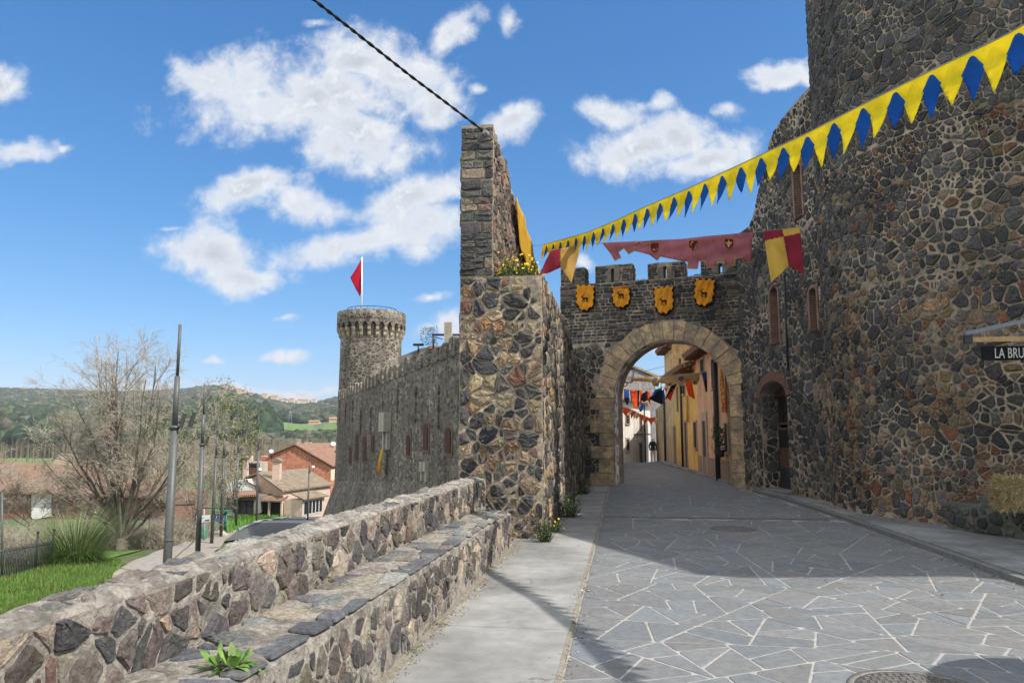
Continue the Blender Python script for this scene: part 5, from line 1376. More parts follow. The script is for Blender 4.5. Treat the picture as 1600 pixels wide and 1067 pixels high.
hwin(ochre, 'window', 1084.5, 1090, 660, 700, frame=.08, pane=SHUT); hwin(ochre, 'door', 1070.5, 1075.5, 660, 727, frame=.1, pane=SHUT); hwin(ochre, 'window', 1078.5, 1082, 573, 583, frame=.04); hwin(ochre, 'window', 1067, 1070, 579, 585, frame=.04); hwin(ochre, 'window', 1067, 1071, 604, 615, frame=.05)
ZC = hpx(1042, 545)[1]
old, c0_, c1_ = house('old_house', 39.62, 43.5, ZC, STUCCO_O, 'tall weathered tan house with streaked plaster at the far end of the row', eave=.5)
hwin(old, 'door', 1053.5, 1057, 667, 727, frame=.1, pane=SHUT); hwin(old, 'window', 1058, 1060.5, 606, 640, frame=.05, pane=SHUT)
tallb = MB(); tallb.obox(house_map(-18.5, 0, -1.6), -HD * 9.5, -HN * 6, Vector((0, 0, 8.6))); tb = tallb.build('upper_house', STUCCO_Y); tag(tb, 'ochre upper storey block rising behind the tiled eaves inside the arch', 'house')
gw = MB(); gw.obox(Vector((11.75, 60.5, -1.6)), Vector((9.1 - 11.75, 43.55 - 60.5, 0)), Vector((.6, 0, 0)), Vector((0, 0, 1.6 + at(1030, 632, 50).z))); tag(gw.build('rubble_garden_wall', STONEW), 'golden rubble garden wall past the houses, behind the walking person', 'wall')
for i, (x, yt, yb, lab) in enumerate(((1120.5, 566, 760, 'thick dark downpipe on the pink house'), (1065.5, 560, 727, 'tall dark pipe at the seam between the ochre and the old house'), (1076.5, 618, 660, 'ochre painted pipe branching down the ochre wall'), (1040, 625, 722, 'dark leaning pipe at the far corner of the old house'))):
    u, v1 = hpx(x, yt); v0 = max(street_z(24.7 - u) + .02, hpx(x, yb)[1] if i == 2 else -9); mb = MB(); mb.tube([house_map(u, v0, .10), house_map(u, v1, .10)], .09 if i == 0 else .06, 10)
    tag(mb.build('downpipe', IRON if i != 2 else M('ochre_pipe', (.5, .32, .1), .7, .1, 3, 0)), lab, 'pipe')
# catalan-striped cloth and pot plant on the pink house
u, v = hpx(1133, 600); mb = MB()
cloth(mb, [(u - .12, v + .55), (u - .12, v - .9), (u + .35, v - 1.0), (u + .35, v + .3)][::1], .12, lambda a, b: (house_map(a, b, .12 + .04 * math.sin(a * 12 + b * 3)), HN), lambda a, b: (.6, .08, .04) if int((a - u) * 16 + 20) % 2 else (.72, .5, .06))
tag(mb.build('striped_cloth', CLOTH), 'red and yellow striped cloth hanging on the pink house beside the arch', 'cloth')
u, v = hpx(1135, 714); pp = house_map(u, v, .22); o = thing('wall_planter', pp, 'dark wall planter with a green shrub on the pink house beside the arch', 'planter')
mb = MB(); mb.lathe(pp, [(.0, 0), (.14, 0), (.2, .24), (.0, .24)], 16); mb.build('pot', SHUT, o)
mb = MB(); rng = random.Random(77)
for _ in range(260):
    a = rng.uniform(0, 2 * PI); el = rng.uniform(-.2, 1.4); r_ = rng.random() ** .5 * .42; p = pp + Vector((math.cos(a) * r_ * .6, math.sin(a) * r_ * .6, .25 + rng.random() * .75)); k = rng.uniform(.6, 1.3)
    leaf(mb, p, Vector((math.cos(a) * math.cos(el), math.sin(a) * math.cos(el), math.sin(el))), Vector((0, 0, 1)), .13, .06, (.04 * k, .09 * k, .025 * k))
mb.build('shrub', LEAF, o)

# left side: tall tan house edge, white house, grey house behind
def wallbox(parent, name, p0, p1, zb, zt, m, depth):
    d = (p1 - p0); n = Vector((d.y, -d.x, 0)).normalized(); 
    mb = MB(); mb.obox(Vector((p0.x, p0.y, zb)), d, -n * depth, Vector((0, 0, zt - zb))); return mb.build(name, m, parent), planemap(Vector((p0.x, p0.y, 0)), d, n), d.length, n
p0, p1 = at(958, 700, 52), at(990, 700, 56); p2 = at(1017, 700, 62)
zt = at(990, 628, 56).z; o = thing('white_house', (p1.x, p1.y, street_z(56)), 'sunlit white house at the bend of the street with shuttered windows and a tiled roof', 'house')
_, mpa, La, na = wallbox(o, 'wall', Vector((p0.x, p0.y, 0)), Vector((p1.x, p1.y, 0)), -2, zt, STUCCO_W, 6)
_, mpb, Lb, nb_ = wallbox(o, 'side_wall', Vector((p1.x, p1.y, 0)), Vector((p2.x, p2.y, 0)), -2, zt - .1, STUCCO_W, 6)
def wpx(mp_q, n, x, y, p, d): q = onplane(x, y, (p.x, p.y), (n.x, n.y)); return ((q - p).dot(d), q.z)
da = (Vector((p1.x, p1.y, 0)) - Vector((p0.x, p0.y, 0))).normalized(); db = (Vector((p2.x, p2.y, 0)) - Vector((p1.x, p1.y, 0))).normalized()
for (mp_, n_, p_, d_, xa, xb, ya, yb, kd) in ((mpa, na, Vector((p0.x, p0.y, 0)), da, 977, 983, 648, 662, 'window'), (mpa, na, Vector((p0.x, p0.y, 0)), da, 978, 983, 686, 703, 'window'), (mpb, nb_, Vector((p1.x, p1.y, 0)), db, 999, 1002.5, 652, 668, 'window'), (mpb, nb_, Vector((p1.x, p1.y, 0)), db, 998, 1003.5, 693, 724, 'door')):
    u0, v1 = wpx(mp_, n_, xa, ya, p_, d_); u1, v0 = wpx(mp_, n_, xb, yb, p_, d_); opening(o, kd, mp_, u0, u1, v0, v1, frame=.10, pane=SHUT if kd == 'window' else M('purple_door', (.05, .035, .09), .6, .1, 3, 0), sillm=SILL)
mb = MB(); ez = zt; e0, e1, e2 = [Vector((p.x, p.y, ez)) for p in (p0, p1, p2)]; off = na * .45
mb.prism([e0 + off, e1 + off, e1 - na * 3 + Vector((0, 0, 1.25)), e0 - na * 3 + Vector((0, 0, 1.25))], Vector((0, 0, .14)))
off = nb_ * .45; mb.prism([e1 + off, e2 + off, e2 - nb_ * 3 + Vector((0, 0, 1.2)), e1 - nb_ * 3 + Vector((0, 0, 1.2))], Vector((0, 0, .14))); mb.build('roof', TILE, o, uv='r')
mb = MB(); mb.tube([mpb(.1, at(1000, 678, 57).z, .05), mpb(Lb, at(1016, 678, 61).z, .05)], .03, 6); mb.tube([mpb(Lb * .62, -1.2, .05), mpb(Lb * .62, zt - .1, .05)], .05, 6); mb.build('service_pipe', IRON, o)
q0, q1 = at(940, 600, 66), at(1012, 600, 74); q2 = at(1034, 600, 80); z0 = at(980, 563, 70).z
o = thing('grey_house', (q1.x, q1.y, -1.5), 'tall grey rendered house with a low tiled gable behind the white house', 'house')
d = Vector((q1.x - q0.x, q1.y - q0.y, 0)); n = Vector((d.y, -d.x, 0)).normalized(); zl, zr = at(978, 566, 68).z, at(1030, 590, 76).z
e = Vector((q2.x - q0.x, q2.y - q0.y, 0)); b = Vector((q0.x, q0.y, 0))
mb = MB(); mb.prism([b + Vector((0, 0, -3)), b + e + Vector((0, 0, -3)), b + e + Vector((0, 0, zr)), b + e * .35 + Vector((0, 0, zl)), b + Vector((0, 0, zl - .8))], -n * 9); mb.build('wall', GREYW, o)
mb = MB(); A = b + e * .33 + n * .3 + Vector((0, 0, zl + .02)); B_ = b + e * 1.03 + n * .3 + Vector((0, 0, zr + .0)); mb.prism([A, B_, B_ - n * 9.5, A - n * 9.5], Vector((0, 0, .22)))
A2 = b - e * .05 + n * .3 + Vector((0, 0, zl - .95)); mb.prism([A2, A - Vector((0, 0, .0)), A - n * 9.5, A2 - n * 9.5], Vector((0, 0, .22))); mb.build('roof', TILE_L, o, uv='r')
mb = MB(); c = b + e * .86 + n * .02; mb.obox(c + Vector((0, 0, at(1024, 592, 76).z - 1.6)), e * .10, n * .05, Vector((0, 0, 1.6))); mb.build('window', M('pale_blind', (.3, .42, .42), .6, .1, 3, 0), o)
mb = MB(); r0, r1 = at(955, 612, 60), at(1020, 625, 66); 
d = Vector((r1.x - r0.x, r1.y - r0.y, 0)); n = Vector((d.y, -d.x, 0)).normalized(); zz = at(985, 622, 62).z; zr_ = at(985, 594, 66).z
mb.obox(Vector((r0.x, r0.y, -2)) - n * .5, d, -n * 6, Vector((0, 0, zz + 2))); o = mb.build('tiled_house', STONEW)
tag(o, 'stone house with a broad brown tiled roof seen over the flags inside the arch', 'house')
mb = MB(); a_ = Vector((r0.x, r0.y, zz)); mb.prism([a_ - d * .05, a_ + d * 1.05, a_ + d * 1.05 - n * 4 + Vector((0, 0, zr_ - zz)), a_ - d * .05 - n * 4 + Vector((0, 0, zr_ - zz))], Vector((0, 0, .18))); mb.build('roof', TILE, o, uv='r')
# tan house closing the left side just past the arch
L0, L1 = at(945, 700, 26.2), at(969.5, 700, 44); 
mb = MB(); mb.obox(Vector((L0.x, L0.y, -1)), Vector((L1.x - L0.x, L1.y - L0.y, 0)), Vector((-5, 0, 0)), Vector((0, 0, 4.0))); tag(mb.build('tan_house', STUCCO_P), 'sliver of a tan house on the left of the street just past the arch', 'house')

# street lantern
LANT = M('lantern_glass', (.6, .65, .7), .1, .05, 3, 0); LANT.node_tree.nodes['Principled BSDF'].inputs['Alpha'].default_value = .22
def lantern():
    c = at(982, 600, 27.0); o = thing('street_lantern', c, 'black iron lantern bracketed on the left just behind the arch', 'street lantern'); mb = MB()
    s = 27 / 1150
    def sq(z, r_): return [c + Vector((a * r_, b * r_, z)) for a, b in ((-1, -1), (1, -1), (1, 1), (-1, 1))]
    lo, hi = sq(.06, .12), sq(.58, .21)
    for i in range(4): mb.tube([lo[i], hi[i]], .014, 5); mb.tube([lo[i], lo[(i + 1) % 4]], .014, 5); mb.tube([hi[i], hi[(i + 1) % 4]], .018, 5)
    t = c + Vector((0, 0, .80))
    for i in range(4): mb.poly([hi[i], hi[(i + 1) % 4], t])
    mb.tube([t, t + Vector((0, 0, .1))], .03, 6); mb.build('cage', IRON, o)
    g = MB()
    for i in range(4): g.poly([lo[i], lo[(i + 1) % 4], hi[(i + 1) % 4], hi[i]])
    g.build('glass', LANT, o)
    g = MB(); g.tube([c + Vector((0, 0, .05)), c + Vector((-.1, 0, -.08)), c + Vector((-.55, .1, -.1)), c + Vector((-1.0, .15, -.1))], .02, 6); g.build('bracket', IRON, o)
lantern()

# flags strung across the street
def street_flags():
    Yp = lambda Y: ((0, Y), (0, -1)); wv = lambda u, v, zt: .05 * math.sin(u * 7 + v * 3)
    BK = (.012, .012, .016); BL = (.02, .085, .32); RD = (.62, .03, .03); OR = (.78, .09, .02)
    g = 'flags strung across the street behind the gate'
    def half(x0, y0, x1, y1, ca, cb):
        def f(u, v, uv):
            a, b = uv(x0, y0), uv(x1, y1); return ca if (b[0] - a[0]) * (v - a[1]) - (b[1] - a[1]) * (u - a[0]) > 0 else cb
        return f
    L = [('swallow_flag', [(1096, 582), (1107.7, 579.8), (1110.6, 603.8), (1102.5, 613.5)], 29, half(1096, 598, 1109, 588, BL, BK), 'blue and black flag hanging alone near the pink house, rightmost behind the arch'),
         ('swallow_flag', [(1070, 594.8), (1080, 594.4), (1086, 623.8), (1076, 618)], 31, half(1069, 594, 1078, 622, OR, OR), 'plain orange red flag hanging below the tan banner before the ochre house'),
         ('swallow_flag', [(1057.5, 599.6), (1049, 602), (1036, 628), (1042, 622), (1047.6, 626)], 33, half(1036, 627, 1058, 602, BK, RD), 'black and crimson flag blown diagonal in the middle of the street'),
         ('swallow_flag', [(1034, 605.6), (1024.7, 608), (1014, 623.4), (1022, 627), (1035, 632)], 33, half(1013, 624, 1035, 606, BL, BK), 'large blue and black flag filling the middle of the row, left of the crimson one'),
         ('swallow_flag', [(1037, 607), (1033, 612), (1032, 628), (1036, 632), (1039, 620)], 33.4, half(0, 0, 1, 0, BL, BL), 'narrow pale blue flag edge hanging behind the large blue and black flag'),
         ('swallow_flag', [(1011.6, 609.8), (1003, 615), (1001, 624), (1006, 628), (1012, 625)], 33, half(0, 0, 1, 0, BK, BK), 'crumpled black flag hanging left of the large blue and black one'),
         ('swallow_flag', [(1005, 628), (998.5, 638), (1000, 644), (1004, 641), (1006.5, 632)], 33, half(0, 0, 1, 0, BL, BL), 'small blue flag tip dangling below the crumpled black flag'),
         ('swallow_flag', [(986, 609), (996, 610), (996, 638), (990, 637)], 33, half(0, 0, 1, 0, OR, OR), 'tall orange flag hanging second from the left of the street'),
         ('swallow_flag', [(996, 610), (999.5, 610), (998, 636), (996.2, 637)], 33.1, half(0, 0, 1, 0, BK, BK), 'thin black flag strip between two orange flags'),
         ('swallow_flag', [(1000, 610), (1004, 610), (1003, 626), (1000, 634)], 33.5, half(0, 0, 1, 0, OR, OR), 'small orange flag partly behind the crumpled black flag'),
         ('swallow_flag', [(1012, 610), (1017, 614), (1016, 630), (1020, 638), (1010, 622)], 33.6, half(0, 0, 1, 0, OR, OR), 'orange flag peeking out left of the large blue and black flag'),
         ('swallow_flag', [(1036.5, 606), (1044, 605), (1041, 613)], 33.5, half(0, 0, 1, 0, OR, OR), 'small orange triangle between the blue and crimson flags'),
         ('swallow_flag', [(974.6, 608), (983, 609), (983.4, 625), (979.7, 633.8), (975, 624)], 33, half(970, 620.5, 985, 620.5, BL, BK), 'blue over black flag at the far left of the street row'),
         ('swallow_flag', [(984.5, 609), (986.5, 609), (989, 622), (986, 630)], 33.3, half(0, 0, 1, 0, (.06, .08, .2), (.06, .08, .2)), 'narrow dark blue flag next to the tall orange one')]
    for nm, ol, Y, cf, lab in L: px_cloth(nm, ol, Yp(Y), wv, cf, lab, 'flag', g, step=.10)
    ol = [(972, 588), (1000, 590), (1035, 588.5), (1065, 585), (1093, 583), (1093, 592), (1089.5, 600.5), (1083, 601), (1081.5, 595), (1069, 598), (1067, 603), (1060, 602.5), (1058, 596.5), (1050, 599), (1049, 603), (1041, 603), (1040, 597.5), (1030, 598), (1029, 604), (1021, 603), (1018, 597), (1005, 596), (990, 595), (986, 599), (982, 594), (972, 591.5)]
    o, uv, fn, dx, nn = px_cloth('crest_banner', ol, Yp(30), lambda u, v, zt: .06 * math.sin(u * 3 + v * 9), lambda u, v, f: (.50, .36, .17), 'long tan banner with blue crests and dark crosses strung across the street inside the arch', 'banner', step=.14)
    for cx, cy, r_ in ((1024, 593, 3.0), (1064, 592, 3.6)): mb = MB(); mb.prism([fn(*uv(cx + a * r_, cy - b * r_))[0] + nn * .02 for a, b in ((-1, 1), (1, 1), (1, -.2), (0, -1.1), (-1, -.2))], nn * .006, (.10, .11, .30)); mb.build('crest', CLOTH, o)
    for cx, cy, r_ in ((1045, 600, 1.9), (1085.5, 597, 2.0), (1025, 600, 1.2)):
        mb = MB()
        for k in range(4):
            c_, s_ = math.cos(k * PI / 2), math.sin(k * PI / 2); mb.prism([fn(*uv(cx + (c_ * a - s_ * b) * r_, cy - (s_ * a + c_ * b) * r_))[0] + nn * .02 for a, b in ((.1, -.1), (1, -.4), (1, .4), (.1, .1))], nn * .006, (.05, .035, .03))
        mb.build('cross', CLOTH, o)
    mb = MB()
    for pts in (((966, 607, 33), (1000, 609.5, 33), (1040, 604, 33), (1062, 597.5, 33), (1096, 586, 36)), ((964, 587, 30), (1000, 589.5, 30), (1093, 582.5, 30), (1119, 577, 29.2)), ((1065, 595, 31), (1096, 581, 29), (1119, 574, 29.3)), ((966, 580, 40), (1000, 582, 42), (1038, 572, 44))): mb.tube([at(*p) for p in pts], .012, 4)
    tag(mb.build('street_lines', CORD), 'thin lines strung between the houses carrying the street flags', 'lines')
    o = thing('pennant_string', at(974, 638, 38), 'string of small orange pennants sagging across the street below the big flags', 'bunting'); rng = random.Random(5); mb = MB()
    P = [at(968, 634, 38), at(985, 639, 38), at(1000, 647, 39), at(1014, 653, 40), at(1024, 652, 41)]; mb.tube(P, .012, 4); mb.build('line', CORD, o)
    for k in range(16):
        f = k / 15.5 * 4; i = min(3, int(f)); p = P[i].lerp(P[i + 1], f - i); w, h = .17, .42 * rng.uniform(.7, 1.1); sx = rng.uniform(-.15, .1); m = MB(); dy = rng.uniform(-.1, .1)
        q = [p + Vector((-w, 0, 0)), p + Vector((sx, dy, -h)), p + Vector((w, 0, -.02))]; m.prism(q, Vector((0, .006, 0)), (.80, .12, .02) if rng.random() < .75 else (.75, .5, .4)); m.build('pennant', CLOTH, o)
street_flags()

# person walking away down the street
def person():
    Y = 51.0; b = at(1020.5, 722, Y); b.z = street_z(Y) + .0; H = 1.76
    me = bpy.data.meshes.new('person'); bm = bmesh.new(); 
    J = {'pel': (0, 0, .95), 'belly': (0, .01, 1.12), 'chest': (0, .02, 1.32), 'neck': (0, .0, 1.50), 'head': (0, -.02, 1.60), 'top': (0, -.01, 1.71), 'shl': (-.165, .02, 1.43), 'ell': (-.235, .03, 1.17), 'wrl': (-.20, -.08, .97), 'hal': (-.19, -.11, .89), 'shr': (.165, .02, 1.43), 'elr': (.235, .05, 1.18), 'wrr': (.21, -.04, .96), 'har': (.20, -.07, .88), 'hil': (-.10, 0, .90), 'knl': (-.105, -.05, .49), 'anl': (-.11, .03, .09), 'tol': (-.115, -.14, .03), 'hir': (.10, 0, .90), 'knr': (.11, -.02, .49), 'anr': (.115, .10, .10), 'tor': (.12, -.06, .03)}
    Rr = {'pel': .155, 'belly': .15, 'chest': .18, 'neck': .06, 'head': .095, 'top': .075, 'shl': .08, 'ell': .055, 'wrl': .042, 'hal': .04, 'shr': .08, 'elr': .055, 'wrr': .042, 'har': .04, 'hil': .10, 'knl': .07, 'anl': .05, 'tol': .04, 'hir': .10, 'knr': .07, 'anr': .05, 'tor': .04}
    Ed = [('pel', 'belly'), ('belly', 'chest'), ('chest', 'neck'), ('neck', 'head'), ('head', 'top'), ('chest', 'shl'), ('shl', 'ell'), ('ell', 'wrl'), ('wrl', 'hal'), ('chest', 'shr'), ('shr', 'elr'), ('elr', 'wrr'), ('wrr', 'har'), ('pel', 'hil'), ('hil', 'knl'), ('knl', 'anl'), ('anl', 'tol'), ('pel', 'hir'), ('hir', 'knr'), ('knr', 'anr'), ('anr', 'tor')]
    names = list(J); rot = Matrix.Rotation(R(160), 3, 'Z')
    me.from_pydata([tuple(b + rot @ Vector(J[n])) for n in names], [(names.index(a), names.index(c)) for a, c in Ed], [])
    o = bpy.data.objects.new('person', me); COL.objects.link(o)
    sk = o.modifiers.new('skin', 'SKIN'); 
    for i, n in enumerate(names): me.skin_vertices[0].data[i].radius = (Rr[n], Rr[n] * (.72 if n in ('chest', 'belly', 'pel') else 1)); me.skin_vertices[0].data[i].use_root = n == 'pel'
    sb = o.modifiers.new('sub', 'SUBSURF'); sb.levels = 2; sb.render_levels = 2
    dg = bpy.context.evaluated_depsgraph_get(); ev = bpy.data.meshes.new_from_object(o.evaluated_get(dg)); o.modifiers.clear(); o.data = ev; ev.name = 'person'
    ms = [M('skin', (.45, .27, .19), .6, .05, 4, 0), M('black_jacket', (.012, .012, .015), .8, .2, 5, .2, 20, .01), M('beige_trousers', (.36, .30, .23), .85, .1, 5, .2, 20, .01), M('dark_shoes', (.03, .025, .02), .7, .1, 5, 0), M('grey_hair', (.22, .2, .18), .8, .2, 20, .2, 60, .01)]
    ev.materials.clear()
    for m in ms: ev.materials.append(m)
    for p in ev.polygons:
        c = rot.inverted() @ (p.center - b); z = c.z; p.use_smooth = True
        p.material_index = 0
        if z < .10: p.material_index = 3
        elif z < .90: p.material_index = 2 if abs(c.x) < .22 else (0 if z < .92 else 1)
        elif z < 1.52: p.material_index = 1
        if abs(c.x) > .165 and .8 < z < .93: p.material_index = 0
        if z > 1.62 or (z > 1.54 and c.y > .01): p.material_index = 4
    tag(o, 'person in a black jacket and beige trousers walking away down the street inside the arch', 'person')
person()

# ================================================================== unseen buildings added on the right, shaped to shade the street
def shade_house():
    A1, A2, A3 = Vector((8.91, 9.48, 0)), Vector((11.0, 4.55, 0)), Vector((19.0, 4.85, 0)); B2, B1 = Vector((19, 9.2, 0)), Vector((10.35, 11.3, 0))
    Q2, Q3 = Vector((10.3, 6.4, 0)), Vector((19, 6.4, 0)); mb = MB(); mb.prism([A1, Q2, Q3, B2, B1], Vector((0, 0, 10.4))); o = mb.build('unseen_shade_house', M_rubble('shade_house_rubble', (.06, .06, .06), (.12, .1, .09), (.25, .2, .14), (.28, .23, .17), 4)); tag(o, 'tall unseen stone house added right of the picture, shaped to shade the street', 'house')
    mb = MB(); mb.prism([p + Vector((0, 0, 10.41)) for p in (A1, A2, A3, B2, B1)], Vector((0, 0, .6))); ro = mb.build('roof', TILE, o, uv='r')  # deep overhang shaped for the shadow edge across the road
    for k in range(6): mb = MB(); q = Q2.lerp(Q3, k / 5 * .95 + .02); mb.obox(q + Vector((0, -1.6, 10.2)), Vector((.14, 0, 0)), Vector((0, 1.6, 0)), Vector((0, 0, .2))); mb.build('rafter', WOOD, ro)
    f = (Q2 - A1); n = Vector((f.y, -f.x, 0)).normalized()
    if n.x > 0: n = -n
    f0 = A1 if n.cross(Vector((0, 0, 1))).dot(f) < 0 else A1
    mp = planemap(A1, f, n)
    for z in (1.2, 4.6, 8.0):
        for u in (.5, 2.1): opening(o, 'window', mp, u, u + .9, z, z + 1.5)
    mb = MB(); q = A1 + Vector((.25, -.05, 0)); mb.prism([A1 + Vector((.02, .0, 10.9)), A1 + Vector((1.0, -1.0, 10.9)) if False else A1 + Vector((.9, .05, 10.9)), A1 + Vector((1.2, .3, 10.9))], Vector((0, 0, 3.0))); mb.build('chimney', STONEW, o)  # unseen stub added to throw an upright shadow edge on the passage wall
shade_house()
mb = MB(); mb.prism([Vector((8.75, 17.9, -.1)), Vector((8.45, 24.6, -.1)), Vector((9.2, 31.0, -.1)), Vector((17, 31.0, -.1)), Vector((17, 19.5, -.1))], Vector((0, 0, 7.6)))
tag(mb.build('unseen_shade_block', M_rubble('shade_block_rubble', (.06, .06, .06), (.12, .1, .09), (.25, .2, .14), (.28, .23, .17), 4)), 'dark stone block added unseen behind the curtain wall to shade the street', 'building')  # unseen mass put in to keep the sun off the road past the gate
# ================================================================== land falling away on the left, valley, hills
SKY = [(-900, 621), (-300, 615), (0, 609), (80, 611), (160, 615), (240, 614), (300, 609), (335, 604), (380, 615), (430, 625), (470, 632), (500, 630), (530, 622), (700, 612), (1100, 622), (1900, 615)]
def lerp_tab(T, x):
    if x <= T[0][0]: return T[0][1]
    for a, b in zip(T, T[1:]):
        if x <= b[0]: return a[1] + (b[1] - a[1]) * (x - a[0]) / (b[0] - a[0])
    return T[-1][1]
PROF = [(300, 0), (400, .03), (500, .135), (650, .24), (1000, .46), (1600, 1.0), (2000, .9), (3200, .5)]
def land(x, Y):
    if Y < 24: z = -3.3
    elif Y < 56: z = -3.3 - .05 * (Y - 24)
    elif Y < 110: z = -4.9 - .098 * (Y - 56)
    elif Y < 300: z = -10.2 + 1.2 * (Y - 110) / 190
    else:
        px = 800 + 1150 * x / Y; ridge = EYE + (HOR - lerp_tab(SKY, px)) * 1600 / F
        z = -9 + (ridge + 9) * lerp_tab(PROF, Y)
        if 700 < Y < 1500: z += 5 * nz((x / 160, Y / 160, 0))
    return z
def onland(x, y):
    a = ray(x, y); lo, hi = 2.0, 1900.0; t = lo
    while t < hi:
        if EYE + a[2] / a[1] * t < land(a[0] / a[1] * t, t): break
        t *= 1.01
    return Vector((a[0] / a[1] * t, t, land(a[0] / a[1] * t, t)))
def terrain():
    mb = MB(); ys = [-40, -10, 5, 15, 20, 24, 28, 33, 40, 48, 58, 70, 85, 105, 130, 160, 200, 250, 300, 350, 400, 450, 500, 560, 620, 650, 700, 800, 900, 1000, 1150, 1300, 1450, 1600, 1750, 2000, 2500, 3200]
    xs = [-4.5 + 6.0 * i / 72 for i in range(73)]
    b = 0; n = len(xs)
    for Y in ys:
        s = max(Y, 40) * .55 + 12
        for k in xs: x = k * s; mb.v.append((x, Y, land(x, Y) + (.12 * nz((x / 3, Y / 3, 0)) if Y < 200 and Y > 22 else 0)))
    for j in range(len(ys) - 1):
        for i in range(n - 1): mb.face([j * n + i, j * n + i + 1, (j + 1) * n + i + 1, (j + 1) * n + i], (1, 1, 1), 0, True)
    m = M('meadow', (.085, .115, .045), .95, .3, .25, .6, 3, .15, col2=(.13, .115, .07), lo=.45, hi=.65)
    tag(mb.build('ground', m), kind='structure')
    GR = M('bright_grass', (.09, .215, .03), .9, .25, 1.5, .6, 14, .05, col2=(.10, .16, .035))
    # bright lawn behind the parapet, with blades
    def sheet(name, pts, m, dz, sub=10):
        P = [onland(*p) for p in pts]; mb = MB(); c = sum(P, Vector()) / len(P)
        v, f = tri_poly([(p.x, p.y) for p in P], max(.6, (P[0] - c).length / 18))
        o0 = len(mb.v); mb.v.extend([(p.x, p.y, land(p.x, p.y) + dz + (.12 * nz((p.x / 3, p.y / 3, 0)) if 22 < p.y < 200 else 0)) for p in v])
        for t in f:
            q = [v[i] for i in t]; s = (q[1] - q[0]).cross(q[2] - q[0]); mb.face([o0 + i for i in (t if s > 0 else t[::-1])], (1, 1, 1), 0, True)
        o = mb.build(name, m); tag(o, kind='structure'); return P
    sheet('lawn', [(-700, 1040), (-700, 915), (-240, 908), (0, 912), (84, 892), (150, 878), (190, 884), (180, 905), (120, 960), (60, 1000), (0, 1067)], GR, .05)
    sheet('verge', [(150, 878), (205, 866), (262, 850), (330, 837), (340, 831), (250, 836), (200, 850), (120, 866)], GR, .04)
    sheet('grass_bank', [(352, 838), (385, 826), (420, 815), (470, 808), (520, 806), (520, 798), (440, 797), (400, 800), (370, 806), (352, 812)], GR, .06)
    sheet('path', [(170, 905), (205, 882), (240, 868), (290, 850), (345, 836), (372, 829), (385, 833), (350, 850), (330, 870), (310, 905), (250, 940)], M('path_asphalt', (.27, .25, .235), .9, .15, 1, .3, 40, .006, col2=(.30, .235, .16), lo=.5, hi=.6), .09)
    sheet('road_bend', [(372, 829), (385, 824), (420, 813), (470, 806), (540, 803), (540, 830), (440, 840), (350, 850)], M('asphalt', (.10, .10, .10), .9, .2, 1, .3, 60, .006), .10)
    sheet('kerb_line', [(372, 829), (385, 824), (420, 813), (470, 806), (470, 807.5), (421, 815), (386, 826.5), (374, 832)], CONC, .16)
    sheet('hill_field', [(427, 671), (433, 656), (460, 659), (500, 664), (535, 662), (535, 676), (470, 675)], M('spring_field', (.12, .20, .05), .95, .15, .02, 0, col2=(.11, .165, .05)), .6)
    sheet('valley_meadow', [(-60, 745), (-60, 715), (40, 712), (110, 716), (120, 735), (60, 745)], M('valley_grass', (.11, .17, .05), .95, .2, .05, 0), .5)
    rng = random.Random(3); mb = MB()
    poly = [onland(*p) for p in ((-60, 960), (-60, 908), (0, 910), (84, 890), (150, 876), (188, 882), (170, 912), (110, 965), (60, 1000), (0, 1060))]; P2 = [(p.x, p.y) for p in poly]
    x0, x1, y0, y1 = min(p[0] for p in P2), max(p[0] for p in P2), min(p[1] for p in P2), max(p[1] for p in P2)
    k = 0
    while k < 26000:
        x, y = rng.uniform(x0, x1), rng.uniform(y0, y1)
        if not inpoly(x, y, P2): continue
        k += 1; z = land(x, y) + .04 + (.12 * nz((x / 3, y / 3, 0)) if y > 22 else 0); h = rng.uniform(.09, .24); a = rng.uniform(0, 2 * PI); w = .016; q = Vector((x, y, z)); t = Vector((rng.gauss(0, .06), rng.gauss(0, .06), h)); s = Vector((math.cos(a) * w, math.sin(a) * w, 0)); g = rng.uniform(.55, 1.3); yl = rng.random() < .18; mb.poly([q - s, q + s, q + t], (.19 * g, .21 * g, .06 * g) if yl else (.10 * g, (.19 + .06 * nz((x * .7, y * .7, 2))) * g, .032 * g))
    bank = [onland(*p) for p in ((352, 838), (385, 825), (440, 811), (510, 805), (510, 798), (440, 797), (400, 800), (365, 808))]; P2 = [(p.x, p.y) for p in bank]
    x0, x1, y0, y1 = min(p[0] for p in P2), max(p[0] for p in P2), min(p[1] for p in P2), max(p[1] for p in P2); k = 0
    while k < 7000:
        x, y = rng.uniform(x0, x1), rng.uniform(y0, y1)
        if not inpoly(x, y, P2): continue
        k += 1; h = rng.uniform(.15, .5); a = rng.uniform(0, 2 * PI); w = .03; q = Vector((x, y, land(x, y))); t = Vector((rng.gauss(0, .1), rng.gauss(0, .1), h)); s = Vector((math.cos(a) * w, math.sin(a) * w, 0)); g = rng.uniform(.6, 1.2)
        mb.poly([q - s, q + s, q + t], (.10 * g, .22 * g, .025 * g))
    tag(mb.build('grass', M('grass_blade', (1, 1, 1), .7, .1, 5, 0, attr=True)), kind='stuff')
terrain()

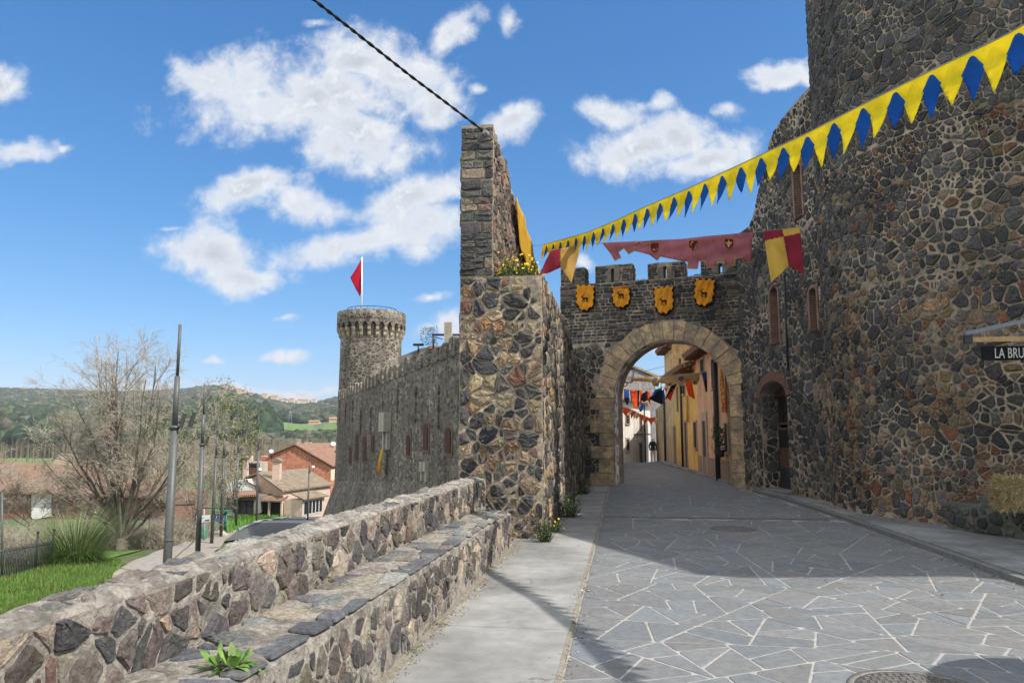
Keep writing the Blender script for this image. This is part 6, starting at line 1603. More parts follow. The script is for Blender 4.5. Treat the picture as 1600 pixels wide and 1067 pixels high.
# forests
def ico():
    bm = bmesh.new(); bmesh.ops.create_icosphere(bm, subdivisions=2, radius=1); v = np.array([p.co[:] for p in bm.verts]); f = np.array([[q.index for q in p.verts] for p in bm.faces]); bm.free(); return v, f
def forest():
    V, Fc = ico(); rng = np.random.default_rng(4); vs, fs, cs = [], [], []; k = 0
    fld = [(427, 673), (433, 655), (535, 661), (535, 680)]
    def add(px, Y, r_, h, col):
        nonlocal k
        x = (px - 800) / 1150 * Y; z = land(x, Y); n = len(V); h = h * (.62 if Y > 1350 else 1); jit = 1 + rng.uniform(-.28, .28, (n, 1)); ph = rng.uniform(0, 6.28)
        P = V * jit; P = P * np.array([r_, r_, h * .5]) + np.array([x, Y, z + h * .42]); vs.append(P); fs.append(Fc + k * n); g = rng.uniform(.7, 1.3); cs.append(np.tile(np.array([col[0] * g, col[1] * g, col[2] * g, 1]), (len(Fc), 1)) * np.concatenate([rng.uniform(.7, 1.3, (len(Fc), 1)).repeat(3, 1), np.ones((len(Fc), 1))], 1)); k += 1
    dark, mid, ol, br = (.028, .043, .026), (.045, .062, .034), (.07, .08, .045), (.10, .085, .065)
    cols = [dark, dark, mid, mid, mid, ol, br]
    for i in range(10500):
        Y = 480 + 1180 * rng.random() ** .8; px = rng.uniform(-120, 760) if i < 7200 else rng.uniform(-1100, -120); x = (px - 800) / 1150 * Y
        y = HOR - (land(x, Y) - EYE) * 1150 / Y
        if 424 < px < 540 and 480 < Y < 665: continue
        if 335 < px < 500 and 1330 < Y < 1530 and rng.random() < .88: continue
        add(px, Y, rng.uniform(3.5, 6.5) * (.8 + Y / 3000), rng.uniform(6, 11), cols[rng.integers(len(cols))])
    for i in range(420):     # dark wood left of the field
        px = rng.uniform(330, 428); Y = rng.uniform(420, 520); add(px, Y, rng.uniform(4, 7), rng.uniform(10, 22 if px < 420 else 14), [dark, dark, mid][rng.integers(3)])
    for i in range(300):     # trees under the field
        px = rng.uniform(400, 560); Y = rng.uniform(385, 440); add(px, Y, rng.uniform(3, 5), rng.uniform(5, 8.5), [dark, mid, ol, br][rng.integers(4)])
    for i in range(500):
        px = rng.uniform(-120, 330) if i % 3 else rng.uniform(-900, -120); Y = rng.uniform(380, 520); add(px, Y, rng.uniform(4, 7), rng.uniform(8, 15), cols[rng.integers(len(cols))])
    v = np.concatenate(vs); f = np.concatenate(fs); c = np.concatenate(cs).astype(np.float32)
    me = bpy.data.meshes.new('hill_forest'); me.vertices.add(len(v)); me.vertices.foreach_set('co', v.astype(np.float32).ravel()); me.loops.add(f.size); me.loops.foreach_set('vertex_index', f.astype(np.int32).ravel())
    me.polygons.add(len(f)); me.polygons.foreach_set('loop_start', np.arange(0, f.size, 3, dtype=np.int32)); me.polygons.foreach_set('loop_total', np.full(len(f), 3, dtype=np.int32)); me.update(calc_edges=True); me.validate()
    a = me.attributes.new('col', 'FLOAT_COLOR', 'FACE'); a.data.foreach_set('color', c.ravel())
    me.materials.append(M('far_foliage', (1, 1, 1), .95, .4, .35, .0, attr=True, spec=.1)); o = bpy.data.objects.new('hill_forest', me); COL.objects.link(o); tag(o, kind='stuff')
    # bare poplar plantation in the valley
    rng2 = random.Random(6); mb = MB()
    for i in range(2600):
        px = rng2.uniform(300, 760) if i % 5 else rng2.uniform(-700, 300); Y = rng2.uniform(190, 300); x = (px - 800) / 1150 * Y; z = land(x, Y); h = rng2.uniform(6.5, 9.5); g = rng2.uniform(.75, 1.25); c = rng2.choice([(.24, .2, .14), (.2, .165, .12), (.27, .22, .15)]); c = tuple(q * g for q in c)
        mb.tube([(x, Y, z - .2), (x, Y, z + h)], [.10, .02], 3, c, caps=False)
        for _ in range(11):
            zz = rng2.uniform(.15, 1) * h; a = rng2.uniform(0, 2 * PI); l = rng2.uniform(.5, 1.3) * (1.1 - zz / h * .6); p = Vector((x, Y, z + zz)); q = p + Vector((math.cos(a) * l * .5, math.sin(a) * l * .5, l)); mb.poly([p - Vector((.05, 0, 0)), p + Vector((.05, 0, 0)), q], c)
    tag(mb.build('poplar_wood', M('bare_twigs', (1, 1, 1), .95, .15, 1, 0, attr=True)), kind='stuff')
    # scrub in the valley floor
    mb = MB()
    for i in range(900):
        px = rng2.uniform(-150, 740); Y = rng2.uniform(300, 390); x = (px - 800) / 1150 * Y; z = land(x, Y); h = rng2.uniform(2.5, 5); g = rng2.uniform(.6, 1.3); c = rng2.choice([(.06, .07, .03), (.11, .09, .06), (.09, .085, .05)]); c = tuple(q * g for q in c)
        for _ in range(14): a = rng2.uniform(0, 2 * PI); p = Vector((x + rng2.gauss(0, 1.2), Y + rng2.gauss(0, 1.2), z)); q = p + Vector((rng2.gauss(0, .6), rng2.gauss(0, .6), h * rng2.uniform(.6, 1.1))); s = Vector((.35, 0, 0)); mb.poly([p - s, p + s, q + s * .6, q - s * .3], c)
    tag(mb.build('valley_scrub', M('scrub', (1, 1, 1), .95, .3, .6, 0, attr=True)), kind='stuff')
forest()

# hilltop village and farm
def village():
    W1 = M('village_wall', (.55, .41, .26), .9, .15, .1, 0); W2 = M('village_wall_white', (.62, .56, .48), .9, .1, .1, 0); RT = M('village_roof', (.33, .19, .12), .9, .2, .2, 0)
    spec = [(344, 613, 9, 7), (350, 611, 8, 9), (357, 613.5, 12, 9), (364, 613, 10, 11), (371, 614, 14, 9), (378, 616, 12, 9), (385, 619.5, 9, 6), (391, 620, 8, 6), (413, 621.5, 9, 8), (419, 624, 10, 7), (428, 625.5, 14, 9), (437, 627.5, 12, 6), (444, 628.5, 10, 5), (455, 628, 10, 7), (461, 629.5, 13, 5), (468, 629, 9, 7), (476, 629, 14, 6), (484, 630, 10, 6), (490, 629, 9, 7), (36, 612, 11, 7), (170, 621, 10, 7)]
    for i, (px, py, w, h) in enumerate(spec):
        Y = 1500 + 40 * math.sin(i * 2.3); p = at(px, py + 2.0, Y); o = thing('village_house', p, None, 'house', 'houses of the hilltop village')
        o['label'] = ('cream house in the far village strung along the wooded ridge' if i < 19 else ('lone cream house among the woods at the extreme left of the hillside' if i == 19 else 'lone cream house on the wooded ridge just behind the big bare tree'))
        m = MB(); m.obox(p + Vector((-w / 2, 0, -14)), Vector((w, 0, 0)), Vector((0, 9, 0)), Vector((0, 0, 14 + h * 1.2))); m.build('wall', W1 if i % 3 else W2, o)
        m = MB(); m.prism([p + Vector((-w / 2 - .4, -.5, h * 1.2)), p + Vector((w / 2 + .4, -.5, h * 1.2)), p + Vector((w / 2 + .4, 4.5, h * 1.2 + 2.2)), p + Vector((-w / 2 - .4, 4.5, h * 1.2 + 2.2))], Vector((0, 0, .4))); m.build('roof', RT, o)
    for (px, py, w, h, Y, lab) in ((490, 664, 9, 4, 640, 'farmhouse with a reddish roof beside the green field'), (521, 661, 8, 5, 640, 'yellowish farm building by the far end of the green field'), (505, 666.5, 16, 1.6, 635, 'long low farm wall building along the edge of the green field'), (14, 694, 20, 5, 420, 'white low industrial shed far off at the left edge')):
        p = at(px, py, Y); o = thing('farm_building', p, lab, 'farm building'); m = MB(); m.obox(p + Vector((-w / 2, 0, -5)), Vector((w, 0, 0)), Vector((0, 7, 0)), Vector((0, 0, 5 + h * .7))); m.build('wall', W2 if 'white' in lab else W1, o)
        m = MB(); m.prism([p + Vector((-w / 2 - .3, -.4, h * .7)), p + Vector((w / 2 + .3, -.4, h * .7)), p + Vector((w / 2 + .3, 3.5, h)), p + Vector((-w / 2 - .3, 3.5, h))], Vector((0, 0, .3))); m.build('roof', RT, o)
    p = at(453, 668, 560); o = tag(bpy.data.objects.new('pylon', None), 'thin grey lattice power pylon standing in the green field', 'pylon'); COL.objects.link(o); o.location = p; h = 13; m = MB()
    for s in (-1, 1): m.tube([p + Vector((s * 1.6, 0, 0)), p + Vector((s * .3, 0, h))], .12, 4)
    for k in range(6): z = h * k / 6; a = 1.6 - 1.3 * k / 6; m.tube([p + Vector((-a, 0, z)), p + Vector((a * .8, 0, z + h / 6))], .08, 3)
    m.build('lattice', M('galvanised', (.3, .32, .33), .6, .1, 1, 0), o); m = MB()
    for z in (h * .7, h * .9): m.tube([p + Vector((-2.2, 0, z)), p + Vector((2.2, 0, z))], .10, 4)
    m.build('crossarm', bpy.data.materials['galvanised'], o)
village()

# ================================================================== castle wall and its round tower
CW = M_rubble('castle_rubble', (.10, .088, .074), (.18, .155, .125), (.30, .255, .20), (.30, .255, .195), 3.6, streak=.16, zs=2.0, mw=.08)
CT = M_rubble('castle_tower_rubble', (.09, .08, .07), (.16, .14, .115), (.26, .23, .19), (.35, .295, .22), 3.0, streak=.45, zs=1.5, mw=.10)
PALE = M('pale_concrete', (.40, .36, .29), .9, .2, 1, .3, 20, .01, streak=.4)
C0 = at(528, 640, 50); C0.z = 0; C1 = at(716, 640, 20.7); C1.z = 0; CD = (C1 - C0).normalized(); CN = Vector((CD.y, -CD.x, 0)); CL = (C1 - C0).length
castle_map = planemap(C0, CD, CN)
def cpx(x, y): p = onplane(x, y, (C0.x, C0.y), (CN.x, CN.y)); return ((p - C0).dot(CD), p.z)
def castle():
    zt = cpx(620, 590)[1]; o = thing('castle_wall', castle_map(CL / 2, -3, 0), 'long dark castle wall with weathered battlements and slit windows, running off to the round tower', 'wall')
    zta = lambda u: zt + .0 * u; tb = lambda u: -1.5 + 1.9 * u / CL
    mb = MB(); N = 40; CX = CL + 4.2
    for i in range(N):
        a, b = CX * i / N, CX * (i + 1) / N; f = lambda u, z, e: castle_map(u, z, e)
        mb.poly([f(a, tb(a), 0), f(b, tb(b), 0), f(b, zt, 0), f(a, zt, 0)]); mb.poly([f(a, zt, 0), f(b, zt, 0), f(b, zt, -1.4), f(a, zt, -1.4)])
        mb.poly([f(a, tb(a) - 3.6, 1.25), f(b, tb(b) - 3.6, 1.25), f(b, tb(b), .02), f(a, tb(a), .02)])
    mb.poly([castle_map(0, -9, -2), castle_map(0, tb(0) - 3.6, 1.25), castle_map(0, tb(0), .02), castle_map(0, zt, 0), castle_map(0, zt, -2)][::-1])
    mb.build('curtain', CW, o)
    n = 27; p = CL / n; rng = random.Random(2)
    for i in range(n):
        u = i * p + .12; w = p * rng.uniform(.60, .70); h = .52 * rng.uniform(.8, 1.1); m = MB(); t = rng.uniform(-.08, .08)
        m.prism([castle_map(u, zt - .002, .03), castle_map(u + w, zt - .002, .03), castle_map(u + w, zt + h + t, .03), castle_map(u + w * .6, zt + h + .07, .03), castle_map(u, zt + h - t, .03)], -CN * .55); m.build('merlon', CW, o)
        if i % 3: continue
        m = MB(); m.obox(castle_map(u + w + .05, zt - 1.3 - rng.random(), .0), CD * .34, CN * .07, Vector((0, 0, 1.3))); m.build('buttress_strip', CW, o)
    SH = M('brown_shutter', (.07, .032, .022), .8, .2, 2, .2, 10, .01); FR = M('shutter_brick', (.15, .095, .07), .9, .2, 2, .2, 20, .01)
    for xa, xb, ya, yb in ((546.8, 549.2, 697, 724), (556.6, 559.8, 677, 719), (568.6, 572, 681, 720), (581.5, 585, 679, 706), (636.8, 641.8, 679, 711), (664, 670, 662, 702), (698, 706, 668, 707)):
        u0, v1 = cpx(xa, ya); u1, v0 = cpx(xb, yb); m = MB(); r_ = (u1 - u0) / 2; P = arch(u0 - .14, u1 + .14, v0 - .12, v1 - r_ * .6, 8, r_ * .6 + .16)
        m.prism([castle_map(a, b, -.1) for a, b in P], CN * .13); w = m.build('window', FR, o); m = MB(); P = arch(u0, u1, v0, v1 - r_ * .6, 8, r_ * .6); m.prism([castle_map(a, b, -.1) for a, b in P], CN * .16); m.build('shutter', SH, w)
    ua, va = cpx(603, 645); ub, vb = cpx(609.5, 702); m = MB(); m.obox(castle_map(ua, vb, 0), CD * .28 * (ub - ua), CN * .14, Vector((0, 0, va - vb - .8))); m.obox(castle_map(ub - .28 * (ub - ua), vb, 0), CD * .28 * (ub - ua), CN * .14, Vector((0, 0, va - vb - .8))); m.obox(castle_map(ua - .05, va - .8, 0), CD * (ub - ua + .1), CN * .3, Vector((0, 0, .8))); m.build('stone_chute', PALE, o)
    ua, va = cpx(661, 735); ub, vb = cpx(670, 753); m = MB(); m.obox(castle_map(ua, vb, 0), CD * .25 * (ub - ua), CN * .1, Vector((0, 0, va - vb))); m.obox(castle_map(ub - .25 * (ub - ua), vb, 0), CD * .25 * (ub - ua), CN * .1, Vector((0, 0, va - vb))); m.obox(castle_map(ua, va, 0), CD * (ub - ua), CN * .14, Vector((0, 0, .3))); m.obox(castle_map(ua + .25 * (ub - ua), vb, 0), CD * .5 * (ub - ua), CN * .03, Vector((0, 0, va - vb)), (1, 1, 1)); m.build('drain_outlet', PALE, o)
    m = MB(); ol = [cpx(600.5, 739), cpx(606, 739.5), cpx(607.5, 701), cpx(604.5, 701.5)]; cloth(m, ol, .35, lambda u, v: (castle_map(u, v, .28 + .05 * math.sin(v * 4)), CN), lambda u, v: (.72, .45, .02) if v > cpx(603, 722)[1] else (.68, .28, .02)); tag(m.build('hanging_banner', CLOTH), 'narrow yellow orange banner hanging from the pale stone chute on the castle wall', 'banner')
    # tower
    Y = 58.5; c = at(578.5, 600, Y); c.z = -6; s = Y / 1150 / CP
    zc0, zc1, zc2 = at(578, 521, Y).z + 6, at(578, 506, Y).z + 6, at(578, 491, Y).z + 6; r0, r1 = 46.5 * s, 53 * s
    o = thing('castle_tower', c, 'round castle tower with a corbelled arched crown, at the far end of the castle wall', 'tower')
    m = MB(); m.lathe(c, [(r0 + .25, 0), (r0 + .1, 8), (r0, zc1 + .2)], 64); m.build('drum', CT, o)
    m = MB(); m.lathe(c, [(r1 - .05, zc1 - .05), (r1, zc1), (r1, zc2), (r1 - .5, zc2), (r1 - .5, zc2 - .6), (0, zc2 - .6)], 64); nb = 26
    ah = zc1 - zc0
    for k in range(nb):
        a0 = 2 * PI * k / nb; da = 2 * PI / nb
        def P(f, z, r_): a = a0 + da * f; return c + Vector((math.cos(a) * r_, math.sin(a) * r_, z))
        prev = None
        for j in range(9):
            f = .12 + .76 * j / 8; zz = zc1 - .12 - ah * .55 + ah * .55 * math.sin(PI * j / 8) * .95; cur = (f, zz)
            if prev: m.poly([P(prev[0], prev[1], r1), P(cur[0], cur[1], r1), P(cur[0], zc1, r1), P(prev[0], zc1, r1)]); m.poly([P(prev[0], prev[1], r1), P(prev[0], prev[1], r0), P(cur[0], cur[1], r0), P(cur[0], cur[1], r1)])
            prev = cur
        for fa, fb in ((0, .12), (.88, 1)): m.poly([P(fa, zc1 - .12 - ah * .55, r1), P(fb, zc1 - .12 - ah * .55, r1), P(fb, zc1, r1), P(fa, zc1, r1)])
    m.build('crown', CT, o)
    CO = M('corbel_stone', (.34, .29, .215), .9, .25, 2, .3, 20, .01)
    for k in range(nb):
        a = 2 * PI * k / nb; t = Vector((-math.sin(a), math.cos(a), 0)); e = Vector((math.cos(a), math.sin(a), 0)); m = MB(); zz = zc1 - .12 - ah * .55
        prof = [(r0 - .1, zz), (r1 + .01, zz), (r1 - .02, zz - .22), (r0 + (r1 - r0) * .55, zz - .36), (r0 + (r1 - r0) * .5, zz - .6), (r0 + .05, zz - .75), (r0 - .1, zz - .8)]; m.prism([c + e * q + Vector((0, 0, z)) - t * .11 for q, z in prof], t * .22); m.build('corbel', CO, o)
    m = MB(); 
    for k in range(24):
        a, b = 2 * PI * k / 24, 2 * PI * (k + 1) / 24; R2 = r1 * .72; z = zc2 + .35; pa = c + Vector((math.cos(a) * R2, math.sin(a) * R2, z)); pb = c + Vector((math.cos(b) * R2, math.sin(b) * R2, z)); m.tube([pa, pb], .025, 4); m.tube([pa, pa - Vector((0, 0, .7))], .02, 4)
    m.build('railing', IRON, o)
    fp = at(565.5, 488, Y - 1); top = at(565.5, 402, Y - 1); o = thing('flag', fp, 'crimson flag blowing on a white pole on top of the far castle tower', 'flag'); m = MB(); m.tube([fp - Vector((0, 0, .8)), top], .055, 6); m.build('flagpole', WHITE_PAINT, o)
    m = MB(); ol = [(565, 405), (558, 418), (547.5, 434), (555, 450), (562.5, 464), (565, 452)]; O = Vector((0, Y - 1, 0)); ol = [(at(x, y, Y - 1).x, at(x, y, Y - 1).z) for x, y in ol]; ol = ol[::-1] if area(ol) < 0 else ol
    x_r = max(p[0] for p in ol); cloth(m, ol, .22, lambda x, z: (Vector((x, Y - 1 + .10 * math.sin((x_r - x) * 4 + z * 1.5), z)), Vector((0, -1, 0))), lambda x, z: (.55, .012, .05)); m.build('flag_cloth', CLOTH, o)
    # roof terrace behind the battlements
    o = thing('terrace_house', at(670, 600, 33), 'grey house with a roof terrace rising behind the castle battlements', 'house')
    m = MB(); Y2 = 33; ol = [(608, 600), (608, 563), (622, 561), (622.1, 558), (655, 545.5), (668, 545.2), (676, 543), (720, 541), (720, 600)]
    P = [at(x, y, Y2) for x, y in ol]; m.prism(P, Vector((0, 5, 0))); m.build('wall', GREYW, o)
    m = MB(); P = [at(x, y, Y2 - .05) for x, y in ((609, 598), (609, 563.5), (621.5, 561.5), (621.5, 598))]; m.prism(P, Vector((0, .04, 0))); m.build('tan_patch', PALE, o)
    m = MB(); P = [at(x, y, Y2 - .06) for x, y in ((655, 553), (655, 544.5), (672, 541.5), (690, 541.5), (690, 552))]; m.prism(P, Vector((0, .05, 0))); m.build('parapet', PALE, o)
    m = MB(); P = [at(x, y, 31) for x, y in ((694, 560), (694, 503.5), (705.5, 503.5), (705.5, 560))]; m.prism(P, Vector((0, .45, 0))); tag(m.build('concrete_post', PALE), 'square pale concrete chimney post rising above the castle battlements', 'post')
    o = thing('pergola', at(690, 545, 32), 'dark roof terrace pergola frame beside the pale post', 'pergola'); m = MB()
    for x in (677, 718): m.tube([at(x, 545, 32.2), at(x, 522, 32.2)], .045, 4)
    m.build('post', IRON, o); m = MB(); m.tube([at(675, 523, 32.2), at(724, 523, 32.2)], .05, 4); m.tube([at(677, 526, 32.2), at(692, 530, 32.2)], .02, 4); m.build('beam', IRON, o)
    o = thing('roof_antenna', at(653.5, 552, 32.9), 'small T-shaped antenna on the terrace house roof', 'antenna'); m = MB(); m.tube([at(653.5, 553, 32.9), at(653.5, 537.5, 32.9)], .035, 4); m.tube([at(645.5, 538.5, 32.9), at(662, 538.5, 32.9)], .06, 4); m.build('mast', IRON, o)
    pp = at(679, 547.5, 32.8); o = thing('terrace_planter', pp, 'long terracotta trough with an olive shrub on the roof terrace', 'planter'); m = MB(); m.obox(at(669.5, 548, 32.8), Vector((.76, 0, 0)), Vector((0, .25, 0)), Vector((0, 0, .22))); m.build('trough', M('terracotta', (.45, .2, .11), .85, .1, 3, .1, 20, .005), o); m = MB(); rng = random.Random(12)
    for _ in range(500):
        a = rng.uniform(0, 2 * PI); r_ = rng.random() ** .5 * .42; z = .2 + rng.random() * .85; p = pp + Vector((math.cos(a) * r_ - .27, math.sin(a) * r_ * .6 + .1, z)); leaf(m, p, Vector((rng.gauss(0, 1), rng.gauss(0, 1), rng.uniform(.2, 1.2))).normalized(), Vector((0, 0, 1)), .13, .035, (.08, .11, .05))
    m.build('shrub', LEAF, o)
castle()

# ================================================================== houses below
def px_house_prism(parent, name, pts, ext, m, uv=None): mb = MB(); mb.prism([at(*p) for p in pts], ext); return mb.build(name, m, parent, uv=uv)
REDB = M_brick('red_brick', (.56, .155, .07), (.47, .125, .06), (.42, .17, .10), .5, .16, .012)
PINKW = M('pink_render', (.56, .42, .34), .9, .12, 1, .2, 20, .006); TANW = M('tan_render', (.46, .31, .20), .9, .15, 1, .2, 20, .006); CREAM = M('cream_render', (.62, .52, .36), .9, .1, 1, .2, 20, .006); WHT = M('white_render', (.70, .69, .66), .9, .1, 1, .2, 20, .006)
def box_window(parent, a, b, z0, z1, n, m=GLASSD, fr=WHITE_PAINT):
    """shuttered window on a wall, from a to b along it"""
    d = b - a; mb = MB(); mb.obox(Vector((a.x, a.y, z0)), d, n * .06, Vector((0, 0, z1 - z0))); o = mb.build('window', fr, parent); mb = MB(); mb.obox(Vector((a.x, a.y, z0 + .08)) + d * .1, d * .8, n * .075, Vector((0, 0, z1 - z0 - .16))); mb.build('pane', m, o)
def lower_houses():
    at0 = globals()['at']
    def at(x, y, Y): return at0(x, y, Y * 1.29)
    def px_house_prism(parent, name, pts, ext, m, uv=None): mb = MB(); mb.prism([at(*p) for p in pts], ext); return mb.build(name, m, parent, uv=uv)
    # brick house with a gable
    Y = 82; o = thing('brick_house', at(470, 760, Y), 'red brick house with a broad gable, tiled roof and a solar panel', 'house'); ext = Vector((4.2, 15, 0))
    G = [(406, 790, Y), (406, 712, Y), (418, 714, Y), (460, 696.5, Y), (516.5, 729.5, Y), (516.5, 790, Y)]
    px_house_prism(o, 'wall', G, ext, REDB)
    A, B, C = at(418, 712.8, Y - .3), at(460, 694.8, Y - .3), at(519, 729, Y - .3); e2 = ext * 1.04; mb = MB(); mb.prism([A, B, B + e2, A + e2], Vector((0, 0, .18))); mb.prism([B, C, C + e2, B + e2], Vector((0, 0, .18))); ro = mb.build('roof', TILE_R, o, uv='r')
    e = at(516.6, 730, Y); mb = MB(); mb.obox(Vector((e.x + .01, e.y + .05, -9)), ext * .97, Vector((.05, 0, 0)), Vector((0, 0, e.z + 8.8))); mb.build('side_wall', CREAM, o)
    nR = Vector((ext.y, -ext.x, 0)).normalized(); st_ = Vector((e.x + .07, e.y, 0))
    for f in (.12, .42, .7): box_window(o, st_ + ext * f, st_ + ext * (f + .1), e.z - 2.2, e.z - .8, nR)
    for (xa, xb, ya, yb, f) in ((464, 468.5, 687, 700, .2), (477.5, 484.5, 692, 707, .45)):
        p = at((xa + xb) / 2, yb, Y + 12 * f); w = (xb - xa) * 1.29 * (Y + 15 * f) / 1150; h = (yb - ya) * 1.29 * (Y + 15 * f) / 1150; mb = MB(); mb.box(p + Vector((0, 0, h / 2 - .3)), (w, w, h + .4)); ch = mb.build('chimney', REDB if f > .3 else PALE, ro); mb = MB(); mb.box(p + Vector((0, 0, h)), (w * 1.3, w * 1.3, .15)); mb.build('cap', PALE, ch)
    n = Vector((C.x - B.x, 0, C.z - B.z)); nrm = Vector((-n.z, 0, n.x)).normalized(); q = B + ext * .42 + n * .42 + nrm * .3
    so = thing('solar_panel', q, 'blue black solar panel with a white tank on the brick house roof', 'solar panel'); mb = MB(); mb.obox(q, n * .26, ext * .22, nrm * .08); mb.build('panel', M('solar_glass', (.015, .02, .035), .2, .1, 3, 0, spec=.6), so); mb = MB(); mb.tube([q + ext * .25 + nrm * .3 - n * .02, q + ext * .23 + n * .2 + nrm * .3], .25, 12); mb.build('tank', WHITE_PAINT, so)
    # pink house in front
    o = thing('pink_cottage', at(443, 810, 62), 'pink plastered cottage with a mossy tiled roof and a tall chimney, below the brick house', 'house')
    A, B, C, D = at(443, 767, 62), at(516, 758, 68), at(459, 736.5, 73), at(405, 739.5, 67); zb = -9.5
    D2 = D + (D - A) * .0; E_ = at(403, 772, 69)
    base = lambda p: Vector((p.x, p.y, zb)); mb = MB(); far1 = D + (D - A); far1.z = A.z; Fb = Vector((A.x + 2 * (D.x - A.x), A.y + 2 * (D.y - A.y), A.z))
    mb.poly([base(A), base(B), B - Vector((0, 0, .15)), A - Vector((0, 0, .15))]); mb.build('front_wall', PINKW, o)
    mb = MB(); mb.poly([base(Fb), base(A), A - Vector((0, 0, .15)), D - Vector((0, 0, .15)), Fb - Vector((0, 0, .15))]); Bb = Fb + (B - A); mb.poly([base(B), base(Bb), Bb - Vector((0, 0, .15)), B + (D - A) - Vector((0, 0, .15)), B - Vector((0, 0, .15))]); mb.build('gable_wall', TANW, o)
    ea = (A - B).normalized() * .35; dn = (A - D).normalized() * .35; mb = MB(); Cc = D + (B - A); mb.prism([A + ea + dn, B - ea + dn, Cc - ea, D + ea], Vector((0, 0, .16))); mb.prism([D + ea, Cc - ea, Bb - ea, Fb + ea], Vector((0, 0, .16))); ro = mb.build('roof', TILE_L, o, uv='r')
    p = at(432, 757, 65.5); s = 65.5 * 1.29 / 1150; mb = MB(); mb.box(p + Vector((0, 0, 13 * s)), (11 * s, 11 * s, 44 * s)); ch = mb.build('chimney', PINKW, ro); mb = MB(); mb.box(p + Vector((0, 0, 36 * s)), (15 * s, 15 * s, 2 * s)); mb.prism([p + Vector((-7.5 * s, -7 * s, 37 * s)), p + Vector((7.5 * s, -7 * s, 37 * s)), p + Vector((0, -7 * s, 41 * s))], Vector((0, 14 * s, 0))); mb.build('cap', TILE_L, ch)
    # bay with a small roof and windows
    a, b = at(472, 803, 61.2), at(506, 800, 64.5); d = b - a; d.z = 0; n = Vector((d.y, -d.x, 0)).normalized(); zt = at(475, 781, 61.2).z
    mb = MB(); mb.obox(Vector((a.x, a.y, zb)), d, -n * 2.2, Vector((0, 0, zt - zb))); by = mb.build('bay', PINKW, o); mb = MB(); q = Vector((a.x, a.y, zt)); mb.prism([q - d * .08 + n * .4, q + d * 1.08 + n * .4, q + d * 1.0 - n * 1.4 + Vector((0, 0, .55)), q - n * 1.4 + Vector((0, 0, .55))], Vector((0, 0, .12))); mb.build('bay_roof', TILE_L, by, uv='r')
    for f in (.04, .26, .42, .58, .74): box_window(o, a + d * f, a + d * (f + (.15 if f > .1 else .17)), zt - 1.6, zt - .15, n)
    mb = MB(); a2, b2 = at(403, 785, 62.5), at(446, 778, 62.0); d = b2 - a2; d.z = 0; n = Vector((d.y, -d.x, 0)).normalized(); z1 = at(425, 783, 62).z; q = Vector((a2.x, a2.y, z1)); mb.prism([q + n * .9, q + d + n * .9, q + d - n * .6 + Vector((0, 0, .4)), q - n * .6 + Vector((0, 0, .4))], Vector((0, 0, .14))); mb.build('porch_roof', TILE, o, uv='r')
    mb = MB()
    for f in (.02, .5, .95): mb.obox(Vector((a2.x, a2.y, zb)) + d * f + n * .7, d * .05, -n * .3, Vector((0, 0, z1 - zb + .1)))
    mb.build('porch_post', PINKW, o); mb = MB(); mb.obox(Vector((a2.x, a2.y, zb)) + d * .1 + n * .02, d * .8, n * .05, Vector((0, 0, z1 - zb - .1))); mb.build('porch_opening', DARK, o)
    # tower-like chimney block and balcony
    o = thing('balcony_house', at(395, 800, 70), 'pale house with a roofed balcony and two tile-capped chimneys, left of the brick house', 'house'); s = 70 / 1150
    px_house_prism(o, 'wall', [(380, 800, 70), (380, 744, 70), (405, 744, 70), (405, 800, 70)], Vector((0, 3, 0)), TANW); px_house_prism(o, 'upper_storey', [(387, 742, 72), (387, 722, 72), (406, 722, 72), (406, 742, 72)], Vector((0, 3, 0)), PALE)
    px_house_prism(o, 'balcony', [(386, 742, 70), (386, 731.5, 70), (406, 731.5, 70), (406, 742, 70)], Vector((0, .12, 0)), WOOD); px_house_prism(o, 'balcony_opening', [(389, 731, 71.9), (389, 724, 71.9), (405, 724, 71.9), (405, 731, 71.9)], Vector((0, .05, 0)), DARK)
    px_house_prism(o, 'roof', [(385, 746.5, 69.2), (407, 746.5, 69.2), (407, 741.5, 70.3), (385, 741.5, 70.3)], Vector((0, 0, .12)), TILE, 'r')
    for x0, x1, y0, y1, Yc in ((379.5, 386.5, 716, 750, 69.5), (386, 393.5, 709, 724, 72.5)):
        px_ = [(x0, y1, Yc), (x0, y0, Yc), (x1, y0, Yc), (x1, y1, Yc)]; mb = MB(); mb.prism([at(*p) for p in px_], Vector((0, .5, 0))); ch = mb.build('chimney', PINKW, o); a, b = at(x0 - 1.5, y0, Yc - .1), at(x1 + 1.5, y0, Yc - .1); m = at((x0 + x1) / 2, y0 - 4.5, Yc - .1); mb = MB(); mb.prism([a, b, m], Vector((0, .7, 0))); mb.build('cap', TILE_L, ch)
    o = thing('white_shed', at(378, 800, 60), 'low building with white side wall, red tiled edge and a dark open front', 'shed')
    px_house_prism(o, 'wall', [(352, 802, 61), (352, 778, 61), (403, 776, 61), (403, 802, 61)], Vector((0, 6, 0)), GREYW); px_house_prism(o, 'white_wall', [(354, 772, 66), (356, 752, 66), (385, 749, 66), (398, 760, 66), (398, 773, 66)], Vector((0, 2, 0)), WHT)
    px_house_prism(o, 'roof', [(350, 778, 60.5), (405, 775, 60.5), (400, 768, 65), (354, 770, 65)], Vector((0, 0, .2)), TILE_R, 'r'); px_house_prism(o, 'verge_tiles', [(381, 748.5, 65.9), (398.5, 758.5, 65.9), (398.5, 761, 65.9), (381, 751, 65.9)], Vector((0, .3, 0)), TILE_R, 'r')
    px_house_prism(o, 'opening', [(365, 803, 60.95), (365, 782, 60.95), (396, 781, 60.95), (396, 803, 60.95)], Vector((0, .04, 0)), DARK)
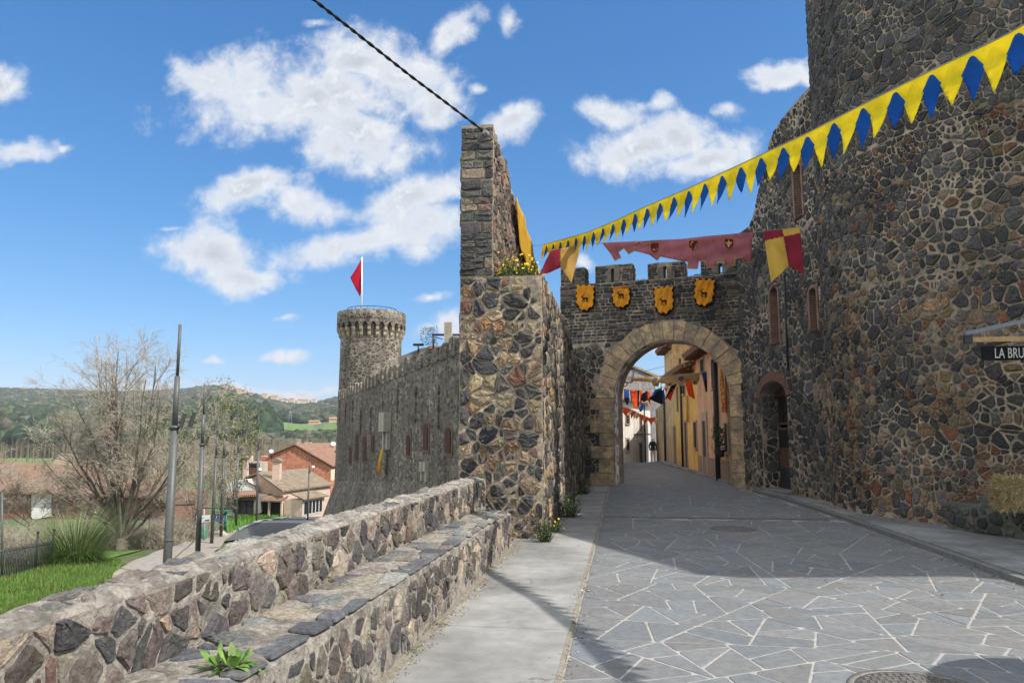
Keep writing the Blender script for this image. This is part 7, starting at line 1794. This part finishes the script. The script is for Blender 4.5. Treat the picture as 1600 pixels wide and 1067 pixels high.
    for k in range(3): px_house_prism(o, 'glass_door', [(366 + k * 10, 802, 60.9), (366 + k * 10, 784, 60.9), (374 + k * 10, 784, 60.9), (374 + k * 10, 802, 60.9)], Vector((0, .03, 0)), GLASSD)
    # long brown building behind the tree
    o = thing('brown_barn', at(120, 850, 56), 'long low building with a rust brown tiled roof half hidden behind the bare trees', 'barn')
    px_house_prism(o, 'wall', [(-60, 900, 54), (-60, 762, 54), (262, 775, 54), (262, 900, 54)], Vector((0, 9, 0)), M('rust_wall', (.22, .12, .085), .9, .2, 1, .3, 10, .01)); px_house_prism(o, 'roof', [(-70, 768, 53.4), (270, 780, 53.4), (262, 738, 61), (-60, 719, 61)], Vector((0, 0, .2)), TILE, 'r')
    px_house_prism(o, 'white_panel', [(49, 812, 53.8), (49, 768, 53.8), (80, 767, 53.8), (80, 806, 53.8)], Vector((0, .1, 0)), WHT)
    o = thing('tan_cottage', at(110, 740, 75), 'small tan house with an ochre roof behind the bare tree', 'house'); px_house_prism(o, 'wall', [(86, 790, 75), (86, 722, 75), (122, 722, 75), (122, 790, 75)], Vector((0, 5, 0)), TANW); px_house_prism(o, 'roof', [(83, 727, 74.5), (126, 731, 74.5), (120, 712, 78), (92, 710, 78)], Vector((0, 0, .2)), TILE_L, 'r')
    # dishes and aerial
    g = 'satellite dishes on the houses below'
    for (x, y, r_, Y, hpole, lab) in ((424, 705, 3.2, 80, 14, 'white satellite dish on a mast above the left corner of the brick house'), (520.5, 693.5, 3.6, 88, 20, 'larger white satellite dish on a post beside the castle wall'), (406.5, 733, 2.4, 69, 6, 'small white satellite dish on the balcony corner'), (489.5, 729, 2.0, 79, 9, 'tiny white satellite dish against the brick gable')):
        s = Y * 1.29 / 1150; p = at(x, y, Y); o = thing('satellite_dish', p, lab, 'satellite dish', g); R2 = Matrix.Rotation(R(62), 3, 'X') @ Matrix.Rotation(0, 3, 'Y'); R2 = Matrix.Rotation(R(25), 3, 'Z') @ R2; m = MB(); pr = [(0, .0), (r_ * s * .5, r_ * s * .07), (r_ * s, r_ * s * .28)]; b = MB(); b.lathe((0, 0, 0), pr, 18); b.lathe((0, 0, -.02), pr[::-1], 18); m.v = [tuple(p + R2 @ Vector(v)) for v in b.v]; m.f, m.c, m.m, m.sm = b.f, b.c, b.m, b.sm; m.build('dish', WHITE_PAINT, o); m = MB(); m.tube([p + Vector((0, .1, -hpole * s)), p + Vector((0, .1, 0))], .035, 5); m.build('mast', IRON, o)
    o = thing('tv_aerial', at(422, 712, 81), 'thin rooftop television aerial left of the brick gable', 'antenna'); m = MB(); m.tube([at(423.5, 716, 81), at(421.5, 690, 81)], .03, 4)
    for k in range(5): m.tube([at(416 + k * 1.6, 692.5 + k * .3, 81), at(420 + k * 1.6, 691 + k * .3, 81)], .025, 3)
    m.build('rods', IRON, o)
lower_houses()

# ================================================================== lamp posts along the path, boards, fence
POLE = M('pole_grey', (.105, .108, .105), .5, .15, 3, .1, 20, .003, metal=.2)
def lamp_post(Y, xb, xt, yt, zb, rad, label, heads=2, split=None):
    b = at(xb, 860, Y); t = at(xt, yt, Y); b.z = zb; h = t.z - zb; tilt = (t.x - b.x)
    b.x = at(xb, 800, Y).x; t.x = at(xt, yt, Y).x
    o = thing('lamp_post', b, label, 'lamp post', 'lamp posts along the path'); L = lambda f: b.lerp(t, f); m = MB(); m.tube([L(0), L(.68)], [rad, rad * .86], 12); m.tube([L(.68), L(.69)], rad * 1.15, 12); m.tube([L(.68), L(.84)], rad * .62, 10); m.tube([L(.84), L(1)], rad * .36, 8); m.tube([L(.35), L(.352)], rad * 1.1, 12)
    m.build('pole', POLE, o); c = L(.70)
    for k in range(heads):
        hd = MB(); x = c + Vector((rad * 1.9 + k * rad * 1.7, -.06 + .10 * k, -.03 + .03 * k)); up = Vector((.20, -.1, .55)).normalized(); hd.tube([x - up * rad * 1.0, x + up * rad * 2.6], rad * .48, 12, smooth=False); ho = hd.build('lamp_head', POLE, o); hd = MB(); hd.tube([c, x + up * rad * .4], rad * .2, 6); hd.build('bracket', POLE, ho)
    return o
lamp_post(17, 266, 281.5, 507, -3.35, .10, 'nearest and tallest grey lamp post with two spotlights, cutting the sky over the parapet')
lamp_post(27, 312.5, 320, 600, -3.5, .095, 'second lamp post of the row, its thin tip just above the ridge', 1)
lamp_post(39, 333, 341, 650, -4.1, .09, 'third lamp post of the row, half lost in the grey twigs', 0)
lamp_post(43, 347, 352, 655, -4.3, .09, 'fourth lamp post of the row, in front of the blue board', 1)
lamp_post(49, 352.5, 355, 662, -4.6, .08, 'slim fifth lamp post just right of the blue board', 1)
lamp_post(52, 369.5, 373.5, 654, -4.7, .085, 'lamp post standing on the grass bank left of the white shed', 1)
lamp_post(55, 401.5, 404.5, 650, -4.85, .085, 'lamp post on the bank in front of the balcony house', 1)
lamp_post(58, 481, 484, 703, -5.0, .07, 'short lamp post in front of the pink cottage', 1)
m = MB(); m.tube([at(272, 788, 17), at(303, 788, 26)], .03, 6); m.tube([at(316, 793, 27.2), at(339, 793.5, 39)], .035, 6); tag(m.build('hand_rail', POLE), 'thin grey rail running between the lamp posts along the path', 'rail')
def boards():
    BLUE_ = M('sign_blue', (.02, .16, .42), .5, .1, 3, 0); GRN = M('sign_green', (.03, .20, .11), .6, .1, 3, 0); WH = M('sign_white', (.75, .75, .75), .5, .03, 3, 0)
    Y = 40; o = thing('notice_board', at(317, 838, Y), 'white notice board with blue print on thin posts beside the path', 'sign'); m = MB(); m.prism([at(x, y, Y) for x, y in ((306.5, 817.5), (306.5, 806), (328, 804), (328, 814.5))], Vector((0, .04, 0))); bo = m.build('panel', WH, o); m = MB(); m.prism([at(x, y, Y - .01) for x, y in ((320, 814), (320, 812), (327.2, 810.8), (327.2, 813))], Vector((0, .006, 0))); m.prism([at(x, y, Y - .01) for x, y in ((309, 810), (309, 809), (318, 808), (318, 809))], Vector((0, .006, 0))); m.build('print', BLUE_, bo); m = MB(); m.tube([at(319, 852, Y + .06), at(319, 795, Y + .06)], .05, 6); m.build('post', M('post_pale', (.3, .3, .3), .6, .1, 3, 0), o)
    Y = 46; o = thing('information_board', at(346, 830, Y), 'blue information board under a green roof beside the path', 'sign'); m = MB(); m.prism([at(x, y, Y) for x, y in ((335.5, 815), (335.5, 803), (353, 802), (353, 814))], Vector((0, .05, 0))); bo = m.build('panel', BLUE_, o); m = MB(); m.prism([at(x, y, Y - .01) for x, y in ((337, 810), (337, 804.5), (339.5, 804.5), (339.5, 810))], Vector((0, .006, 0)))
    for k in range(3): m.prism([at(x, y, Y - .01) for x, y in ((342, 806.6 + 2.4 * k), (342, 805.6 + 2.4 * k), (351, 805.2 + 2.4 * k), (351, 806.2 + 2.4 * k))], Vector((0, .006, 0)))
    m.build('print', M('print_pale', (.35, .6, .75), .5, .05, 3, 0), bo); m = MB(); m.prism([at(x, y, Y - .2) for x, y in ((334, 801), (334, 799), (356, 797.5), (356, 799.5))], Vector((0, .6, 0))); m.build('roof', GRN, o)
    for x in (335, 353.5): m = MB(); m.tube([at(x, 836, Y), at(x, 800, Y)], .06, 6); m.build('post', GRN, o)
    o = thing('litter_bin', at(318, 838, 41), 'dark green litter bin under the white notice board', 'bin'); p = at(318, 839, 41); p.z = land(p.x, p.y); m = MB(); m.lathe(p, [(.17, .0), (.2, .75), (.17, .77), (.0, .72)], 16); m.build('drum', GRN, o)
    p = at(345, 838, 44); p.z = land(p.x, p.y) + .05; bm = bmesh.new(); bmesh.ops.create_icosphere(bm, subdivisions=3, radius=1)
    for v in bm.verts: v.co *= 1 + .3 * nz(v.co * 1.1 + Vector((3, 1, 2))); v.co = Vector((v.co.x * .42, v.co.y * .35, max(-.1, v.co.z) * .32)) + p
    me = bpy.data.meshes.new('boulder'); bm.to_mesh(me); bm.free(); me.materials.append(PALE); r_ = bpy.data.objects.new('boulder', me); COL.objects.link(r_); tag(r_, 'pale boulder at the foot of the lamp posts beside the blue board', 'rock')
boards()
def fence():
    FE = M('fence_green', (.03, .04, .032), .6, .2, 3, 0); a = onland(-40, 915); b = onland(80, 888); o = thing('iron_fence', a, 'dark iron picket fence at the edge of the bright lawn, far left', 'fence'); d = b - a; n = 46
    for k in range(n + 1): m = MB(); p = a + d * k / n; p.z = land(p.x, p.y); m.tube([p, p + Vector((0, 0, 1.05))], .018, 5); m.build('picket', FE, o)
    for z in (.12, .95): m = MB(); m.tube([a + Vector((0, 0, z)), b + Vector((0, 0, z))], .02, 4); m.build('rail', FE, o)
    for f in (.0, .76, 1.0): m = MB(); p = a + d * f; m.tube([p, p + Vector((0, 0, 1.45))], .04, 8); m.tube([p + Vector((0, 0, 1.45)), p + Vector((0, 0, 1.52))], [.06, .02], 8); m.build('post', FE, o)
    p = onland(3, 905); t = at(3, 766, p.y); m = MB(); m.tube([p, t], .045, 8); m.tube([t - Vector((.06, 0, .1)), t + Vector((.1, 0, .05))], .04, 6); tag(m.build('thin_pole', POLE), 'thin pale pole at the left edge beside the iron fence', 'pole')
fence()

# ================================================================== trees
BARK = M('bark', (.15, .128, .10), .95, .3, 4, .4, 20, .01, col2=(.09, .08, .065)); TWIG = M('twigs', (.46, .40, .32), .95, .25, 2, 0, col2=(.32, .28, .225))
def branch(mb, rng, p, d, L, r_, lvl, maxl, kids, droop, tips):
    n = 4 if lvl < 2 else (3 if lvl < 3 else 2); pts = [p]; q = p.copy(); dd = d.copy()
    for i in range(n):
        dd = (dd + Vector((rng.gauss(0, .14), rng.gauss(0, .14), rng.gauss(0, .12) + (.05 if lvl < 2 else -droop)))).normalized(); q = q + dd * (L / n); pts.append(q.copy())
    rr = [r_ * (1 - .72 * i / n) for i in range(n + 1)]; mb[0 if lvl < 2 else 1].tube(pts, rr, 6 if lvl < 1 else (4 if lvl < 2 else 3), caps=False)
    if lvl >= maxl: tips.append(q); return
    for k in range(kids[lvl]):
        f = rng.uniform(.22, 1.0) if lvl else rng.uniform(.3, 1.0); i = min(n - 1, int(f * n)); s = pts[i].lerp(pts[i + 1], f * n - i); ax = Vector((rng.gauss(0, 1), rng.gauss(0, 1), rng.gauss(0, 1))).normalized(); base = (pts[i + 1] - pts[i]).normalized(); nd = (base + ax.cross(base).normalized() * rng.uniform(.45, 1.05) + Vector((0, 0, .12 if lvl < 2 else 0))).normalized()
        branch(mb, rng, s, nd, L * rng.uniform(.45, .74), max(.0085, r_ * .42), lvl + 1, maxl, kids, droop, tips)
def bare_tree(px, py, Y, limbs, label, seed, kids, r0=.22, dy=2.2, maxl=4, droop=.05, leaves=None, lw=.14, name='bare_tree', group='bare trees on the slope'):
    rng = random.Random(seed); b = onland(px, py) if Y is None else at(px, py, Y); b.z = land(b.x, b.y) - .1; Y = b.y; o = thing(name, b, label, 'tree', group); mb = (MB(), MB()); tips = []; fork = b + Vector((0, 0, .5)); mb[0].tube([b - Vector((0, 0, .3)), b + Vector((.03, 0, .2)), b + Vector((-.05, 0, .7)), fork + Vector((0, 0, .5))], [r0 * .95, r0 * .8, r0 * .7, r0 * .45], 10)
    for (x, y) in limbs:
        t = at(x, y, Y); t.y += rng.uniform(-dy, dy); fork = b + Vector((rng.gauss(0, .07), rng.gauss(0, .07), rng.uniform(.45, 1.5))) ; v = t - fork; L = v.length; mid = fork + v * .45 + Vector((rng.gauss(0, .25), rng.gauss(0, .25), -.04 * L + rng.gauss(0, .15))); pts = []; n = 7
        for i in range(n + 1): f = i / n; pts.append(fork * (1 - f) ** 2 + mid * 2 * f * (1 - f) + t * f * f + Vector((rng.gauss(0, .05), rng.gauss(0, .05), 0)) * (i > 0))
        R0 = r0 * .30 * (L / 9) ** .5; mb[0].tube(pts, [R0 * (1 - .82 * i / n) for i in range(n + 1)], 7, caps=False)
        for k in range(kids[0]):
            f = rng.uniform(.22, 1); i = min(n - 1, int(f * n)); s = pts[i].lerp(pts[i + 1], f * n - i); base = (pts[i + 1] - pts[i]).normalized(); ax = Vector((rng.gauss(0, 1), rng.gauss(0, 1), rng.gauss(0, 1))).normalized(); nd = (base + ax.cross(base).normalized() * rng.uniform(.35, .95)).normalized(); branch(mb, rng, s, nd, max(.7, L * rng.uniform(.13, .27)), R0 * .30, 1, maxl, kids, droop, tips)
    mb[0].build('trunk', BARK, o); mb[1].build('crown', TWIG, o)
    if leaves:
        n, cols, sz = leaves; m = MB()
        for _ in range(n):
            p = rng.choice(tips) + Vector((rng.gauss(0, .18), rng.gauss(0, .18), rng.gauss(0, .18))); d = Vector((rng.gauss(0, 1), rng.gauss(0, 1), rng.gauss(0, .7))).normalized(); c = rng.choice(cols); g = rng.uniform(.65, 1.35); leaf(m, p, d, Vector((.1, .2, 1)), sz * rng.uniform(.6, 1.3), sz * .55, tuple(q * g for q in c))
        m.build('young_leaves', LEAF, o)
bare_tree(190, 858, 36, [(190, 556), (214, 556), (170, 566), (240, 572), (152, 580), (182, 582), (155, 600), (128, 618), (102, 634), (82, 662), (68, 695), (95, 712), (252, 596), (272, 625), (296, 645), (310, 680), (308, 715), (62, 742), (120, 680), (155, 660), (205, 640), (245, 670), (110, 758), (276, 735)], 'large spreading bare tree, tallest on the slope, behind the clump of tall grass', 5, [7, 5, 4, 4], .34)
YG = [(.20, .24, .035), (.16, .21, .04), (.24, .26, .05)]; OG = [(.12, .14, .045), (.15, .15, .06)]
bare_tree(300, 846, 42, [(268, 700), (288, 682), (310, 672), (328, 695), (340, 728), (300, 720), (270, 745), (330, 760)], 'tangled grey bare tree behind the second lamp post', 6, [5, 5, 4, 3], .12, 1.6, leaves=(900, OG, .10))
bare_tree(344, 836, 47, [(322, 672), (340, 662), (354, 680), (360, 708), (335, 710), (318, 740), (360, 745)], 'grey bare tree behind the notice boards, thin twigs reaching right', 7, [5, 5, 4, 3], .11, 1.5, leaves=(900, OG, .10))
bare_tree(42, 868, 38, [(0, 720), (20, 745), (-25, 760), (60, 752), (80, 772), (-40, 720)], 'low twiggy bare tree at the left edge behind the iron fence', 8, [7, 6, 5, 3], .13, 1.6)
bare_tree(365, 812, 62, [(346, 618), (356, 640), (368, 655), (338, 650), (372, 680), (352, 684), (334, 630)], 'slim tree with fresh yellow green leaves right of the bare trees', 9, [6, 5, 4, 3], .16, 1.5, leaves=(3200, YG, .20), name='leafing_tree', group=None)
bare_tree(255, 800, 68, [(215, 640), (240, 625), (265, 630), (290, 640), (235, 670), (280, 680)], 'pale green tree just coming into leaf behind the big bare tree', 10, [4, 4, 3, 3], .14, 2, leaves=(3000, [(.15, .18, .06), (.18, .19, .07)], .20), name='leafing_tree', group=None)
def grasses():
    rng = random.Random(13); b = onland(112, 886); o = thing('tall_grass_clump', b, 'huge clump of long arching green grass on the lawn at the end of the fence', 'grass clump'); mb = MB()
    for i in range(2600):
        a = rng.uniform(0, 2 * PI); r_ = rng.random() ** .7 * .9; s = b + Vector((math.cos(a) * r_ + .1, math.sin(a) * r_ * .7, 0)); tall = rng.random() < .3; L = rng.uniform(1.9, 2.9) if tall else rng.uniform(.9, 1.7); lean = rng.uniform(.05, .55 if tall else .9); d = Vector((math.cos(a) * lean, math.sin(a) * lean, 1)).normalized(); g = rng.uniform(.6, 1.3); c = (.17, .20, .09) if tall and rng.random() < .5 else rng.choice([(.07, .14, .025), (.09, .17, .035), (.13, .19, .05)]); c = tuple(q * g for q in c); sd = Vector((-math.sin(a), math.cos(a), 0)) * .012; pr = []
        for k in range(5): f = k / 4; pr.append(s + d * (L * f) + Vector((math.cos(a), math.sin(a), 0)) * (L * .35 * f * f) - Vector((0, 0, 1)) * (L * (.12 if tall else .5) * f ** 2.4))
        for k in range(4): w0, w1 = 1 - k / 4.2, 1 - (k + 1) / 4.2; mb.poly([pr[k] - sd * w0, pr[k] + sd * w0, pr[k + 1] + sd * w1, pr[k + 1] - sd * w1], c)
    mb.build('blades', LEAF, o)
    specs = [(262, 850, 1.5, 'brown twiggy bush at the edge of the path behind the nearest lamp post'), (230, 858, 1.2, 'low twiggy bush between the big tree and the path'), (290, 842, 1.4, 'dense grey brown bush left of the notice board'), (20, 880, 1.6, 'straggly bush inside the iron fence at the far left'), (75, 868, 1.5, 'straggly bush behind the tall grass clump'), (150, 858, 1.4, 'low bush at the left foot of the big bare tree')]
    for i, (x, y, h, lab) in enumerate(specs):
        b = onland(x, y); o = thing('bush', b, lab, 'bush', 'bushes on the slope'); mb = MB(); lf = MB()
        for k in range(420):
            a = rng.uniform(0, 2 * PI); d = Vector((math.cos(a) * rng.uniform(.1, 1), math.sin(a) * rng.uniform(.1, 1), rng.uniform(.35, 1.2))).normalized(); s = b + Vector((rng.gauss(0, .5), rng.gauss(0, .4), 0)); L = h * rng.uniform(.5, 1.35); m_ = s + d * L * .6; e = s + d * L + Vector((rng.gauss(0, .15), rng.gauss(0, .15), -.15 * L)); mb.tube([s, m_, e], [.012, .008, .003], 3, caps=False)
            for _ in range(3): p = m_.lerp(e, rng.random()); mb.tube([p, p + Vector((rng.gauss(0, .22), rng.gauss(0, .22), rng.gauss(.05, .16)))], [.005, .003], 3, caps=False)
            if rng.random() < .7: leaf(lf, m_.lerp(e, rng.random()), Vector((rng.gauss(0, 1), rng.gauss(0, 1), .4)).normalized(), Vector((0, 0, 1)), .15, .05, rng.choice([(.10, .13, .04), (.14, .14, .06), (.07, .11, .03)]))
        mb.build('twigs', TWIG, o); lf.build('leaves', LEAF, o)
grasses()
# ================================================================== sky with the photograph's clouds and unseen fill cloud, sun, camera
SAZ, SEL = R(62), R(48)
SUN = Vector((math.sin(SAZ) * math.cos(SEL), -math.cos(SAZ) * math.cos(SEL), math.sin(SEL)))
def sky():
    w = bpy.data.worlds.new('World'); SC.world = w; w.use_nodes = True; nt = w.node_tree; nt.nodes.clear(); g = NT(nt)
    out = g.n('ShaderNodeOutputWorld'); st_ = g.n('ShaderNodeTexSky'); st_.sky_type = 'NISHITA'; st_.sun_disc = False; st_.sun_elevation = SEL; st_.sun_rotation = PI - SAZ; st_.air_density = SKY_AIR; st_.dust_density = SKY_DUST; st_.ozone_density = SKY_OZ; st_.altitude = 1000
    b1 = g.n('ShaderNodeBackground'); b1.inputs[1].default_value = SKY_STR; hs = g.n('ShaderNodeHueSaturation'); hs.inputs['Saturation'].default_value = SKY_SAT; hs.inputs['Hue'].default_value = .502; nt.links.new(st_.outputs[0], hs.inputs['Color']); sr_ = g.n('ShaderNodeSeparateColor'); nt.links.new(hs.outputs[0], sr_.inputs[0]); cr_ = g.n('ShaderNodeCombineColor')
    for i, (k_, e_) in enumerate(((.22, 1.33), (.585, .85), (1.0, .70))): nt.links.new(g.math('MULTIPLY', g.math('POWER', sr_.outputs[i], e_), k_), cr_.inputs[i])   # a clear, deep spring blue
    nt.links.new(cr_.outputs[0], b1.inputs[0])
    d = g.n('ShaderNodeTexCoord').outputs['Generated']; sp = g.n('ShaderNodeSeparateXYZ'); nt.links.new(d, sp.inputs[0])
    yy = g.math('MAXIMUM', sp.outputs[1], .03); u = g.math('DIVIDE', sp.outputs[0], yy); v = g.math('DIVIDE', sp.outputs[2], yy)
    # directions where clouds stand, as (centre, half-width, half-height, turn)
    B = [(490, 150, 190, 62, -4), (380, 125, 105, 40, -6), (330, 128, 60, 30, 10), (560, 205, 115, 55, 20), (620, 120, 95, 55, 30), (560, 95, 80, 40, 0), (525, 232, 60, 32, 0), (680, 165, 40, 45, 0), (395, 293, 82, 26, -12), (478, 318, 60, 28, 10), (640, 308, 95, 30, -22), (560, 378, 150, 26, -10), (665, 350, 75, 38, -14), (330, 398, 85, 42, 12), (375, 430, 85, 26, 4), (410, 452, 32, 11, 12), (705, 55, 45, 24, -45), (790, 35, 22, 32, 0), (495, 40, 22, 12, 0), (12, 135, 40, 26, 20), (35, 237, 55, 20, -10), (100, 226, 18, 8, 0), (800, 195, 48, 28, -30), (745, 140, 30, 14, 0), (955, 175, 58, 24, 4), (1035, 160, 32, 18, -35), (1000, 232, 95, 36, -10), (1055, 205, 40, 36, 0), (1095, 248, 90, 30, -18), (1135, 215, 34, 24, 0), (1136, 168, 38, 17, 0), (1225, 118, 48, 20, -8), (440, 556, 70, 12, 2), (335, 560, 30, 8, 0), (665, 520, 38, 20, -20), (700, 512, 40, 28, 0), (670, 465, 42, 12, -20), (460, 608, 130, 9, 0), (270, 356, 48, 9, 0), (60, 608, 80, 7, 0), (240, 600, 90, 9, 0), (910, 408, 26, 18, 0), (825, 420, 30, 14, 0), (1010, 545, 40, 14, -10), (450, 500, 26, 8, 0)]
    mx = None
    pv = g.n('ShaderNodeCombineXYZ'); nt.links.new(u, pv.inputs[0]); nt.links.new(v, pv.inputs[1])
    wn = g.n('ShaderNodeTexNoise'); nt.links.new(pv.outputs[0], wn.inputs['Vector']); wn.inputs['Scale'].default_value = 9; wn.inputs['Detail'].default_value = 3
    wp = g.n('ShaderNodeVectorMath', operation='MULTIPLY_ADD'); nt.links.new(wn.outputs['Color'], wp.inputs[0]); wp.inputs[1].default_value = (.05, .05, 0); nt.links.new(pv.outputs[0], wp.inputs[2])
    sb = g.n('ShaderNodeVectorMath', operation='SUBTRACT'); nt.links.new(wp.outputs[0], sb.inputs[0]); sb.inputs[1].default_value = (.025, .025, 0)
    for cx, cy, rx, ry, rot in B:
        a = ray(cx, cy); uc, vc = a[0] / a[1], a[2] / a[1]; a2 = ray(cx + 1, cy); a3 = ray(cx, cy - 1); sx = a2[0] / a2[1] - uc; sy = a3[2] / a3[1] - vc
        mp = g.n('ShaderNodeMapping', vector_type='TEXTURE'); nt.links.new(sb.outputs[0], mp.inputs[0]); mp.inputs['Location'].default_value = (uc, vc, 0); mp.inputs['Rotation'].default_value = (0, 0, R(-rot)); mp.inputs['Scale'].default_value = (rx * sx, ry * sy, 1)
        ln = g.n('ShaderNodeVectorMath', operation='LENGTH'); nt.links.new(mp.outputs[0], ln.inputs[0]); q = g.math('SUBTRACT', 1.10 if rx * ry > 900 else .62, ln.outputs['Value'])
        mx = q if mx is None else g.math('SMOOTH_MAX', mx, q, .12)
    inb = g.math('MAXIMUM', mx, -1.5)
    n1 = g.noise(pv.outputs[0], 11, 9, .62, .25); n2 = g.noise(pv.outputs[0], 34, 6, .6, .3)
    D = g.math('ADD', inb, g.math('ADD', g.math('MULTIPLY', g.math('SUBTRACT', n1, .5), 2.3), g.math('MULTIPLY', g.math('SUBTRACT', n2, .5), 1.15)))
    front = g.math('GREATER_THAN', sp.outputs[1], .03)
    alpha = g.math('MULTIPLY', g.ramp(D, -.30, .70), front)
    alpha = g.math('MULTIPLY', alpha, .95)
    n3 = g.noise(pv.outputs[0], 6, 5, .55)
    shade = g.math('MULTIPLY', g.ramp(D, .45, 1.25), g.ramp(n3, .38, .62, .25, 1.0))
    cc = g.mix(shade, (.86, .90, .96, 1), (.60, .645, .70, 1)); cc2 = g.mix(g.ramp(n2, .5, .66), cc, (.93, .95, .985, 1))
    b2 = g.n('ShaderNodeBackground'); nt.links.new(cc2, b2.inputs[0])
    # unseen cloud added behind and overhead, set brighter, to fill the shaded walls
    n4 = g.noise(d, 2.6, 7, .6, .4); away = g.math('MAXIMUM', g.ramp(sp.outputs[1], .30, .02), g.ramp(v, .72, 1.05)); up_ = g.ramp(sp.outputs[2], -.02, .12)
    nt.links.new(g.math('MULTIPLY_ADD', away, .30, .53), b2.inputs[1])
    rest = g.math('MULTIPLY', g.math('MULTIPLY', g.ramp(n4, .30, .50), away), up_); alpha = g.math('MAXIMUM', alpha, rest)
    ms = g.n('ShaderNodeMixShader'); nt.links.new(alpha, ms.inputs[0]); nt.links.new(b1.outputs[0], ms.inputs[1]); nt.links.new(b2.outputs[0], ms.inputs[2]); nt.links.new(ms.outputs[0], out.inputs[0])
    w.cycles.sampling_method = 'MANUAL'; w.cycles.sample_map_resolution = 1024
SKY_AIR, SKY_DUST, SKY_OZ, SKY_STR, SKY_SAT, EXPO = 1.0, .9, 2.4, .15, 1.08, .84
sky()
li = bpy.data.lights.new('sun', 'SUN'); li.energy = 3.35; li.angle = R(.53); li.color = (1.0, .95, .87)
so = bpy.data.objects.new('sun', li); COL.objects.link(so); so.rotation_euler = SUN.to_track_quat('Z', 'Y').to_euler(); so.location = (20, -10, 40)
cd = bpy.data.cameras.new('camera'); cam = bpy.data.objects.new('camera', cd); COL.objects.link(cam)
cd.sensor_fit = 'HORIZONTAL'; cd.sensor_width = 36; cd.lens = 36 * F / 1600; cd.clip_start = .05; cd.clip_end = 9000
cam.location = (0, 0, EYE); cam.rotation_euler = (PI / 2 + PITCH, 0, 0); SC.camera = cam
SC.view_settings.view_transform = 'Standard'; SC.view_settings.look = 'None'; SC.view_settings.exposure = EXPO; SC.view_settings.gamma = 1
SC.cycles.max_bounces = 6; SC.cycles.transparent_max_bounces = 8; SC.cycles.use_denoising = True

# the thin air that pales the far hills
mb = MB(); mb.box((-300, 1640, 60), (5200, 3480, 290)); hz = mb.build('haze', bpy.data.materials.new('haze')); tag(hz, kind='stuff')
hm = bpy.data.materials['haze']; hm.use_nodes = True; hn = hm.node_tree; hn.nodes.clear(); ho = hn.nodes.new('ShaderNodeOutputMaterial'); pv_ = hn.nodes.new('ShaderNodeVolumePrincipled'); pv_.inputs['Color'].default_value = (.86, .91, 1, 1); pv_.inputs['Density'].default_value = .00017; pv_.inputs['Anisotropy'].default_value = .2; hn.links.new(pv_.outputs[0], ho.inputs['Volume'])
